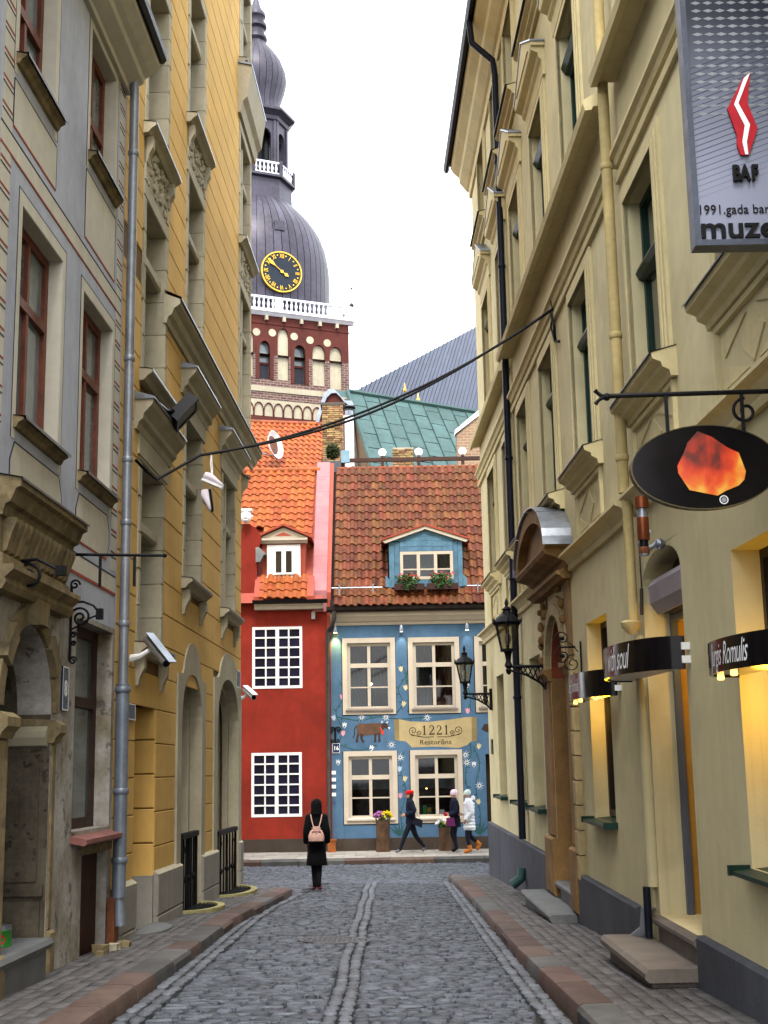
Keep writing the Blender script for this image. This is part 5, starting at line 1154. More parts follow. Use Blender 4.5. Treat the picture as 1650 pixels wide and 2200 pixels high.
m = MB(); dn = Vector((0, 0, -14)); m.add([A_ - nn * .06, B_ + EX - nn * .06, B_ + EX + EC * 6 - nn * .06, A_ + EC * 6 - nn * .06], [(0, 1, 2, 3)])
m.add([A_, A_ + EC * 6, A_ + EC * 6 + dn, A_ + dn + Vector((-.6, 2.5, 0)), A_ + Vector((-.6, 5, -3))], [(0, 1, 2, 3, 4)]); m.build('wall', M('brown gable wall', (.25, .17, .1), rough=.9, var=.15, scale=.8), cop)
m = MB(); m.tube([A_ + nn * .05, A_ + EC * 6 + nn * .05], .09, 6); m.tube([A_ + nn * .05, B_ + EX + nn * .05], .1, 6); m.build('ridge_roll', m_patina, cop)
GF = FF(52.5); ox = -.03; gpts = [(-2.83, 14.9), (-2.72, 15.35), (-2.6, 15.8), (-2.48, 16.25), (-2.34, 16.6), (-2.16, 16.78), (-1.95, 16.8), (-1.77, 16.62), (-1.62, 16.4), (-1.45, 16.28), (-1.2, 16.25)]
m = MB(); m.poly(GF, gpts + [(-1.2, 11), (-2.7, 11), (-2.62, 14.2)], -.5, 0); m.build('gable', m_towred, cop)
m = MB(); m.ring(GF, [(x - .06, y + .09) for x, y in gpts], [(x + .04, y - .1) for x, y in gpts], -.55, .12); m.build('gable_coping', m_zinc, cop)
MB().poly(GF, [(-2.55, 15.1), (-1.5, 15.65), (-1.5, 15.78), (-2.55, 15.24)], 0, .1).build('gable_moulding', m_ivory, cop)
MB().poly(GF, [(-2.78, 13.6), (-2.5, 13.9), (-2.5, 15.1), (-2.85, 14.9)], .0, .12).build('gable_moulding', m_ivory, cop)
for p, h in (((1.02, 56, 16.9), 1.35), ((1.62, 56.4, 16.9), .75)):
    m = MB(); m.lathe(p, [(.16, -.2), (.06, .3), (.03, h * .62)], 8); o = m.build('finial', m_patina, cop)
    m = MB(); m.lathe(Vector(p) + Vector((0, 0, h * .6)), [(.03, 0), (.08, .08), (.07, .16), (.03, .22), (.02, .38), (0, .46)], 8); m.build('gilt_tip', m_gold, o)

# old tiled house behind the red one
old = thing('house', 'house with a large old orange tiled roof behind the red house', 'house', (-5, 46, 0))
O_, U_ = Vector((-6.6, 44.2, 11.3)), Vector((-6.6, 47.4, 14.25)); X_ = Vector((1, .14, -.02)).normalized()
tile_roof(old, O_, X_, U_ - O_, .21, (U_ - O_).length / 13, 21, 13, m_orangetile, None, 300)
e_ = X_ * 4.45; m = MB(); m.add([O_ + Vector((0, .1, -.1)), O_ + e_ + Vector((0, .1, -.1)), U_ + e_ + Vector((0, 0, -.12)), U_ + Vector((0, 0, -.12)), O_ + Vector((0, 6, -1)), O_ + e_ + Vector((0, 6, -1)), O_ + Vector((0, .1, -9)), O_ + e_ + Vector((0, .1, -9))], [(0, 1, 2, 3), (2, 3, 4, 5), (0, 1, 7, 6), (1, 2, 5, 7)]); m.build('roof', m_darkroom, old)
for i in range(13): 
    k = MB(); k.lathe((0, 0, 0), [(.1, -.17), (.1, .17)], 8); inst('ridge_tile', k.mesh('ridge_tile', m_oldtile), old, Matrix.Translation(U_ + X_ * (.2 + i * .34) + Vector((0, 0, .03))) @ X_.to_track_quat('Z', 'Y').to_matrix().to_4x4())
ds = thing('satellite_dish', 'white satellite dish with a rusty face on the old tiled roof', 'satellite dish', (-3.85, 45.2, 12.4))
Md = Matrix.Rotation(rad(62), 3, 'Z') @ Matrix.Rotation(rad(80), 3, 'X')
m = MB(); m.lathe((-3.85, 45.1, 12.72), [(0, -.14), (.2, -.11), (.36, -.03), (.45, .06), (.46, .06), (.37, -.05), (.2, -.14), (0, -.17)], 20, True, M=Md @ Matrix.Diagonal((1, 1.15, 1)).to_3x3()); m.build('dish', m_white, ds)
m = MB(); m.lathe((-3.85, 45.1, 12.72), [(0, -.125), (.2, -.1), (.3, -.055)], 16, True, M=Md @ Matrix.Diagonal((1, 1.2, 1)).to_3x3()); m.build('dish_face', m_rust, ds)
m = MB(); m.tube([(-3.85, 45.1, 12.3), (-4.45, 44.9, 12.42)], .025, 6); m.tube([(-3.85, 45.15, 12.6), (-3.8, 45.3, 12.2)], .03, 6); m.box(XYZ, -4.5, -4.4, 44.85, 44.95, 12.38, 12.48); m.build('feed_arm', m_zinc, ds)

# brick chimney by the ridge, flue, stub chimney, firewall
m_chbrick = M('soot stained chimney brick', (.33, .21, .1), rough=.9, var=.2, scale=3, bump=.3, bscale=30, rnd=.45); m_mortar = M('lime mortar', (.4, .37, .3), rough=.95, var=.15, scale=3, bump=.2)
def chimney(name, label, x0, x1, y0, y1, z0, z1, cap=True, tag_='chimney'):
    t = thing(name, label, tag_, ((x0 + x1) / 2, (y0 + y1) / 2, z0)); m = MB(); m.box(XYZ, x0 + .02, x1 - .02, y0 + .02, y1, z0 - 1.5, z1); m.build('core', m_mortar, t)
    z = z0; r = 0; n = 0; rest = MB(); bx = MB(); bx.cbox(lambda a, b, c: Vector((a, -c, b)), -.5, .5, -.5, .5, -.5, .5, .05); me = bx.mesh('brick', m_chbrick)
    while z < z1 - .06:
        x = x0 - (.06 if r % 2 else 0)
        while x < x1:
            a, b = max(x0, x), min(x1, x + .225)
            if b - a > .03: inst('brick', me, t, Matrix.Translation(((a + b) / 2, y0 + rng.uniform(-.008, .01), z + .035)) @ Matrix.Diagonal((b - a - .014, .1, .062, 1)))
            x += .225
        z += .075; r += 1
    if cap: MB().box(XYZ, x0 - .05, x1 + .05, y0 - .06, y1, z1 + .005, z1 + .1).build('cap', M('sooty stone', (.09, .08, .07)), t)
    return t
chimney('chimney', 'tall sooty brick chimney rising behind the orange roof ridge', -2.1, -1.36, 43.9, 44.6, 11.55, 13.8)
chimney('chimney', 'low broken brick chimney stub behind the terrace railing', .3, 1.0, 41.0, 41.6, 10.75, 11.55, False)
fl = thing('flue_pipe', 'white metal flue pipe with a black cowl beside the brick chimney', 'flue pipe', (-1.13, 43, 11))
for z0, z1 in ((10.5, 11.9), (11.905, 13.15)): MB().lathe((-1.13, 43, 0), [(.155, z0), (.155, z1 - .03), (.163, z1 - .03), (.163, z1)], 16).build('pipe', m_white, fl)
m = MB(); m.lathe((-1.13, 43, 0), [(.14, 13.14), (.14, 13.34), (.16, 13.36), (.14, 13.4)], 14); m.build('neck', m_zinc, fl)
MB().lathe((-1.13, 43, 0), [(.05, 13.38), (.23, 13.44), (.23, 13.48), (.1, 13.54), (0, 13.55)], 14).build('cowl', m_black, fl)
fw = thing('party_wall', 'rough brown brick party wall with a white coping beyond the terrace', 'wall', (3, 43, 10))
m = MB(); F43 = FF(43); m.poly(F43, [(2.52, 9), (2.52, 12.45), (3.3, 13.1), (5, 14.5), (5, 9)], -.5, 0); m.build('wall', brick_mat('rough brown brick', (.22, .13, .08), (.3, .19, .12), (.35, .29, .22), 2.2), fw)
m = MB(); m.poly(F43, [(2.46, 12.46), (2.46, 12.6), (3.3, 13.3), (5, 14.72), (5, 14.52), (3.3, 13.1)], -.56, .06); m.build('coping', m_white, fw)
# roof terrace: railing with globe lamps, planter with a clipped bush
rl = thing('terrace_railing', 'dark brown terrace railing along the ridge of the blue house', 'railing', (.8, 40.2, 10.6)); m_brn = M('dark brown beam', (.06, .028, .02), rough=.6)
MB().box(XYZ, -1.32, 4.5, 40.15, 40.25, 10.9, 11.02).build('top_rail', m_brn, rl)
for x in (-1.28, -.02, 1.13, 2.52, 3.9): MB().box(XYZ, x - .05, x + .05, 40.16, 40.24, 10.3, 11.04).build('post', m_brn, rl)
MB().box(XYZ, -1.32, -1.05, 40.0, 40.14, 10.85, 11.25).build('end_panel', M('pale blue panel', (.2, .33, .42)), rl)
for k, x in enumerate((-.02, 1.13, 2.52)):
    gl = thing('globe_lamp', ('white globe lamp on the terrace railing left of the chimney stub', 'white globe lamp on the terrace railing right of the chimney stub', 'white globe lamp on the terrace railing in front of the rough brick wall')[k], 'lamp', (x, 40.2, 11.02), 'globe lamps on the terrace railing')
    m = MB(); m.ball((x, 40.2, 11.2), .125, 16, 10); m.build('globe', M('lit opal globe', (.85, .85, .82), rough=.3, var=.02, bump=0, emit=(1, .93, .8), estr=.35), gl); MB().lathe((x, 40.2, 11.02), [(.07, 0), (.05, .04), (.05, .08)], 10).build('base', m_brn, gl)  # globe material gives off a weak glow of its own
bs = thing('clipped_bush', 'round clipped dark evergreen bush in a grey planter by the chimney', 'bush', (-1.62, 41, 10.9))
m = MB(); R_ = random.Random(8); leaf_cluster(m, (-1.62, 41, 11.45), (.25, .25, .28), 900, .035, R_); leaf_cluster(m, (-1.62, 41, 11.45), (.2, .2, .23), 300, .07, R_); tag(m.build('foliage', M('dark evergreen', (.03, .042, .012), rough=.7, var=.2, scale=8, bump=0, rnd=.5), bs), kind='stuff')
MB().box(XYZ, -1.95, -1.35, 40.8, 41.2, 10.7, 11.1).build('planter', M('grey planter', (.09, .1, .11)), bs)


# ================================================================== THINGS ON THE WALLS
# ---- pipes belong to their houses
def pipe_rings(m, pts, r, vs_, fr, u, p):
    for v in vs_: m.lathe(fr(u, v, p), [(r * 1.12, -.03), (r * 1.22, -.02), (r * 1.22, .02), (r * 1.12, .03)], 12)
m = MB(); u, p = 13.9, .12
m.tube([FL(u, 9.6, p), FL(u, 8.9, p), FL(u, 2.6, p), FL(u, 2.55, p)], .052, 14); pipe_rings(m, None, .052, (8.6, 6.15, 5.0, 4.3, 3.2), FL, u, p); m.build('downpipe', m_zincpipe, grey)
m = MB(); m.tube([FL(u, 2.56, p), FL(u, .38, p)], .07, 14); pipe_rings(m, None, .07, (2.5, 1.45, .75), FL, u, p); m.tube([FL(u, .38, p), FL(u, .1, p + .02)], .055, 12); m.build('downpipe', M('blue grey pipe', (.2, .235, .29), rough=.45, var=.15, scale=3, bump=.06, metal=.4, streak=.2), grey)
m = MB(); m.box(FL, 13.82, 14.0, -.3, .38, .02, .1); m.build('rusty_guard', m_rust, grey)
m = MB(); u, p = 21.97, .1
m.tube([FR(u, 14.8, .54), FR(u, 14.35, .5), FR(u, 14.0, p + .03), FR(u, 13.7, p), FR(u, 8.55, p)], .06, 12); m.tube([FR(u, 8.55, p), FR(u, .1, p)], .06, 12); pipe_rings(m, None, .06, (12, 10, 6.5, 4.4, 2.4), FR, u, p); m.build('downpipe', m_darkpipe, far)
m = MB(); m.tube([FR(u, -.35, p + .02), FR(u, -.52, p + .05), FR(u, -.62, p + .2)], [.07, .075, .085], 12); m.build('outlet', M('green drain pipe', (.03, .08, .075), rough=.5), far)
m_creampipe = M('cream painted pipe', (.5, .39, .17), rough=.6, var=.12, scale=2, bump=.06, streak=.25)
m = MB(); u, p = 12.42, .13
m.tube([FR(u, 15.9, p), FR(u, 4.0, p)], .056, 14); m.tube([FR(u - .02, 4.0, p - .02), FR(u - .02, 2.75, p - .02)], .05, 12); m.lathe(FR(u, 2.72, p), [(.03, -.09), (.09, -.03), (.1, .02), (.07, .04)], 12); m.tube([FR(u, 2.6, .05)] , .01, 6, cap=False) if False else None
pipe_rings(m, None, .056, (13, 10.4, 7.4, 5.6, 4.35), FR, u, p); m.build('downpipe', m_creampipe, near)
m = MB(); m.tube([FR(u + .09, 2.62, .03), FR(u + .09, .3, .03)], .06, 10); m.box(FR, u + .18, u + .32, .1, 2.7, -.01, .03); m.build('downpipe', m_cream, near)
m = MB(); m.tube([FR(12.3, 3.75, .04), FR(12.28, 3.1, .04), FR(12.29, 2.9, .04)], [.008, .008, .012], 6); m.tube([FR(12.29, 3.05, .04), FR(12.29, 2.8, .05)], .018, 8); m.build('cable', m_darkgray, near)
m = MB(); m.tube([FR(12.6, .1, .08), FR(12.62, -.1, .1), FR(12.85, -.24, .2), FR(12.95, -.27, .24)], .06, 12); m.build('outlet', m_zincpipe, near); m = MB(); m.tube([FR(12.5, .3, .1), FR(12.5, -.15, .1)], .036, 10); m.build('outlet', m_darkpipe, near)

# ---- street lanterns on lattice arms
def lantern(label, u, v, L):
    t = thing('street_lantern', label, 'street lantern', FR(u, v, 0), 'black lanterns on the right wall')
    o = FR(u, v + .1, L)
    m = MB(); m.box(FR, u - .07, u + .07, v - .22, v + .22, -.01, .05); m.tube([FR(u, v + .12, .03), FR(u, v + .12, L)], .022, 8); m.tube([FR(u, v - .2, .04), FR(u, v - .12, .1), FR(u, v + .0, L * .55), FR(u, v + .07, L)], .018, 8)
    n = 5
    for i in range(n):
        a, b = .06 + (L - .2) * i / n, .06 + (L - .2) * (i + 1) / n; lo = lambda p: v - .18 + .3 * (p / L) ** .8
        m.tube([FR(u, v + .12, a), FR(u, lo(b), b)], .009, 4); m.tube([FR(u, lo(a), a), FR(u, v + .12, b)], .009, 4)
    m.build('arm', m_blackiron, t)
    m = MB(); m.lathe(o, [(0, -.1), (.03, -.08), (.045, -.03), (.03, .0), (.06, .03), (.05, .06), (.035, .1), (.05, .2), (.06, .23), (.05, .25)], 10); m.build('stem', m_blackiron, t)
    b0, b1, z0, z1 = .105, .185, .26, .64
    m = MB()
    for k in range(6):
        a = pi / 6 + k * pi / 3; c, s_ = cos(a), sin(a); m.tube([o + Vector((b0 * c, b0 * s_, z0)), o + Vector((b1 * c, b1 * s_, z1))], .012, 5)
        m.tube([o + Vector((b1 * c, b1 * s_, z1 - .01)), o + Vector((b1 * 1.22 * c, b1 * 1.22 * s_, z1 + .03)), o + Vector((b1 * 1.25 * c, b1 * 1.25 * s_, z1 + .1))], [.02, .016, .003], 5)
    m.lathe(o, [(b0 + .02, z0 - .02), (b0 + .02, z0 + .015), (b0, z0 + .015)], 6, False, rot=pi / 6); m.lathe(o, [(b1 + .02, z1 - .015), (b1 + .025, z1 + .02), (b1, z1 + .02)], 6, False, rot=pi / 6); m.build('frame', m_blackiron, t)
    for k in range(6):
        a = pi / 6 + k * pi / 3; c = a + pi / 3; g = MB(); q = .97
        g.add([o + Vector((b0 * q * cos(a), b0 * q * sin(a), z0)), o + Vector((b0 * q * cos(c), b0 * q * sin(c), z0)), o + Vector((b1 * q * cos(c), b1 * q * sin(c), z1)), o + Vector((b1 * q * cos(a), b1 * q * sin(a), z1))], [(0, 1, 2, 3)]); g.build('pane', m_lampglass, t)
    m = MB(); m.lathe(o, [(b1 + .03, z1 + .02), (b1 * .8, z1 + .1), (.07, z1 + .15), (.055, z1 + .2), (.075, z1 + .22), (.03, z1 + .25), (.02, z1 + .27), (.03, z1 + .3), (.022, z1 + .34), (0, z1 + .39)], 12); m.build('roof', m_blackiron, t)
    m = MB(); m.ball(o + Vector((0, 0, .42)), .05, 10, 6, sz=1.8); m.build('bulb', m_white, t)
    return t
m_lampglass = see_through('milky lantern glass', (.72, .7, .62), .12)
lantern('larger black six sided street lantern on a lattice arm beside the stone portal', 19.06, 2.62, .56)
lantern('farther black street lantern on a lattice arm in front of the blue house', 27.2, 2.56, .55)

# ---- curved black shop signs
def curved_sign(label, u0, u1, v0, v1, b, text, size, spots, push=.0):
    t = thing('shop_sign', label, 'sign', FR((u0 + u1) / 2, v0, 0), 'curved black shop signs'); uc, a = (u0 + u1) / 2, (u1 - u0) / 2
    P_ = lambda th, v, e=0.0: FR(uc + (a + e) * cos(th), v, .04 + (b + e) * max(0, sin(th)) ** .8)
    n = 28; m = MB(); V = [P_(pi * i / n, v) for v in (v0, v1) for i in range(n + 1)] + [P_(pi * i / n, v, -.03) for v in (v0, v1) for i in range(n + 1)]; k = n + 1
    m.add(V, [(i, i + 1, k + i + 1, k + i) for i in range(n)] + [(2 * k + i, 2 * k + i + 1, 3 * k + i + 1, 3 * k + i) for i in range(n)] + [(i, i + 1, 2 * k + i + 1, 2 * k + i) for i in range(n)] + [(k + i, k + i + 1, 3 * k + i + 1, 3 * k + i) for i in range(n)], True); m.build('panel', m_signblack, t)
    m = MB(); V = [P_(pi * i / n, v0 + .012, -.032) for i in range(n + 1)]; m.add(V, [tuple(range(n + 1))]); m.build('underside', m_white if spots == 0 else m_signblack, t)
    for e in (u0, u1):
        for dv in (.05, .16): m = MB(); m.box(FR, e - .02, e + .02, v0 + dv, v0 + dv + .06, -.01, .07); m.build('bracket', m_white, t)
    # arc length table for bending the lettering round the panel
    th = [pi * i / 200 for i in range(201)]; pts = [P_(q, 0, .004) for q in th]; s_ = [0]
    for i in range(200): s_.append(s_[-1] + (pts[i + 1] - pts[i]).length)
    def at(s, v):
        s = min(max(s, 0), s_[-1] - 1e-4); i = max(j for j in range(200) if s_[j] <= s) if s > 0 else 0
        return P_(th[i] + (th[i + 1] - th[i]) * (s - s_[i]) / max(1e-6, s_[i + 1] - s_[i]), v, .006)
    vs, fs = text_mb(text, size, .0, shear=.45, sx=.62, spacing=.95); mid = s_[-1] * (.5 + push)
    m = MB(); m.add([at(mid + x, (v0 + v1) / 2 - size * .3 + y) for x, y, z in vs], fs); m.build('lettering', m_white, t)
    for i in range(spots):
        q = pi * (i + 1) / (spots + 1); o = P_(q, v0 - .03, -.08); m = MB(); m.lathe(o, [(.022, .04), (.026, .012), (.02, 0), (0, -.001)], 8); m.build('downlight', M('lit downlight', (.8, .6, .3), emit=(1, .6, .15), estr=1.0), t)
    return t
m_signblack = M('glossy black acrylic', (.006, .005, .006), rough=.16, var=.1, bump=0, spec=.45)
curved_sign('curved black shop sign farthest along the lane, over the narrow lit window', 13.7, 15.75, 2.1, 2.38, .3, 'Jurgis Romulis', .2, 3)
curved_sign('curved black shop sign over the arched doorway, lettered with soul', 10.78, 12.95, 2.2, 2.475, .42, 'with soul', .3, 0, .1)
curved_sign('curved black shop sign nearest, over the large lit window', 7.55, 9.3, 2.05, 2.26, .36, 'Jurgis Romulis', .21, 3, .05)
def warm_lamp(u, v, p, e, size=.14):
    l = bpy.data.lights.new('shop lamp', 'POINT'); l.energy = e; l.color = (1, .55, .025); l.shadow_soft_size = size; o = link(bpy.data.objects.new('shop_lamp', l)); o.location = FR(u, v, p)
for u, v, p, e in ((15.1, 2.02, -.07, 5.5), (8.9, 1.9, -.08, 6.5), (11.7, 2.4, -.65, 6)): warm_lamp(u, v, p, e)  # one lamp under each lit sign, one inside the arched doorway

# ---- big museum sign and the oval amber sign, both hung out square to the wall
sy = 7.2; x0, z0 = (1.845,4.522); x1 = 2.57; z1 = 6.9
ms = thing('museum_sign', 'large silver hanging museum sign with a red and white ribbon emblem', 'sign', (x1, sy, z0)); FS = FF(sy)
m = MB(); f = .035; m.box(FS, x0, x0 + f, z0, z1, -.1, .02); m.box(FS, x1 - f, x1, z0, z1, -.1, .02); m.box(FS, x0 + f, x1 - f, z0, z0 + f, -.1, .02); m.box(FS, x0 + f, x1 - f, z1 - f, z1, -.1, .02); m.build('frame', M('grey anodised frame', (.06, .07, .1), rough=.4, metal=.3), ms)
def sign_print():
    m = M('printed silver sheet', (.4, .43, .5), rough=.4, var=.05, scale=2, bump=0); n = m.node_tree; L = n.links.new; b = n.nodes['Principled BSDF']
    g = n.nodes.new('ShaderNodeNewGeometry'); s = n.nodes.new('ShaderNodeSeparateXYZ'); L(g.outputs['Position'], s.inputs[0]); r = n.nodes.new('ShaderNodeMapRange'); r.inputs[1].default_value = z0 + .45; r.inputs[2].default_value = z0 + 1.5; L(s.outputs['Z'], r.inputs[0])
    x = n.nodes.new('ShaderNodeMix'); x.data_type = 'RGBA'; x.inputs[6].default_value = (.19, .205, .28, 1); x.inputs[7].default_value = (.012, .015, .028, 1); L(r.outputs[0], x.inputs[0]); L(x.outputs[2], b.inputs['Base Color']); return m
MB().box(FS, x0 + f, x1 - f, z0 + f, z1 - f, -.09, .0).build('panel', sign_print(), ms)
m = MB(); m2 = MB()
for j in range(30):
    for i in range(12):
        zc = z0 + .42 + j * .052; s_ = max(0, min(1, (j - 7) / 12)) if j < 20 else max(.3, 1 - (j - 20) * .1); cx = x0 + .1 + i * .072
        if cx > x1 - .08 or zc > z1 - .1 or j < 8: continue
        w, h = .034, .02; w *= .5 + .5 * s_ if j > 20 else 1; h *= .35 if j > 22 else .6
        m.poly(FS, [(cx - w, zc), (cx, zc - h), (cx + w, zc), (cx, zc + h)], .0005, .0012)
for j in range(24):
    za = z0 + .3 + j * .036; t = .0045 * min(1, (j + 1) / 9); xa = x0 + f + .002; m2.poly(FS, [(xa, za), (x1 - f - .002, za + .24), (x1 - f - .002, za + .24 + t), (xa, za + t)], .0003, .0008)
tag(m.build('printed_diamonds', M('pale print', (.2, .22, .25), rough=.4, bump=0), ms), kind='stuff'); tag(m2.build('printed_lines', M('dark print', (.03, .036, .06), rough=.4, bump=0), ms), kind='stuff')
def spx(pts): return pts
RB = [(2.241,5.614), (2.193,5.575), (2.089,5.384), (2.135,5.21), (2.131,5.151), (2.148,5.085), (2.195,5.084), (2.259,5.252), (2.21,5.418)]
WB = [(2.237,5.608), (2.199,5.575), (2.129,5.405), (2.183,5.269), (2.162,5.165), (2.173,5.085), (2.19,5.085), (2.187,5.165), (2.214,5.274), (2.154,5.413)]
MB().poly(FS, RB, .0, .018).build('emblem', M('emblem red', (.4, .008, .02), rough=.4, bump=0), ms); MB().poly(FS, WB, .0181, .024).build('emblem_stripe', m_white, ms)
m_ink = M('black lettering', (.004, .004, .005), rough=.4, bump=0)
cx_, cz_ = (2.173,4.926)
for i, (ch, dx) in enumerate((('B', -.058), ('A', -.008), ('F', .05))):
    lettering('letter', ch, .13, m_ink, ms, lambda x, y, z, dx=dx: FS(cx_ + dx + x, cz_ + y, .014 + z), .012, sx=.62, offset=.006)
ax, az = (1.888,4.722); bx_, bz = (1.887,4.572)
vs, fs = text_mb('1991.gada barikāžu', .082, .002, sx=.92); mn = min(v[0] for v in vs); m = MB(); m.add([FS(ax + x - mn, az + y, .004 + z) for x, y, z in vs], fs); m.build('lettering', m_ink, ms)
vs, fs = text_mb('muzejs', .185, .006, sx=1.12, offset=.003); mn = min(v[0] for v in vs); m = MB(); m.add([FS(bx_ + x - mn, bz + y, .01 + z) for x, y, z in vs], fs); m.build('lettering', m_ink, ms)
m = MB(); m.box(XYZ, x1 - .02, 2.62, sy - .02, sy + .06, z0 + .3, z0 + .38); m.box(XYZ, x1 - .02, 2.62, sy - .02, sy + .06, z0 + 1.6, z0 + 1.68); m.build('wall_bracket', m_blackiron, ms)

oy = 8.0; oc = (2.023,3.381); FO = FF(oy)
ov = thing('oval_sign', 'oval black lightbox sign showing a glowing orange amber stone', 'sign', (oc[0], oy, oc[1])); ea, eb = .463, .268; el = arc(0, 0, 1, 1, 0, 360, 48)[:-1]; tl_ = rad(1.0)
ep = lambda s: [(oc[0] + ea * s * x * cos(tl_) - eb * s * y * sin(tl_) * 0, oc[1] + eb * s * y + ea * s * x * .02) for x, y in el]
MB().poly(FO, ep(1), -.06, .0, True).build('lightbox', m_signblack, ov); MB().ring(FO, ep(1.012) + ep(1.012)[:1], ep(.993) + ep(.993)[:1], -.065, .006).build('rim', M('brass edge', (.1, .085, .045), rough=.4, metal=.6), ov)
def amber_mat():
    m = bpy.data.materials.new('backlit amber print'); m.use_nodes = True; n = m.node_tree; L = n.links.new; b = n.nodes['Principled BSDF']; g = n.nodes.new('ShaderNodeNewGeometry'); mp = n.nodes.new('ShaderNodeMapping'); mp.inputs['Location'].default_value = (-oc[0], -oy, -oc[1]); L(g.outputs['Position'], mp.inputs[0])
    t = n.nodes.new('ShaderNodeTexNoise'); t.inputs['Scale'].default_value = 6.5; t.inputs['Detail'].default_value = 6; t.inputs['Distortion'].default_value = .3; mp2 = n.nodes.new('ShaderNodeMapping'); mp2.inputs['Scale'].default_value = (1.1, 1, .9); L(mp.outputs[0], mp2.inputs[0]); L(mp2.outputs[0], t.inputs[0])
    s = n.nodes.new('ShaderNodeSeparateXYZ'); L(mp.outputs[0], s.inputs[0]); e = n.nodes.new('ShaderNodeMath'); e.operation = 'MULTIPLY_ADD'; e.inputs[1].default_value = -1.1; e.inputs[2].default_value = -.09; L(s.outputs['Z'], e.inputs[0]); a = n.nodes.new('ShaderNodeMath'); ln2 = n.nodes.new('ShaderNodeVectorMath'); ln2.operation = 'LENGTH'; L(mp.outputs[0], ln2.inputs[0]); ra = n.nodes.new('ShaderNodeMapRange'); ra.inputs[1].default_value = .08; ra.inputs[2].default_value = .24; ra.inputs[4].default_value = .2; L(ln2.outputs['Value'], ra.inputs[0]); a2 = n.nodes.new('ShaderNodeMath'); L(t.outputs[0], a2.inputs[0]); L(ra.outputs[0], a2.inputs[1]); L(e.outputs[0], a.inputs[0]); L(a2.outputs[0], a.inputs[1])
    r = n.nodes.new('ShaderNodeValToRGB'); c = r.color_ramp; c.elements[0].position = .28; c.elements[0].color = (.1, .004, .001, 1); c.elements[1].position = .82; c.elements[1].color = (1, .55, .06, 1)
    for p_, q in ((.42, (.55, .022, .002, 1)), (.55, (.85, .06, .003, 1)), (.68, (.95, .2, .01, 1))): x = c.elements.new(p_); x.color = q
    L(a.outputs[0], r.inputs[0]); L(r.outputs[0], b.inputs['Emission Color']); b.inputs['Emission Strength'].default_value = .26; b.inputs['Base Color'].default_value = (.05, .01, .005, 1); b.inputs['Roughness'].default_value = .3; return m
AM = [(1.989,3.611), (2.077,3.573), (2.167,3.505), (2.24,3.468), (2.252,3.428), (2.276,3.347), (2.263,3.294), (2.226,3.258), (2.142,3.224), (2.091,3.195), (2.025,3.209), (1.916,3.234), (1.884,3.288), (1.852,3.343), (1.849,3.391), (1.895,3.474), (1.923,3.54)]
MB().poly(FO, AM, .001, .004).build('amber_picture', amber_mat(), ov)
lx, lz = (2.127,3.168); m = MB(); m.ring(FO, arc(lx, lz, .028, .028, 0, 360, 20), arc(lx, lz, .022, .022, 0, 360, 20), .001, .004); m.build('emblem_ring', m_white, ov); m = MB(); m.poly(FO, arc(lx, lz, .016, .016, 0, 340, 10), .001, .003); m.build('emblem', M('grey emblem', (.3, .3, .35), bump=0), ov)
br = thing('sign_bracket', 'black wrought iron bar carrying the oval amber sign out from the wall', 'bracket', (2.55, oy, 2.5 + 1.5)); bz0 = 3.847; bxa = 1.367
m = MB(); m.tube([(bxa + .05, oy, bz0 + .005), (2.58, oy, bz0 + .02)], .016, 8); m.ball((bxa + .06, oy, bz0), .026, 8, 6)
for s in (-1, 1): m.tube([(bxa + .05, oy, bz0), (bxa + .02, oy, bz0 + s * .012), (bxa, oy, bz0 + s * .03), (bxa - .012, oy, bz0 + s * .045)], [.014, .013, .012, .016], 6)
m.tube([(2.56, oy, bz0 + .22), (2.56, oy, bz0 - .3)], .018, 8)
sp = [(2.3 + .1 * cos(q) * (1 - q / 12), oy, bz0 - .11 + .1 * sin(q) * (1 - q / 12)) for q in [pi / 2 + i * .35 for i in range(24)]]; m.tube(sp, .011, 6); m.build('bar', m_blackiron, br)
for xx in (1.802, 2.282):
    m = MB(); dx = (xx - oc[0]) / ea; m.box(XYZ, xx - .01, xx + .01, oy - .012, oy + .012, oc[1] + eb * max(0, 1 - dx * dx) ** .5 - .01, bz0); m.build('hanger', m_blackiron, br)

# ---- copper and steel cylinder lamp over the arched door
cl = thing('wall_lamp', 'copper and steel cylinder lamp on a swivel arm above the arched doorway', 'wall lamp', FR(11.45, 3.4, 0)); o = FR(*(11.136,3.263), .25) + Vector((0, 0, .05))
m_cop = M('copper tube', (.2, .055, .02), rough=.35, var=.15, scale=6, bump=.03, metal=.6)
m = MB(); m.lathe(o, [(.06, .3), (.062, .3), (.062, .4), (0, .405)], 18); m.build('cap', m_cop, cl); MB().lathe(o, [(.045, .22), (.042, .3)], 16).build('collar', m_zinc, cl)
MB().lathe(o, [(.05, .02), (.053, .03), (.053, .21), (.05, .22)], 18).build('body', m_cop, cl); MB().lathe(o, [(.04, -.05), (.04, .02)], 14).build('gap', m_black, cl); MB().lathe(o, [(.044, -.1), (.046, -.09), (.046, -.045), (.044, -.04)], 16).build('lens_ring', m_rust, cl); MB().lathe(o, [(0, -.115), (.044, -.115), (.046, -.1)], 16).build('lens', m_zinc, cl)
m = MB(); m.tube([o + Vector((.05, 0, .1)), FR(11.46, 3.34, .2), FR(11.42, 3.3, .14), FR(11.4, 3.36, .06)], .022, 8); m.ball(FR(11.46, 3.35, .2), .035, 8, 6); m.ball(FR(11.4, 3.34, .05), .05, 8, 6); m.build('arm', m_zinc, cl)
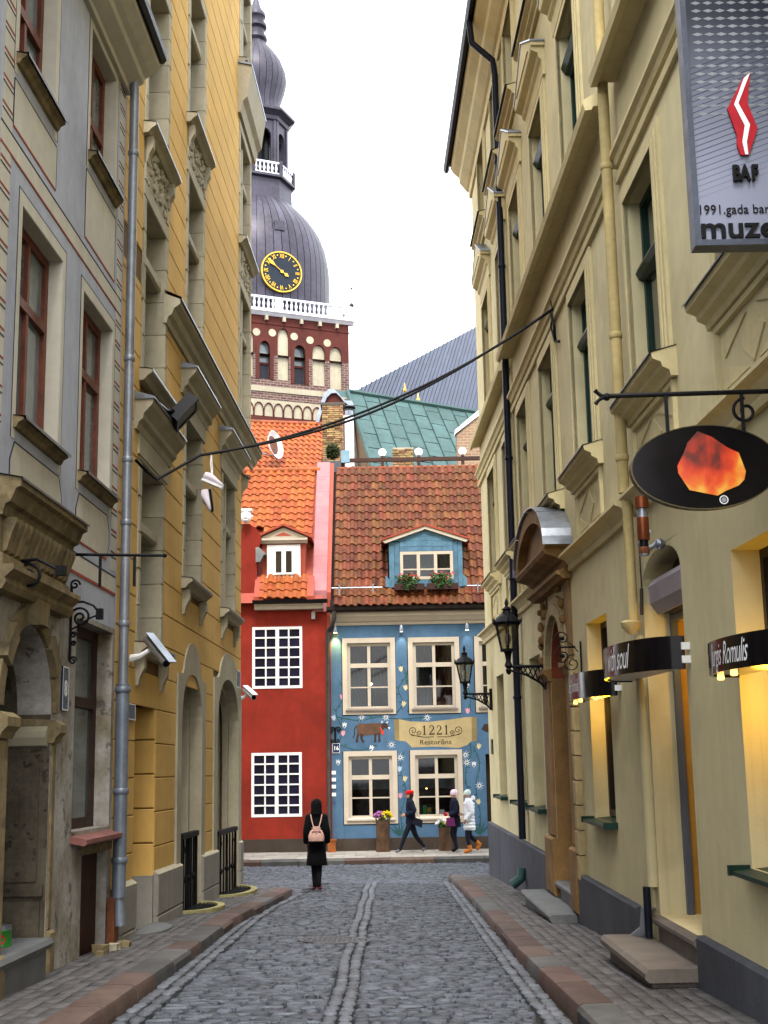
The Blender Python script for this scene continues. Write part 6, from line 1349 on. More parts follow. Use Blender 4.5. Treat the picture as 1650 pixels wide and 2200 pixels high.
ac_ = thing('air_curtain', 'grey lilac air curtain unit set under the arch of the doorway', 'air conditioner', FR(11.6, 2.9, -.2)); m = MB(); m.prof(FR, [(-.42, 2.86), (-.1, 2.8), (-.03, 2.9), (-.02, 3.06), (-.06, 3.12), (-.42, 3.14)], 11.0, 12.28); m.build('casing', M('lilac grey casing', (.25, .22, .25), rough=.5, bump=.03), ac_); MB().box(FR, 11.05, 12.2, 2.795, 2.8, -.36, -.14).build('grille', m_black, ac_)

# ---- wrought iron scroll brackets
def spiral(o, e1, e2, r, turns, n=26, a0=0, s=1): return [Vector(o) + (Vector(e1) * cos(a0 + s * turns * 2 * pi * i / n) + Vector(e2) * sin(a0 + s * turns * 2 * pi * i / n)) * r * (1 - .86 * i / n) for i in range(n + 1)]
Z = Vector((0, 0, 1)); NR = (FR(0, 0, 1) - FR(0, 0, 0)); NL = (FL(0, 0, 1) - FL(0, 0, 0))
sb = thing('scroll_bracket', 'small double scroll iron bracket on the near pillar of the stone portal', 'bracket', FR(16.5, 2.8, .13)); m = MB(); c_ = FR(16.5, 2.82, .26)
m.tube([FR(16.5, 2.82, .0), FR(16.5, 2.82, .22)], .014, 6)
for s in (-1, 1): m.tube(spiral(c_ + Z * s * .11 - NR * .1, NR, Z, .11, 1.5, a0=-s * pi / 2, s=s), .009, 6); m.ball(c_ + Z * s * .11 - NR * .1, .028, 8, 6)
m.build('scroll', m_blackiron, sb)
sb = thing('scroll_bracket', 'slender scroll iron bracket just above the farthest curved shop sign', 'bracket', FR(15.95, 2.4, 0)); m = MB(); u = 15.98
m.tube([FR(u, 2.85, .02), FR(u, 2.3, .02)], .012, 6); m.tube(spiral(FR(u, 2.58, .13), NR, Z, .11, 1.6, a0=pi * .6, s=-1), .008, 6); m.tube([FR(u, 2.72, .05), FR(u, 2.8, .12), FR(u, 2.86, .2)], .007, 6); m.tube([FR(u, 2.47, .12), FR(u, 2.4, .06), FR(u, 2.32, .03)], .007, 6); m.build('scroll', m_blackiron, sb)
sb = thing('scroll_bracket', 'tall black wrought iron scroll bracket beside the portal of the grey house', 'bracket', FL(12.15, 3, 0)); m = MB(); u = 12.13
m.tube([FL(u, 3.36, .03), FL(u, 2.66, .03)], .014, 6); 
for v, r in ((3.37, .05), (2.9, .03), (2.82, .025), (2.66, .04)): m.tube(spiral(FL(u, v, .06), NL, Z, r, 1.4), .01, 6)
m.tube(spiral(FL(u, 3.06, .12), NL, Z, .1, 1.7, a0=pi * .9, s=-1), .012, 6); m.tube([FL(u, 3.2, .03), FL(u, 3.21, .14), FL(u, 3.17, .24), FL(u, 3.1, .3)], .012, 6); m.tube([FL(u, 2.95, .03), FL(u, 2.98, .1), FL(u, 3.05, .2), FL(u, 3.08, .28)], .009, 6); m.build('scroll', m_blackiron, sb)
m = MB(); m.box(FL, u - .03, u + .03, 3.04, 3.14, .27, .33); m.build('clamp', m_blackiron, sb)
sb = thing('scroll_bracket', 'iron scroll bracket above the portal arch at the left edge', 'bracket', FL(10.55, 3.3, .2)); m = MB(); u = 10.45
m.tube(spiral(FL(u, 3.2, .14), NL, Z, .11, 1.8, a0=pi * .8, s=-1), .014, 6); m.tube([FL(u, 3.32, .05), FL(u, 3.34, .2), FL(u, 3.27, .34), FL(u, 3.22, .4)], .015, 6); m.box(FL, u - .03, u + .03, 3.2, 3.28, .36, .44); m.build('scroll', m_blackiron, sb)
ib = thing('sign_bracket', 'long bare black iron sign bar with two hanging rods above the grey house window', 'bracket', FL(11.9, 3.5, 0)); u = 11.95
m = MB(); m.tube([FL(u, 3.63, .0), FL(u, 3.6, .93)], .014, 8); m.ball(FL(u, 3.6, .94), .022, 8, 6); m.tube([FL(u, 3.66, .02), FL(u, 3.4, .02)], .012, 6); m.build('bar', m_blackiron, ib)
for p in (.34, .66): m = MB(); m.box(FL, u - .01, u + .01, 3.32, 3.6, p - .012, p + .012); m.build('rod', m_blackiron, ib)

# ---- number plates and street name plates
m_navy = M('navy enamel', (.012, .03, .085), rough=.3, bump=0)
def plate(label, fr, u0, u1, v0, v1, txt, size, flip=False):
    t = thing('sign_plate', label, 'sign', fr((u0 + u1) / 2, v0, 0)); MB().box(fr, u0, u1, v0, v1, -.005, .02).build('plate', m_navy, t); b = MB(); e = .012
    for q in ((u0, u1, v0, v0 + e), (u0, u1, v1 - e, v1), (u0, u0 + e, v0 + e, v1 - e), (u1 - e, u1, v0 + e, v1 - e)): b.box(fr, *q, .02, .022)
    b.build('border', m_white, t)
    if txt: lettering('lettering', txt, size, m_white, t, (lambda x, y, z: fr((u0 + u1) / 2 + x, (v0 + v1) / 2 - size * .33 + y, .022 + z)), .002, offset=.004)
    return t
plate('tall dark blue house number plate 8 beside the grey house window', FL, 11.96, 12.16, 2.2, 2.6, '8', .2)
plate('blue street name plate at the near edge of the yellow house', FL, 14.55, 14.98, 2.22, 2.4, None, .1)
plate('blue street name plate at the far corner of the yellow house', FL, 22.95, 23.45, 3.1, 3.4, None, .1)
nx0, nx1 = -1.542, -1.336
plate('dark blue house number plate 16 on the blue house', FB, nx0, nx1, 1.839, 2.105, '16', .15)
pl = thing('sign_plate', 'small dark plate on the cream corner below the far lantern', 'sign', FR(27.4, 1.6, 0)); MB().box(FR, 27.25, 27.6, 1.45, 1.75, -.005, .02).build('plate', m_black, pl)

# ---- cameras, floodlight
def cctv(label, a, b, c):
    t = thing('security_camera', label, 'camera', a); a, b, c = Vector(a), Vector(b), Vector(c); m = MB(); m.tube([a, (a + b) / 2 + Vector((0, 0, -.02)), b], [.05, .03, .025], 8); m.build('arm', m_white, t)
    d = (c - b).normalized(); m = MB(); m.tube([b - d * .1 + Vector((0, 0, .06)), c + Vector((0, 0, .06))], .052, 12); m.build('housing', m_zinc if 'silver' in label else m_white, t); m = MB(); m.tube([c + Vector((0, 0, .06)), c + d * .012 + Vector((0, 0, .06))], .042, 12); m.build('lens', m_black, t)
    x = d.cross(Z).normalized(); y = x.cross(d); q = b - d * .14 + y * .12; r = c + d * .06 + y * .12; m = MB(); m.add([q - x * .05, q + x * .05, r + x * .05, r - x * .05] + [p_ + y * .012 for p_ in (q - x * .05, q + x * .05, r + x * .05, r - x * .05)], [(0, 1, 2, 3), (4, 5, 6, 7), (0, 1, 5, 4), (1, 2, 6, 5), (2, 3, 7, 6), (3, 0, 4, 7)]); m.build('sunshield', m_zinc if 'silver' in label else m_white, t)
cctv('silver security camera on a white arm low on the yellow house by the grey downpipe', FL(14.75, 2.9, 0), FL(14.72, 3.0, .24), FL(14.5, 2.76, .46))
cctv('white security camera at the far corner of the yellow house', FL(23.55, 2.93, 0), FL(23.5, 3.0, .12), FL(23.1, 2.86, .3))
fl_ = thing('floodlight', 'black floodlight standing on the window hood of the yellow house', 'floodlight', FL(15.5, 6.0, .2)); o = FL(15.9, 6.1, .34)
Mf = Matrix.Rotation(rad(38), 3, Vector((0, 1, 0))) @ Matrix.Rotation(rad(-15), 3, 'X'); ff = lambda x, y, z: o + Mf @ Vector((x, y, z)); m = MB(); m.box(ff, -.07, .07, -.16, .16, -.2, .2); m.box(ff, .07, .09, -.17, .17, -.21, -.17); m.box(ff, .07, .09, -.17, .17, .17, .21); m.box(ff, .07, .09, -.17, -.13, -.17, .17); m.box(ff, .07, .09, .13, .17, -.17, .17); m.build('body', m_black, fl_)
m = MB(); m.box(ff, .071, .075, -.13, .13, -.17, .17); m.build('lens', M('floodlight glass', (.1, .1, .1), rough=.4, bump=0), fl_); m = MB(); m.tube([o, FL(15.6, 6.02, .2), FL(15.2, 6.0, .18)], .03, 6); m.build('stand', m_black, fl_)

# ---- cable across the street with shoes slung over it
cb = thing('overhead_cable', 'black cable bundle sagging across the lane between the two walls', 'cable', FL(14.9, 5, 0)); a, b = FL(14.95, 5.22, .02), FR(16.86, 7.42, .04)
def sag(t, s): q = a.lerp(b, t); q.z -= s * 4 * t * (1 - t); return q
lead = [FL(14.75, 5.2, .02), FL(14.95, 5.1, .12), FL(15.0, 5.02, .22)]
for k, s in enumerate((.42, .45)):
    m = MB(); m.tube(lead + [sag(t, s) + Vector((0, 0, .02 * k * sin(t * 9))) for t in [.13 + .87 * i / 30 for i in range(31)]], .018, 6); m.build('cable', m_blackiron, cb)
m = MB(); m.tube([b, FR(16.75, 7.3, .08), FR(16.6, 7.1, .07), FR(16.7, 6.92, .05), FR(16.5, 6.85, .03)], .02, 6); m.tube([b, FR(16.95, 7.2, .06), FR(16.75, 6.95, .05)], .014, 6); m.tube([b, FR(16.7, 7.55, .1), FR(16.5, 7.5, .06)], .008, 5); m.build('cable_end', m_blackiron, cb)
hs = thing('hanging_shoes', 'pair of white sneakers with dark soles hanging by the laces from the cable', 'shoes', sag(.155, .42)); o = sag(.155, .43) 
m = MB(); m.tube([o + Vector((0, 0, .01)), o + Vector((-.01, 0, -.12)), o + Vector((.01, 0, -.28))], .007, 5); m.tube([o, o + Vector((.015, 0, -.2)), o + Vector((0, 0, -.42))], .006, 5); m.build('laces', m_white, hs)
def shoe(M_, upper, sole):
    def ring_(x, w, h, z): return [(x, w * cos(q), z + h * sin(q)) for q in [2 * pi * i / 10 for i in range(10)]]
    R = [(-.13, .015, .02, .03), (-.125, .036, .045, .05), (-.07, .04, .055, .055), (-.02, .04, .05, .05), (.05, .044, .034, .036), (.11, .036, .026, .026), (.14, .012, .012, .018)]
    V = [M_ @ Vector(v) for r in R for v in ring_(*r)]; F_ = [(i * 10 + j, i * 10 + (j + 1) % 10, (i + 1) * 10 + (j + 1) % 10, (i + 1) * 10 + j) for i in range(6) for j in range(10)]
    u_ = MB(); u_.add(V, F_, True); u = u_.build('shoe', upper, hs)
    s = MB(); P_ = [(-.135, 0), (-.12, -.038), (-.02, -.04), (.06, -.046), (.13, -.03), (.15, 0), (.13, .03), (.06, .046), (-.02, .04), (-.12, .038)]; s.add([M_ @ Vector((x, y, z)) for z in (-.018, .012) for x, y in P_], [tuple(range(10))[::-1], tuple(range(10, 20))] + [(i, (i + 1) % 10, 10 + (i + 1) % 10, 10 + i) for i in range(10)]); s.build('sole', sole, u)
m_sn = M('pinkish white canvas', (.66, .6, .68), rough=.8, var=.08)
shoe(Matrix.Translation(o + Vector((.01, 0, -.36))) @ Matrix.Rotation(rad(22), 4, 'Y') @ Matrix.Rotation(.3, 4, 'Z'), m_sn, m_white)
shoe(Matrix.Translation(o + Vector((-.01, 0, -.56))) @ Matrix.Rotation(rad(82), 4, 'Y') @ Matrix.Rotation(rad(160), 4, 'X'), m_sn, m_black)

# ---- tin can on the portal step, rubble by the drain, iron railings and light wells
tc = thing('tin_can', 'green tin can with a red spot standing on the portal step', 'tin can', FL(10.9, .28, -.12)); o = FL(10.9, .28, -.12)
m = MB(); m.lathe(o, [(.075, 0), (.078, .005), (.075, .01), (.075, .12), (.078, .125), (.075, .13)], 18); m.build('can', M('green printed tin', (.03, .22, .03), rough=.35, bump=.02, metal=.2), tc); MB().lathe(o, [(.075, .128), (.076, .165), (.07, .165)], 18).build('bare_rim', m_zinc, tc)
m = MB(); m.add([o + Vector((.0765 * sin(a) , -.0765 * cos(a), .06 + .042 * s_)) for s_, aa in ((0, 0),) for a in (0,)] + [o + Vector((.0768 * sin(.55 * cos(q) + .1), -.0768 * cos(.55 * cos(q) + .1), .06 + .04 * sin(q))) for q in [2 * pi * i / 16 for i in range(16)]], [(0, 1 + i, 1 + (i + 1) % 16) for i in range(16)]); m.build('label_spot', M('tomato red print', (.6, .03, .01), rough=.4, bump=0), tc)
for k, (u, p, s_) in enumerate(((13.3, .1, .13), (13.55, .16, .1), (13.85, .22, .09), (14.0, .12, .07), (13.1, .14, .08), (13.72, .1, .07))):
    P_ = FL(u, 0, p); P_.z = gz(kerb_x(-1, u), u) + .12; m = MB(); r = random.Random(k + 40)
    bmv = [(r.uniform(.7, 1.1)) for _ in range(8)]; m.add([P_ + Vector(((i % 2 - .5) * s_ * 1.1 * bmv[i], ((i // 2) % 2 - .5) * s_ * 1.7 * bmv[i - 1], (i // 4) * s_ * .7 * bmv[i])) for i in range(8)], [(0, 2, 3, 1), (4, 5, 7, 6), (0, 1, 5, 4), (2, 6, 7, 3), (0, 4, 6, 2), (1, 3, 7, 5)])
    tag(m.build('broken_stone', m_ystone if k % 2 else m_oldstone, None, loc=P_), 'loose broken stone lying at the foot of the grey downpipe', 'stone', 'broken stones by the drain'); 
def railing(label, a, b, v0, v1):
    t = thing('iron_railing', label, 'railing', FL((a + b) / 2, v0, 0), 'iron railings of the yellow house arches'); 
    m = MB(); m.box(FL, a, b, v1 - .04, v1 + .03, -.03, .05); m.build('top_rail', m_blackiron, t); MB().box(FL, a, b, v0 + .12, v0 + .16, -.0, .025).build('bottom_rail', m_blackiron, t)
    n = 7
    for i in range(n):
        u = a + .04 + (b - a - .08) * i / (n - 1); m = MB(); m.tube([FL(u, v0, .012), FL(u, v1, .012)], .016 if i % 3 else .024, 6)
        if i in (1, 3, 5): m.ball(FL(u, (v0 + v1) / 2, .012), .035, 6, 4, sz=1.6); m.tube(spiral(FL(u + .05, v1 - .2, .012), TE * 0 + (FL(1, 0, 0) - FL(0, 0, 0)).normalized(), Z, .06, 1.2), .009, 5)
        m.build('bar', m_blackiron, t)
railing('black iron railing across the nearer arch of the yellow house', 17.88, 19.1, -.35, .8); railing('black iron railing across the farther arch of the yellow house', 20.95, 22.95, -.5, .7)
for lab, u, w in (('stone rimmed light well with a dark grating under the nearer arch', 18.66, .62), ('stone rimmed light well with a dark grating under the farther arch', 22.08, .9)):
    zz = gz(-2.5, u) + .125 + u * .0079; t = thing('light_well', lab, 'light well', FL(u, zz, .2), 'light wells of the yellow house'); fz = lambda a_, b_, c_, zz=zz: FL(a_, zz + c_, b_)
    m = MB(); m.ring(fz, arc(u, .02, w + .1, .46, 0, 180, 16), arc(u, .02, w, .36, 0, 180, 16), -.1, .035); m.build('rim', M('mossy stone rim', (.33, .3, .14), rough=.9, var=.2, scale=4), t)
    m = MB(); m.poly(fz, arc(u, .02, w, .36, 0, 180, 16), -.08, .0); m.build('pit', m_black, t)
    for i in range(6):
        y_ = .05 + i * .055; h = w * max(0, 1 - ((y_ - .02) / .36) ** 2) ** .5; m = MB(); m.box(fz, u - h, u + h, y_ - .008, y_ + .008, .0, .018); m.build('bar', m_blackiron, t)

# ================================================================== THE BLUE HOUSE: paintings, lamps and pots
FP = lambda x, z, p=0.0: FB(x, z, p)
def bpx(pts): return pts
m_parch = M('painted parchment', (.42, .33, .17), rough=.9, var=.1, scale=3, bump=0); m_parch2 = M('painted parchment edge', (.26, .2, .09), rough=.9, bump=0); m_inkp = M('painted ink', (.03, .022, .02), rough=.9, bump=0)
SG = [(0.169,2.725), (0.324,2.735), (0.607,2.666), (1.123,2.645), (1.705,2.698), (2.159,2.754), (2.314,2.764), (2.469,2.748), (2.461,2.1), (2.294,2.09), (2.175,1.991), (1.941,1.919), (1.235,1.969), (0.656,1.954), (0.492,2.122), (0.184,2.165)]
MB().poly(FB, SG, -.004, .004).build('painted_scroll', m_parch, blue)
for q in ([(0.169,2.725), (0.311,2.735), (0.313,2.163), (0.184,2.165)], [(2.327,2.764), (2.469,2.748), (2.461,2.1), (2.32,2.102)]): MB().poly(FB, q, .0041, .006).build('scroll_edge', m_parch2, blue)
def serif(ch, x, z, h):
    w = h * .3; out = []
    if ch == '1': out = [[(x - w * .22, z), (x + w * .22, z), (x + w * .22, z + h), (x - w * .05, z + h), (x - w * .6, z + h * .82), (x - w * .55, z + h * .77), (x - w * .22, z + h * .84)], [(x - w * .65, z), (x + w * .65, z), (x + w * .65, z + h * .05), (x - w * .65, z + h * .05)]]
    else:
        A_ = arc(x, z + h * .7, w * .85, h * .3, 170, -20, 10); B_ = arc(x - w * .05, z + h * .7, w * .5, h * .24, 170, -20, 10)
        out = [A_ + B_[::-1], [A_[-1], B_[-1], (x - w * .9, z + h * .1), (x - w * .9, z)], [(x - w * .9, z), (x + w * .95, z), (x + w * .98, z + h * .28), (x + w * .86, z + h * .28), (x + w * .75, z + h * .14), (x - w * .8, z + h * .13)]]
    return out
sx0, sz0 = (0.921,2.292); sx1 = 1.732; hh = 2.553 - sz0
for i, ch in enumerate('1221'):
    m = MB(); xx = sx0 + (sx1 - sx0) * (i + .45) / 4
    for j, pl_ in enumerate(serif(ch, xx, sz0, hh)): m.poly(FB, pl_, .0041, .0072 + j * .0003)
    m.build('painted_numeral', m_inkp, blue)
rx, rz = (1.314,2.031); lettering('painted_lettering', 'Restorāns', .185, m_inkp, blue, lambda x, y, z: FB(rx + x, rz + y, .0065 + z), .001, sx=1.12, spacing=1.02)
cx_, cz_ = (1.32,2.259)
for s in (-1, 1):
    for dx, dz, r, tn in ((.62, .15, .13, 1.5), (.45, .08, .08, 1.4)):
        m = MB(); m.tube(spiral(FB(cx_ + s * dx, cz_ + dz, .006), (s, 0, 0), (0, 0, 1), r, tn, a0=-pi * .6, s=1), .008, 4); m.build('painted_flourish', m_inkp, blue)
    m = MB(); m.tube([FB(cx_ + s * .05, cz_ - .02, .006), FB(cx_ + s * .3, cz_ - .03, .006), FB(cx_ + s * .5, cz_ - .0, .006), FB(cx_ + s * .7, cz_ + .06, .006)], .007, 4); m.build('painted_flourish', m_inkp, blue)
# cow
m_cow = M('painted brown', (.12, .065, .04), rough=.9, var=.14, scale=5, bump=0); m_cow2 = M('painted dark brown', (.05, .03, .025), rough=.9, bump=0)
def px(*q): return list(q)
COW = [(-0.867,2.578), (-0.789,2.627), (-0.427,2.634), (-0.22,2.643), (-0.144,2.578), (-0.159,2.425), (-0.226,2.325), (-0.638,2.306), (-0.69,2.282), (-0.857,2.31)]
MB().poly(FB, COW, -.004, .004).build('painted_cow', m_cow, blue)
m = MB()
for q in ([(-0.857,2.336), (-0.793,2.334), (-0.833,2.208), (-0.821,2.119), (-0.899,2.121), (-0.884,2.234)], [(-0.767,2.359), (-0.677,2.332), (-0.704,2.231), (-0.641,2.116), (-0.718,2.117), (-0.768,2.22)], [(-0.38,2.353), (-0.303,2.351), (-0.33,2.225), (-0.319,2.11), (-0.397,2.112), (-0.382,2.226)], [(-0.277,2.364), (-0.212,2.362), (-0.214,2.223), (-0.203,2.121), (-0.281,2.122), (-0.266,2.224)], [(-0.169,2.604), (-0.117,2.641), (-0.04,2.627), (0.048,2.511), (-0.004,2.473), (-0.094,2.5), (-0.147,2.425), (-0.197,2.477)]): m.poly(FB, q, -.003, .0046)
m.tube([FB(*(-0.867,2.565), .004), FB(*(-0.932,2.49), .004), FB(*(-0.922,2.337), .004), FB(*(-0.974,2.249), .004)], .012, 4); m.build('painted_cow_legs', m_cow2, blue)
m = MB()
for q in ([(-0.169,2.642), (-0.18,2.706), (-0.13,2.654)], [(-0.052,2.64), (0.026,2.689), (-0.014,2.626)], [(-0.003,2.524), (0.074,2.51), (0.035,2.46)]): m.poly(FB, q, -.003, .0056)
m.build('painted_cow_horns', m_white, blue)
m = MB(); bx0, bz0_ = (-0.147,2.374); m.poly(FB, arc(bx0, bz0_, .045, .06, 0, 340, 9), -.003, .0062); m.poly(FB, [(-0.222,2.528), (-0.196,2.54), (-0.134,2.399), (-0.173,2.4)], -.003, .0058); m.build('painted_bell', M('painted bell red', (.55, .05, .02), bump=0), blue)
hx, hz_ = (2.692,2.477); m = MB(); m.poly(FB, [(hx - .1, hz_ - .06), (hx - .02, hz_ + .08), (hx + .1, hz_ + .08), (hx + .3, hz_), (hx + .3, hz_ - .2), (hx + .05, hz_ - .14)], -.003, .005); m.build('painted_cow', m_cow2, blue)
# flowers and tendrils painted up the wall
m_vine = M('painted dark green', (.03, .1, .1), rough=.9, var=.2, bump=0); PAL = [M('painted white', (.62, .66, .7), bump=0), M('painted pink', (.6, .28, .36), bump=0), M('painted cream', (.6, .52, .3), bump=0), M('painted sky', (.4, .5, .65), bump=0)]
FL_ = [(735,1500,1),(862,1440,2),(872,1480,2),(866,1515,2),(777,1540,0),(829,1541,0),(918,1542,0),(740,1561,0),(737,1578,1),(841,1600,0),(797,1610,0),(726,1641,0),(860,1627,0),(869,1676,2),(860,1712,1),(1003,1638,0),(1018,1645,0),(1028,1606,2),(1030,1688,0),(1029,1725,2),(1005,1474,0),(1005,1530,1),(718,1545,3),(858,1655,3),(1000,1622,0),(995,1560,3)]
FXY = [(-1.258,3.339),(0.402,4.083),(0.522,3.565),(0.435,3.117),(-0.721,2.817),(-0.05,2.793),(1.099,2.76),(-1.203,2.558),(-1.244,2.342),(0.091,2.04),(-0.477,1.923),(-1.394,1.548),(0.329,1.694),(0.432,1.076),(0.308,0.627),(2.161,1.523),(2.351,1.432),(2.494,1.922),(2.488,0.889),(2.461,0.428),(2.249,3.612),(2.227,2.893),(-1.484,2.767),(0.296,1.342),(2.129,1.726),(2.087,2.513)]
R_ = random.Random(12)
for (x_, y_, c_), (X_, Z_) in zip(FL_, FXY):
    if c_ == 0 and R_.random() < .6:
        m = MB(); n = 9; pts = []
        for i in range(2 * n): r = (.13 if i % 2 == 0 else .035) * R_.uniform(.85, 1.15); pts.append((X_ + r * cos(pi * i / n), Z_ + r * sin(pi * i / n)))
        m.poly(FB, pts, -.003, .0032)
    else:
        m = MB(); d = R_.uniform(-.6, .6)
        for k in (-1, 0, 1):
            a_ = pi / 2 + d + k * .5; m.poly(FB, [(X_, Z_ - .05), (X_ + .05 * cos(a_ + 1), Z_ + .05 * sin(a_ + 1)), (X_ + .13 * cos(a_), Z_ + .13 * sin(a_)), (X_ + .05 * cos(a_ - 1), Z_ + .05 * sin(a_ - 1))], -.003, .0032 + .0004 * k)
    m.build('painted_flower', PAL[c_], blue)
    if c_ == 0: m = MB(); m.poly(FB, arc(X_, Z_, .024, .024, 0, 330, 8), -.003, .0042); m.build('painted_flower_eye', m_cow2, blue)
VN = [[(-1.441,1.94),(-1.268,2.445),(-1.431,2.958),(-1.193,3.402),(-1.343,3.856)],[(0.223,2.865),(0.423,3.181),(0.314,3.569),(0.53,3.952),(0.38,4.278)],[(0.56,2.923),(0.623,3.434),(0.527,3.823),(0.665,4.208)],[(-1.393,2.829),(-0.813,2.717),(-0.23,2.809),(0.35,2.735),(1.126,2.785)],[(-1.337,2.065),(-0.824,1.904),(-0.243,2.046)],[(0.359,-0.651),(0.324,0.154),(0.464,0.775),(0.323,1.404),(0.462,1.907)],[(2.453,-0.626),(2.489,0.116),(2.385,0.866),(2.507,1.492),(2.33,2.001)],[(2.164,0.745),(2.115,1.247),(2.283,1.748),(2.247,2.256)],[(2.189,2.894),(2.329,3.276),(2.187,3.729)]]
for ln_ in VN:
    P_ = [FB(x_, z_, .0) for x_, z_ in ln_]; q = []
    for i in range(len(P_) - 1):
        for k in range(6):
            t = k / 6; p0, p1, p2, p3 = P_[max(0, i - 1)], P_[i], P_[i + 1], P_[min(len(P_) - 1, i + 2)]
            q.append(.5 * ((2 * p1) + (p2 - p0) * t + (2 * p0 - 5 * p1 + 4 * p2 - p3) * t * t + (3 * p1 - p0 - 3 * p2 + p3) * t ** 3))
    m = MB(); w = .013; V = []
    for i, p_ in enumerate(q):
        d = (q[min(i + 1, len(q) - 1)] - q[max(0, i - 1)]).normalized(); nrm = Vector((-d.z, 0, d.x)); V += [p_ + nrm * w + Vector((0, -.0026, 0)), p_ - nrm * w + Vector((0, -.0026, 0))]
    m.add(V, [(2 * i, 2 * i + 1, 2 * i + 3, 2 * i + 2) for i in range(len(q) - 1)])
    for i in range(2, len(q) - 1, 2):
        a_ = R_.uniform(0, 2 * pi); l = R_.uniform(.07, .13); m.poly(FB, [(q[i].x, q[i].z), (q[i].x + l * .5 * cos(a_ + .4), q[i].z + l * .5 * sin(a_ + .4)), (q[i].x + l * cos(a_), q[i].z + l * sin(a_)), (q[i].x + l * .5 * cos(a_ - .4), q[i].z + l * .5 * sin(a_ - .4))], -.003, .0022 + i * .00002)
    m.build('painted_vine', m_vine, blue)
for bx_, s in ((0.261, 1), (2.457, 1)):   # painted leaves at the foot
    m = MB()
    for k in range(5): a_ = pi / 2 + (k - 2) * .4; m.poly(FB, [(bx_, -.42), (bx_ + .14 * cos(a_ + .25), -.42 + .14 * sin(a_ + .25)), (bx_ + .38 * cos(a_), -.42 + .38 * sin(a_)), (bx_ + .14 * cos(a_ - .25), -.42 + .14 * sin(a_ - .25))], -.003, .003 + k * .0003)
    m.build('painted_leaves', m_vine, blue)
# three eyeball lamps under the eaves
for k, (x_, z_, e, c_) in enumerate(((*(-1.428,5.252), 7, (1, .75, .2)), (*(0.425,5.245), 1.2, (1, .93, .75)), (*(2.265,5.264), .6, (1, .95, .85)))):
    t = thing('wall_spotlight', ('lit yellow spotlight under the eaves nearest the downpipe', 'small spotlight under the eaves between the two blue house windows', 'small spotlight under the eaves above the far lantern')[k], 'spotlight', (x_, YB, z_), 'spotlights under the blue eaves')
    m = MB(); m.lathe((x_, YB - .12, z_), [(.055, -.1), (.06, -.06), (.05, .06), (.02, .1), (0, .1)], 12); m.tube([(x_, YB, z_ + .06), (x_, YB - .12, z_ + .06)], .02, 6); m.build('housing', m_zinc, t)
    m = MB(); m.lathe((x_, YB - .12, z_ - .1), [(0, 0), (.05, .0)], 12); m.build('lens', M('spot lens %d' % k, c_, emit=c_, estr=8 if k == 0 else 2.5), t)
    l = bpy.data.lights.new('eaves spot', 'SPOT'); l.energy = e * 6; l.color = c_; l.spot_size = rad(75); l.spot_blend = .9; l.shadow_soft_size = .04; o = link(bpy.data.objects.new('eaves_spot', l)); o.location = (x_, YB - .13, z_ - .12); o.rotation_euler = (rad(14), 0, 0)
io = thing('iron_ornament', 'black cast iron fleur ornament above the number plate on the blue house', 'ornament', (-1.459, YB, 2.319)); x_, z_ = (-1.459,2.344); m = MB(); m.box(FB, x_ - .03, x_ + .03, z_ - .22, z_ + .2, -.01, .04)
for s in (-1, 1): m.tube(spiral(FB(x_ + s * .09, z_ + .13, .03), (s, 0, 0), (0, 0, 1), .09, 1.1, a0=pi, s=-1), .018, 5); m.tube(spiral(FB(x_ + s * .07, z_ - .16, .03), (s, 0, 0), (0, 0, 1), .06, 1.1, a0=pi), .014, 5)
m.build('casting', m_blackiron, io)
vb = thing('vent_box', 'small grey vent box on the red wall below the gutter', 'vent', (-2.039, YB, 5.655)); x_, z_ = (-2.039,5.655); m = MB(); m.box(FB, x_ - .05, x_ + .05, z_ - .1, z_ + .1, -.01, .1); m.build('box', M('pale grey box', (.4, .42, .45)), vb)
for k, y_ in enumerate((1.315, 1.127, 0.94, 0.729)):
    m = MB(); m.box(FB, DIV + .0, DIV + .11, y_ - .05, y_ + .045, .14, .146); tag(m.build('sticker', m_white, None, loc=(DIV + .05, YB - .14, y_)), ('topmost', 'second', 'third', 'lowest')[k] + ' white paper sticker on the brown downpipe between the red and blue houses', 'sticker', 'stickers on the downpipe')
ob = thing('box', 'small orange brick coloured box at the foot of the brown downpipe', 'box', (DIV - .02, 36.3, -.79)); MB().box(XYZ, DIV - .12, DIV + .1, 36.2, 36.45, -.79, -.5).build('body', m_oldtile, ob); MB().box(XYZ, DIV - .14, DIV + .12, 36.18, 36.47, -.5, -.46).build('lid', m_orangetile, ob)
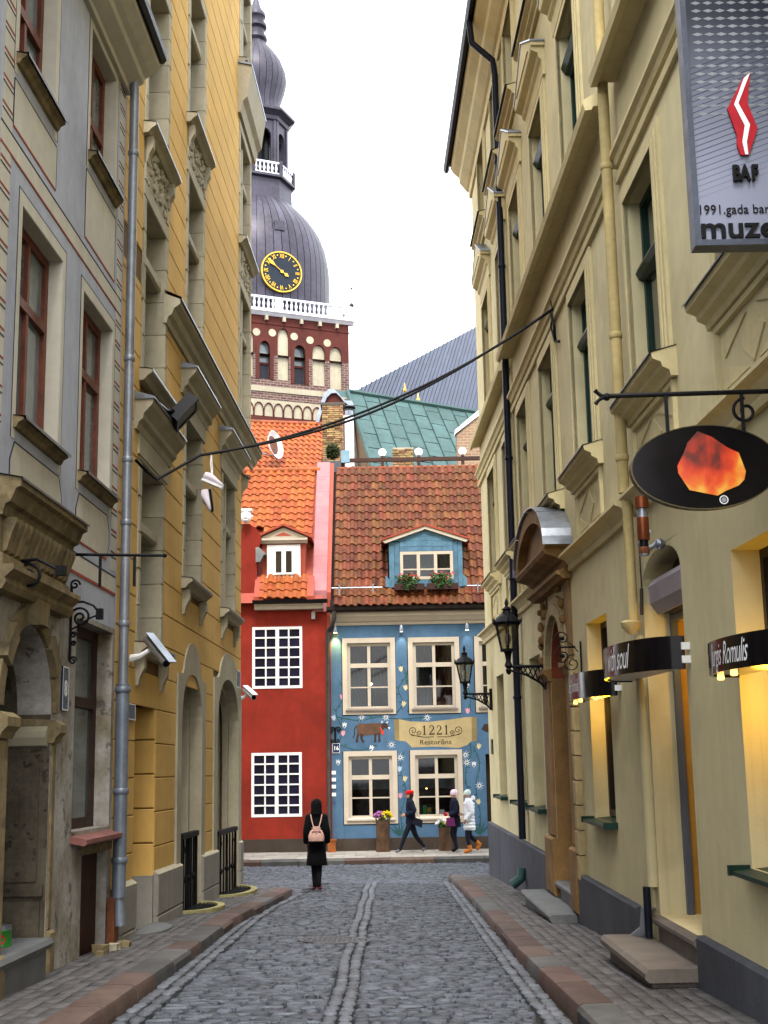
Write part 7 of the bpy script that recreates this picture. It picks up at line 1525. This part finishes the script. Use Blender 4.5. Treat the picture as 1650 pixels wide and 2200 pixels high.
# flower pots cut from tree trunks
m_bark = M('bark covered trunk', (.1, .055, .03), rough=.9, var=.25, scale=5, bump=.7, bscale=22, streak=.3); FC = {n: M(n, c, rough=.7, rnd=.25, bump=0) for n, c in (('mauve petals', (.4, .13, .36)), ('yellow petals', (.75, .55, .01)), ('white petals', (.75, .75, .72)))}
def trunk_pot(label, x_, y_, z0_, h, r, cols_):
    t = thing('flower_pot', label, 'flower pot', (x_, y_, z0_), 'tree trunk flower pots'); m = MB(); n = 18; R2 = random.Random(int(h * 100)); pr = [(r * 1.02, 0), (r, h * .3), (r * .96, h * .6), (r * 1.0, h * .92), (r, h), (r * .85, h), (r * .8, h - .08), (0, h - .08)]
    m.lathe((x_, y_, z0_), pr, n); m.build('trunk', m_bark, t)
    for s, cn in zip((-1, 1), cols_):
        f = MB(); c0 = Vector((x_ + s * r * .5, y_ - .03, z0_ + h + .1))
        for _ in range(34):
            d = Vector((R2.gauss(0, 1), R2.gauss(0, 1), R2.gauss(0, 1))).normalized(); d.z = abs(d.z) * .9 - .15; p_ = c0 + Vector((d.x * r * .75, d.y * r * .8, d.z * .16)); leaf_cluster(f, p_, (.035, .035, .03), 10, .03, R2)
        tag(f.build('blossoms', FC[cn], t), kind='stuff')
    f = MB(); leaf_cluster(f, (x_, y_, z0_ + h + .06), (r * 1.1, r * 1.1, .1), 160, .04, R2); tag(f.build('foliage', m_leaf, t), kind='stuff')
trunk_pot('taller tree trunk flower pot of mauve and yellow chrysanthemums under the left window', -0.181, 36.1, -.795, .83, .19, ('mauve petals', 'yellow petals'))
trunk_pot('shorter tree trunk flower pot of white and yellow chrysanthemums under the right window', 1.497, 36.1, -.795, .62, .18, ('white petals', 'yellow petals'))
for k, (x_, w, h, c_, n_) in enumerate(((.98, .1, .28, (.02, .35, .08), 'green card'), (1.1, .1, .22, (.65, .4, .02), 'yellow card'), (1.13, .09, .12, (.05, .25, .7), 'blue cup'), (1.45, .13, .16, (.3, .32, .36), 'grey picture frame'))):
    m = MB(); m.box(XYZ, x_ - w / 2, x_ + w / 2, YB + .16, YB + .2, .1, .1 + h); tag(m.build(n_.replace(' ', '_'), M(n_, c_, bump=0), None, loc=(x_, YB + .18, .1)), n_ + ' standing inside the right ground floor window of the blue house', n_.split()[-1] if n_.split()[-1] != 'frame' else 'picture frame')


# ================================================================== PEOPLE
def mat_flat(name, c, rough=.8, var=.1): return M(name, c, rough=rough, var=var, scale=9, bump=.7, bscale=14, spec=.08)
m_skin = M('skin', (.45, .24, .16), rough=.55, bump=.05)
def skin_mesh(name, pts, edges, radii, root, mats, region, parent, extra=None, sub=1):
    """one continuous surface grown over joints; region(co) -> material index; extra: MB merged in"""
    me = bpy.data.meshes.new(name); me.from_pydata([tuple(p) for p in pts], edges, []); ob = link(bpy.data.objects.new('tmp', me)); mo = ob.modifiers.new('skin', 'SKIN')
    lay = me.skin_vertices[0].data if me.skin_vertices else None
    if lay is None: bpy.context.view_layer.update(); lay = me.skin_vertices[0].data
    for i, r in enumerate(radii): lay[i].radius = r if isinstance(r, tuple) else (r, r); lay[i].use_root = (i == root)
    mo.use_smooth_shade = True; mo.branch_smoothing = .6
    sb_ = ob.modifiers.new('sub', 'SUBSURF'); sb_.levels = sub; sb_.render_levels = sub
    dg = bpy.context.evaluated_depsgraph_get(); dg.update(); m2 = bpy.data.meshes.new_from_object(ob.evaluated_get(dg)); bpy.data.objects.remove(ob)
    m = MB(); m.add([v.co for v in m2.vertices], [list(p.vertices) for p in m2.polygons], True)
    if extra: n = len(m.v); m.v += extra.v; m.f += [[i + n for i in f] for f in extra.f]; m.sm += extra.sm
    o = m.build(name, None, parent, ang=80)
    for q in mats: o.data.materials.append(q)
    off = WLOC[parent]
    for p in o.data.polygons: p.material_index = region(o.data.vertices[p.vertices[0]].co + off)
    return o
def person(label, base, yaw, H, J, mats, hand_out=None):
    """J: joints in units of height, local (forward, left, up). Continuous body from toes to crown."""
    t = thing('person', label, 'person', base); B = Vector(base); f = Vector((cos(yaw), sin(yaw), 0)); l = Vector((-sin(yaw), cos(yaw), 0))
    W_ = lambda p: B + f * (p[0] * H) + l * (p[1] * H) + Vector((0, 0, p[2] * H))
    names = list(J); idx = {n: i for i, n in enumerate(names)}; P_ = [W_(J[n][0]) for n in names]; R = [J[n][1] * H for n in names]
    E_ = [('pelvis', 'spine'), ('spine', 'chest'), ('chest', 'neck'), ('neck', 'jaw'), ('jaw', 'crown')]
    for s in 'LR': E_ += [('chest', 'sh' + s), ('sh' + s, 'el' + s), ('el' + s, 'wr' + s), ('wr' + s, 'ha' + s), ('pelvis', 'hip' + s), ('hip' + s, 'kn' + s), ('kn' + s, 'an' + s), ('an' + s, 'to' + s)]
    ex = MB()
    hd = P_[idx['jaw']].lerp(P_[idx['crown']], .45); fd = (W_((J['jaw'][0][0] + 1, J['jaw'][0][1], J['jaw'][0][2])) - P_[idx['jaw']]).normalized(); sd_ = fd.cross(Z)
    ex.ball(hd + fd * .052 * H + Z * -.008 * H, .011 * H, 8, 6)                                   # nose
    for s in (-1, 1): ex.ball(hd - fd * .004 * H + sd_ * s * .044 * H - Z * .006 * H, .012 * H, 8, 6, sz=1.4)   # ears
    for s in 'LR':                                                                                 # five fingers on each hand
        a, b = P_[idx['wr' + s]], P_[idx['ha' + s]]; d = (b - a).normalized(); x = d.cross(l).normalized() if abs(d.dot(l)) < .9 else Z; y = d.cross(x)
        for k in range(4):
            o = b + x * (k - 1.5) * .0095 * H; L_ = (.036, .042, .04, .032)[k] * H; ex.tube([o - d * .012 * H, o + d * L_ * .5 + y * .003 * H, o + d * L_ * .85 + y * .012 * H], [.0055 * H, .005 * H, .004 * H], 6)
        o = a.lerp(b, .4) + x * .02 * H; ex.tube([o, o + x * .012 * H + d * .018 * H, o + x * .014 * H + d * .036 * H], [.0062 * H, .0058 * H, .0045 * H], 6)
    seg = [(n1, n2) for n1, n2 in E_]
    def region(co):
        best, br = 1e9, 0
        for n1, n2 in seg:
            p, q = P_[idx[n1]], P_[idx[n2]]; tt = max(0, min(1, (co - p).dot(q - p) / max(1e-9, (q - p).length_squared))); d = (co - p.lerp(q, tt)).length
            if d < best: best = d; br = 0 if n1 in ('neck', 'jaw') or n1[:2] == 'wr' else 2 if n1[:2] == 'an' else 1
        return br
    body = skin_mesh('body', P_, [(idx[a], idx[b]) for a, b in E_], R, idx['pelvis'], mats, region, t, ex)
    for s in (-1, 1): e = MB(); e.ball(hd + fd * .047 * H + sd_ * s * .018 * H + Z * .008 * H, .005 * H, 6, 4); e.build('eye', m_black, t)
    e = MB(); e.tube([hd + fd * .047 * H - sd_ * .012 * H - Z * .034 * H, hd + fd * .05 * H - Z * .034 * H, hd + fd * .047 * H + sd_ * .012 * H - Z * .034 * H], .003 * H, 5); e.build('mouth', M('lips', (.35, .1, .08), bump=0), t)
    return t, W_, P_, idx, H, f, l
def loft(mb, W_, rings, n=16):        # rings: (forward, left, up, half depth, half width)
    V = []
    for a, b, c, rx, ry in rings: V += [W_((a + rx * cos(2 * pi * i / n), b + ry * sin(2 * pi * i / n), c)) for i in range(n)]
    m_ = len(rings); mb.add(V, [(i * n + k, i * n + (k + 1) % n, (i + 1) * n + (k + 1) % n, (i + 1) * n + k) for i in range(m_ - 1) for k in range(n)], True)
    k = len(mb.v) - m_ * n; mb.f.append([k + q for q in range(n)][::-1]); mb.sm.append(False); mb.f.append([k + (m_ - 1) * n + q for q in range(n)]); mb.sm.append(False)
def sleeve(mb, P_, idx, s, r0, r1, r2, H):
    a, b, c = P_[idx['sh' + s]], P_[idx['el' + s]], P_[idx['wr' + s]]; mb.ball(a, r0 * H * 1.05, 12, 8)
    mb.tube([a, a.lerp(b, .5), b.lerp(a, .12), b.lerp(c, .12), b.lerp(c, .5), c.lerp(b, .06)], [r0 * H, (r0 + r1) / 2 * H, r1 * H, r1 * H * .98, (r1 + r2) / 2 * H, r2 * H], 12)
def joints(**k):
    J = dict(pelvis=((0, 0, .52), .062), spine=((0, 0, .62), .066), chest=((0, 0, .75), .075), neck=((.0, 0, .855), .03), jaw=((.012, 0, .885), .042), crown=((.004, 0, .955), .05))
    for s, q in (('L', 1), ('R', -1)):
        J.update({'sh' + s: ((0, q * .1, .8), .04), 'el' + s: ((-.02, q * .135, .635), .029), 'wr' + s: ((.03, q * .13, .5), .02), 'ha' + s: ((.045, q * .128, .455), .02),
                  'hip' + s: ((0, q * .05, .5), .062), 'kn' + s: ((.01, q * .05, .28), .042), 'an' + s: ((-.005, q * .05, .045), .027), 'to' + s: ((.075, q * .055, .022), .024)})
    for n, v in k.items(): J[n] = (v, J[n][1]) if not isinstance(v[0], tuple) else v
    return J
m_blk = mat_flat('black wool', (.005, .005, .006), .95); m_tights = mat_flat('black tights', (.007, .007, .009), .8); m_wine = mat_flat('wine red leather', (.11, .015, .03), .45)
# the woman in black, walking away up the lane
gx, gy = (-1.333,24.419)
J = joints(anL=((.02, .022, .045)), toL=((.09, .05, .022)), knL=((.03, .028, .28)), anR=((-.03, -.02, .05)), toR=((.04, -.045, .022)), knR=((.0, -.022, .28)), elL=((-.02, .112, .64)), wrL=((.06, .108, .52)), haL=((.08, .1, .475)), elR=((-.02, -.112, .64)), wrR=((.06, -.108, .52)), haR=((.08, -.1, .475)), shL=((0, .085, .79), .034), shR=((0, -.085, .79), .034))
t, W_, P_, idx, H, f, l = person('woman in black coat and headscarf walking away down the cobbled lane', (gx, gy, gz(gx, gy) + .005), rad(92), 1.64, J, [m_skin, m_tights, m_wine])
c = MB(); loft(c, W_, [(0, 0, .275, .088, .118), (-.01, 0, .3, .09, .116), (-.005, 0, .4, .082, .104), (0, 0, .52, .08, .1), (0, 0, .62, .074, .094), (0, 0, .72, .074, .1), (0, 0, .79, .06, .1), (0, 0, .83, .045, .07), (0, 0, .86, .04, .05)], 20)
for s in 'LR': sleeve(c, P_, idx, s, .04, .04, .044, H)
c.build('coat', m_blk, t)
c = MB(); loft(c, W_, [(-.005, 0, .79, .05, .09), (-.02, 0, .83, .06, .078), (-.01, 0, .87, .062, .06), (-.008, 0, .92, .068, .064), (-.006, 0, .965, .06, .056), (-.002, 0, .99, .034, .03), (0, 0, .998, .004, .004)], 18); c.build('headscarf', m_blk, t)
for s in 'LR': c = MB(); a = P_[idx['an' + s]]; b = P_[idx['to' + s]]; c.ball(a.lerp(b, .55) + Vector((0, 0, -.005)), .046, 12, 8, sx=.95, sy=2.2, sz=.75); c.build('shoe', m_wine, t)
bp = thing('backpack', 'small pale pink backpack on the back of the woman in black', 'backpack', W_((-.1, 0, .6)), None); m_pk = mat_flat('pale pink leather', (.55, .33, .28), .5); m_pk2 = mat_flat('dark pink leather', (.3, .12, .12), .5)
c = MB(); loft(c, W_, [(-.115, 0, .535, .04, .07), (-.125, 0, .545, .052, .086), (-.13, 0, .6, .055, .088), (-.12, 0, .65, .042, .066), (-.115, 0, .67, .035, .045), (-.115, 0, .685, .04, .055)], 16); c.build('bag', m_pk, bp)
c = MB(); q = [(-.158, y * .001, z) for y, z in ()]; fp_ = lambda y, z, p: W_((-.17 - p, -y, z)); c.poly(fp_, [(-.035, .7), (.04, .7), (.044, .655), (.004, .628), (-.036, .65)], -.05, .0); c.build('flap', m_pk, bp); c = MB(); c.poly(fp_, [(-.05, .644), (.055, .644), (.055, .65), (-.05, .65)], -.01, .003); c.ball(W_((-.175, 0, .632)), .012, 8, 6); c.build('drawstring', m_pk2, bp)
for s in (-1, 1): c = MB(); c.tube([W_((-.1, s * .03, .69)), W_((-.085, s * .05, .76)), W_((-.055, s * .062, .822)), W_((-.01, s * .066, .845))], .011, 6); c.build('strap', m_pk, bp)

m_navycoat = mat_flat('navy coat', (.008, .011, .024), .7); m_darkjean = mat_flat('dark trousers', (.01, .012, .02), .85); m_greyshoe = mat_flat('grey trainers', (.13, .13, .15), .7); m_hair = mat_flat('dark hair', (.03, .017, .01), .6)
# red beret, striding left
PYY = 35.25; bx_ = 0.564
J = joints(knL=((.1, .04, .285)), anL=((.19, .04, .05)), toL=((.265, .045, .03)), knR=((-.07, -.045, .27)), anR=((-.22, -.05, .085)), toR=((-.165, -.055, .03)), elL=((-.06, .13, .66)), wrL=((.09, .1, .6)), haL=((.13, .085, .6)), elR=((-.05, -.135, .65)), wrR=((.08, -.12, .59)), haR=((.12, -.11, .59)), neck=((.015, 0, .85)), jaw=((.03, 0, .88)), crown=((.025, 0, .95)))
t, W_, P_, idx, H, f, l = person('person in a red beret and dark coat striding past the blue house', (bx_, PYY, -.79), rad(180), 1.63, J, [m_skin, m_darkjean, m_greyshoe])
c = MB(); loft(c, W_, [(.0, 0, .46, .085, .095), (.0, 0, .52, .082, .095), (0, 0, .62, .074, .09), (0, 0, .73, .08, .108), (.005, 0, .8, .066, .12), (.012, 0, .84, .05, .07), (.015, 0, .872, .048, .052)], 18)
for s in 'LR': sleeve(c, P_, idx, s, .05, .044, .036, H)
c.build('coat', m_navycoat, t)
c = MB(); loft(c, W_, [(.02, 0, .93, .058, .052), (.012, 0, .95, .07, .062), (.008, 0, .975, .068, .06), (.008, 0, .99, .045, .04), (.008, 0, .996, .01, .01)], 16); c.build('beret', mat_flat('red felt', (.55, .012, .012), .9), t)
c = MB(); loft(c, W_, [(-.005, 0, .87, .035, .045), (-.008, 0, .91, .045, .05), (-.002, 0, .94, .05, .05)], 12); c.build('hair', m_hair, t)
hb = thing('handbag', 'large dark handbag hanging behind the person in the red beret', 'handbag', W_((-.08, .1, .5))); fb_ = lambda x, z, p: W_((x, .115 + p, z)); c = MB(); c.poly(fb_, [(-.17, .4), (-.02, .47), (-.06, .57), (-.19, .52)][::1], -.03, .03); c.build('bag', m_darkjean, hb); c = MB(); c.tube([W_((-.15, .115, .54)), W_((-.05, .12, .7)), W_((-.0, .11, .81)), W_((.02, .11, .76)), W_((-.06, .118, .56))], .006, 5); c.build('strap', m_blackiron, hb)

# two friends arm in arm, going left
bx_ = 1.728
J = joints(knL=((.02, .045, .28)), anL=((-.005, .045, .05)), toL=((.07, .05, .024)), knR=((.05, -.045, .285)), anR=((-.03, -.045, .055)), toR=((.045, -.05, .03)), elL=((-.03, .135, .64)), wrL=((.1, .11, .6)), haL=((.14, .1, .605)), elR=((-.03, -.135, .64)), wrR=((.1, -.1, .6)), haR=((.135, -.09, .6)))
t, W_, P_, idx, H, f, l = person('person in a pale pink knitted cap and navy coat beside the white flowers', (bx_, 35.35, -.79), rad(180), 1.62, J, [m_skin, m_darkjean, m_blk])
c = MB(); loft(c, W_, [(-.01, 0, .4, .085, .098), (-.005, 0, .5, .086, .1), (0, 0, .62, .08, .098), (0, 0, .73, .082, .112), (.003, 0, .8, .068, .124), (.008, 0, .84, .05, .07), (.01, 0, .868, .047, .05)], 18)
for s in 'LR': sleeve(c, P_, idx, s, .052, .046, .04, H)
c.build('coat', m_navycoat, t)
c = MB(); loft(c, W_, [(.006, 0, .915, .058, .056), (.004, 0, .94, .063, .06), (.0, 0, .97, .06, .056), (-.002, 0, .995, .04, .038), (-.002, 0, 1.002, .01, .01)], 16); c.build('knitted_cap', mat_flat('pale pink wool', (.65, .5, .58), .95), t)
for s in 'LR': c = MB(); c.ball(P_[idx['ha' + s]] + f * .02, .045, 10, 8, sx=1.3); c.build('mitten', mat_flat('crimson wool', (.4, .01, .035), .95), t)
pb = thing('handbag', 'purple handbag on the arm of the person in the pale pink cap', 'handbag', W_((.1, .1, .5))); fb_ = lambda x, z, p: W_((x, .14 + p, z)); c = MB(); c.poly(fb_, [(.0, .42), (.15, .43), (.14, .55), (.02, .56)], -.035, .035); c.build('bag', mat_flat('purple leather', (.12, .02, .1), .45), pb); c = MB(); c.tube([W_((.02, .14, .55)), W_((.05, .13, .63)), W_((.12, .14, .55))], .006, 5); c.build('strap', m_blackiron, pb)
bx_ = 2.086
J = joints(knL=((.045, .045, .285)), anL=((.0, .045, .05)), toL=((.08, .05, .026)), knR=((.0, -.045, .27)), anR=((-.16, -.05, .13)), toR=((-.12, -.05, .06)), elL=((-.035, .14, .64)), wrL=((.06, .125, .53)), haL=((.08, .115, .49)), elR=((-.02, -.135, .65)), wrR=((.1, -.12, .6)), haR=((.13, -.11, .6)), neck=((.012, 0, .85)), jaw=((.028, 0, .88)), crown=((.022, 0, .95)))
m_tan = mat_flat('tan leather', (.42, .14, .025), .6)
t, W_, P_, idx, H, f, l = person('person in a long white quilted coat and tan boots walking nearest the corner', (bx_, 35.0, -.79), rad(180), 1.62, J, [m_skin, m_darkjean, m_tan])
c = MB(); rr = [(-.005, .36, .092, .1)]
for i in range(8):
    z = .38 + i * .053; w = .085 + .004 * abs(i - 4); rr += [(0, z, w * .93, w * 1.12), (0, z + .027, w * 1.04, w * 1.24)]
rr += [(.004, .81, .064, .11), (.012, .845, .05, .066), (.014, .865, .05, .05)]
loft(c, W_, [(a, 0, z, d, w) for a, z, d, w in rr], 18)
for s in 'LR':
    a, b, d = P_[idx['sh' + s]], P_[idx['el' + s]], P_[idx['wr' + s]]; pts = [a.lerp(b, i / 6) for i in range(6)] + [b.lerp(d, i / 5) for i in range(6)]; c.tube(pts, [(.056 - .0015 * i) * H * (1.06 if i % 2 else .9) for i in range(12)], 12); c.ball(a, .056 * H, 12, 8)
c.build('quilted_coat', mat_flat('white quilted nylon', (.6, .62, .68), .5), t)
c = MB(); loft(c, W_, [(-.05, 0, .83, .05, .06), (-.065, 0, .86, .045, .06), (-.07, 0, .9, .02, .04)], 12); c.build('hood', mat_flat('white quilted nylon', (.6, .62, .68)), t)
c = MB(); loft(c, W_, [(.026, 0, .912, .057, .054), (.022, 0, .94, .06, .057), (.016, 0, .972, .054, .05), (.012, 0, .995, .032, .03), (.012, 0, 1.002, .008, .008)], 16); c.build('knitted_cap', mat_flat('pale grey green wool', (.42, .5, .48), .95), t)
for s in 'LR': c = MB(); a = P_[idx['an' + s]]; b = P_[idx['to' + s]]; k_ = P_[idx['kn' + s]]; c.tube([a.lerp(k_, .32), a.lerp(k_, .1), a], [.055, .054, .056], 10); c.tube([a - (b - a) * .35 , a.lerp(b, .5) , b, b + (b - a) * .3], [.045, .052, .046, .02], 10); c.build('boot', m_tan, t)
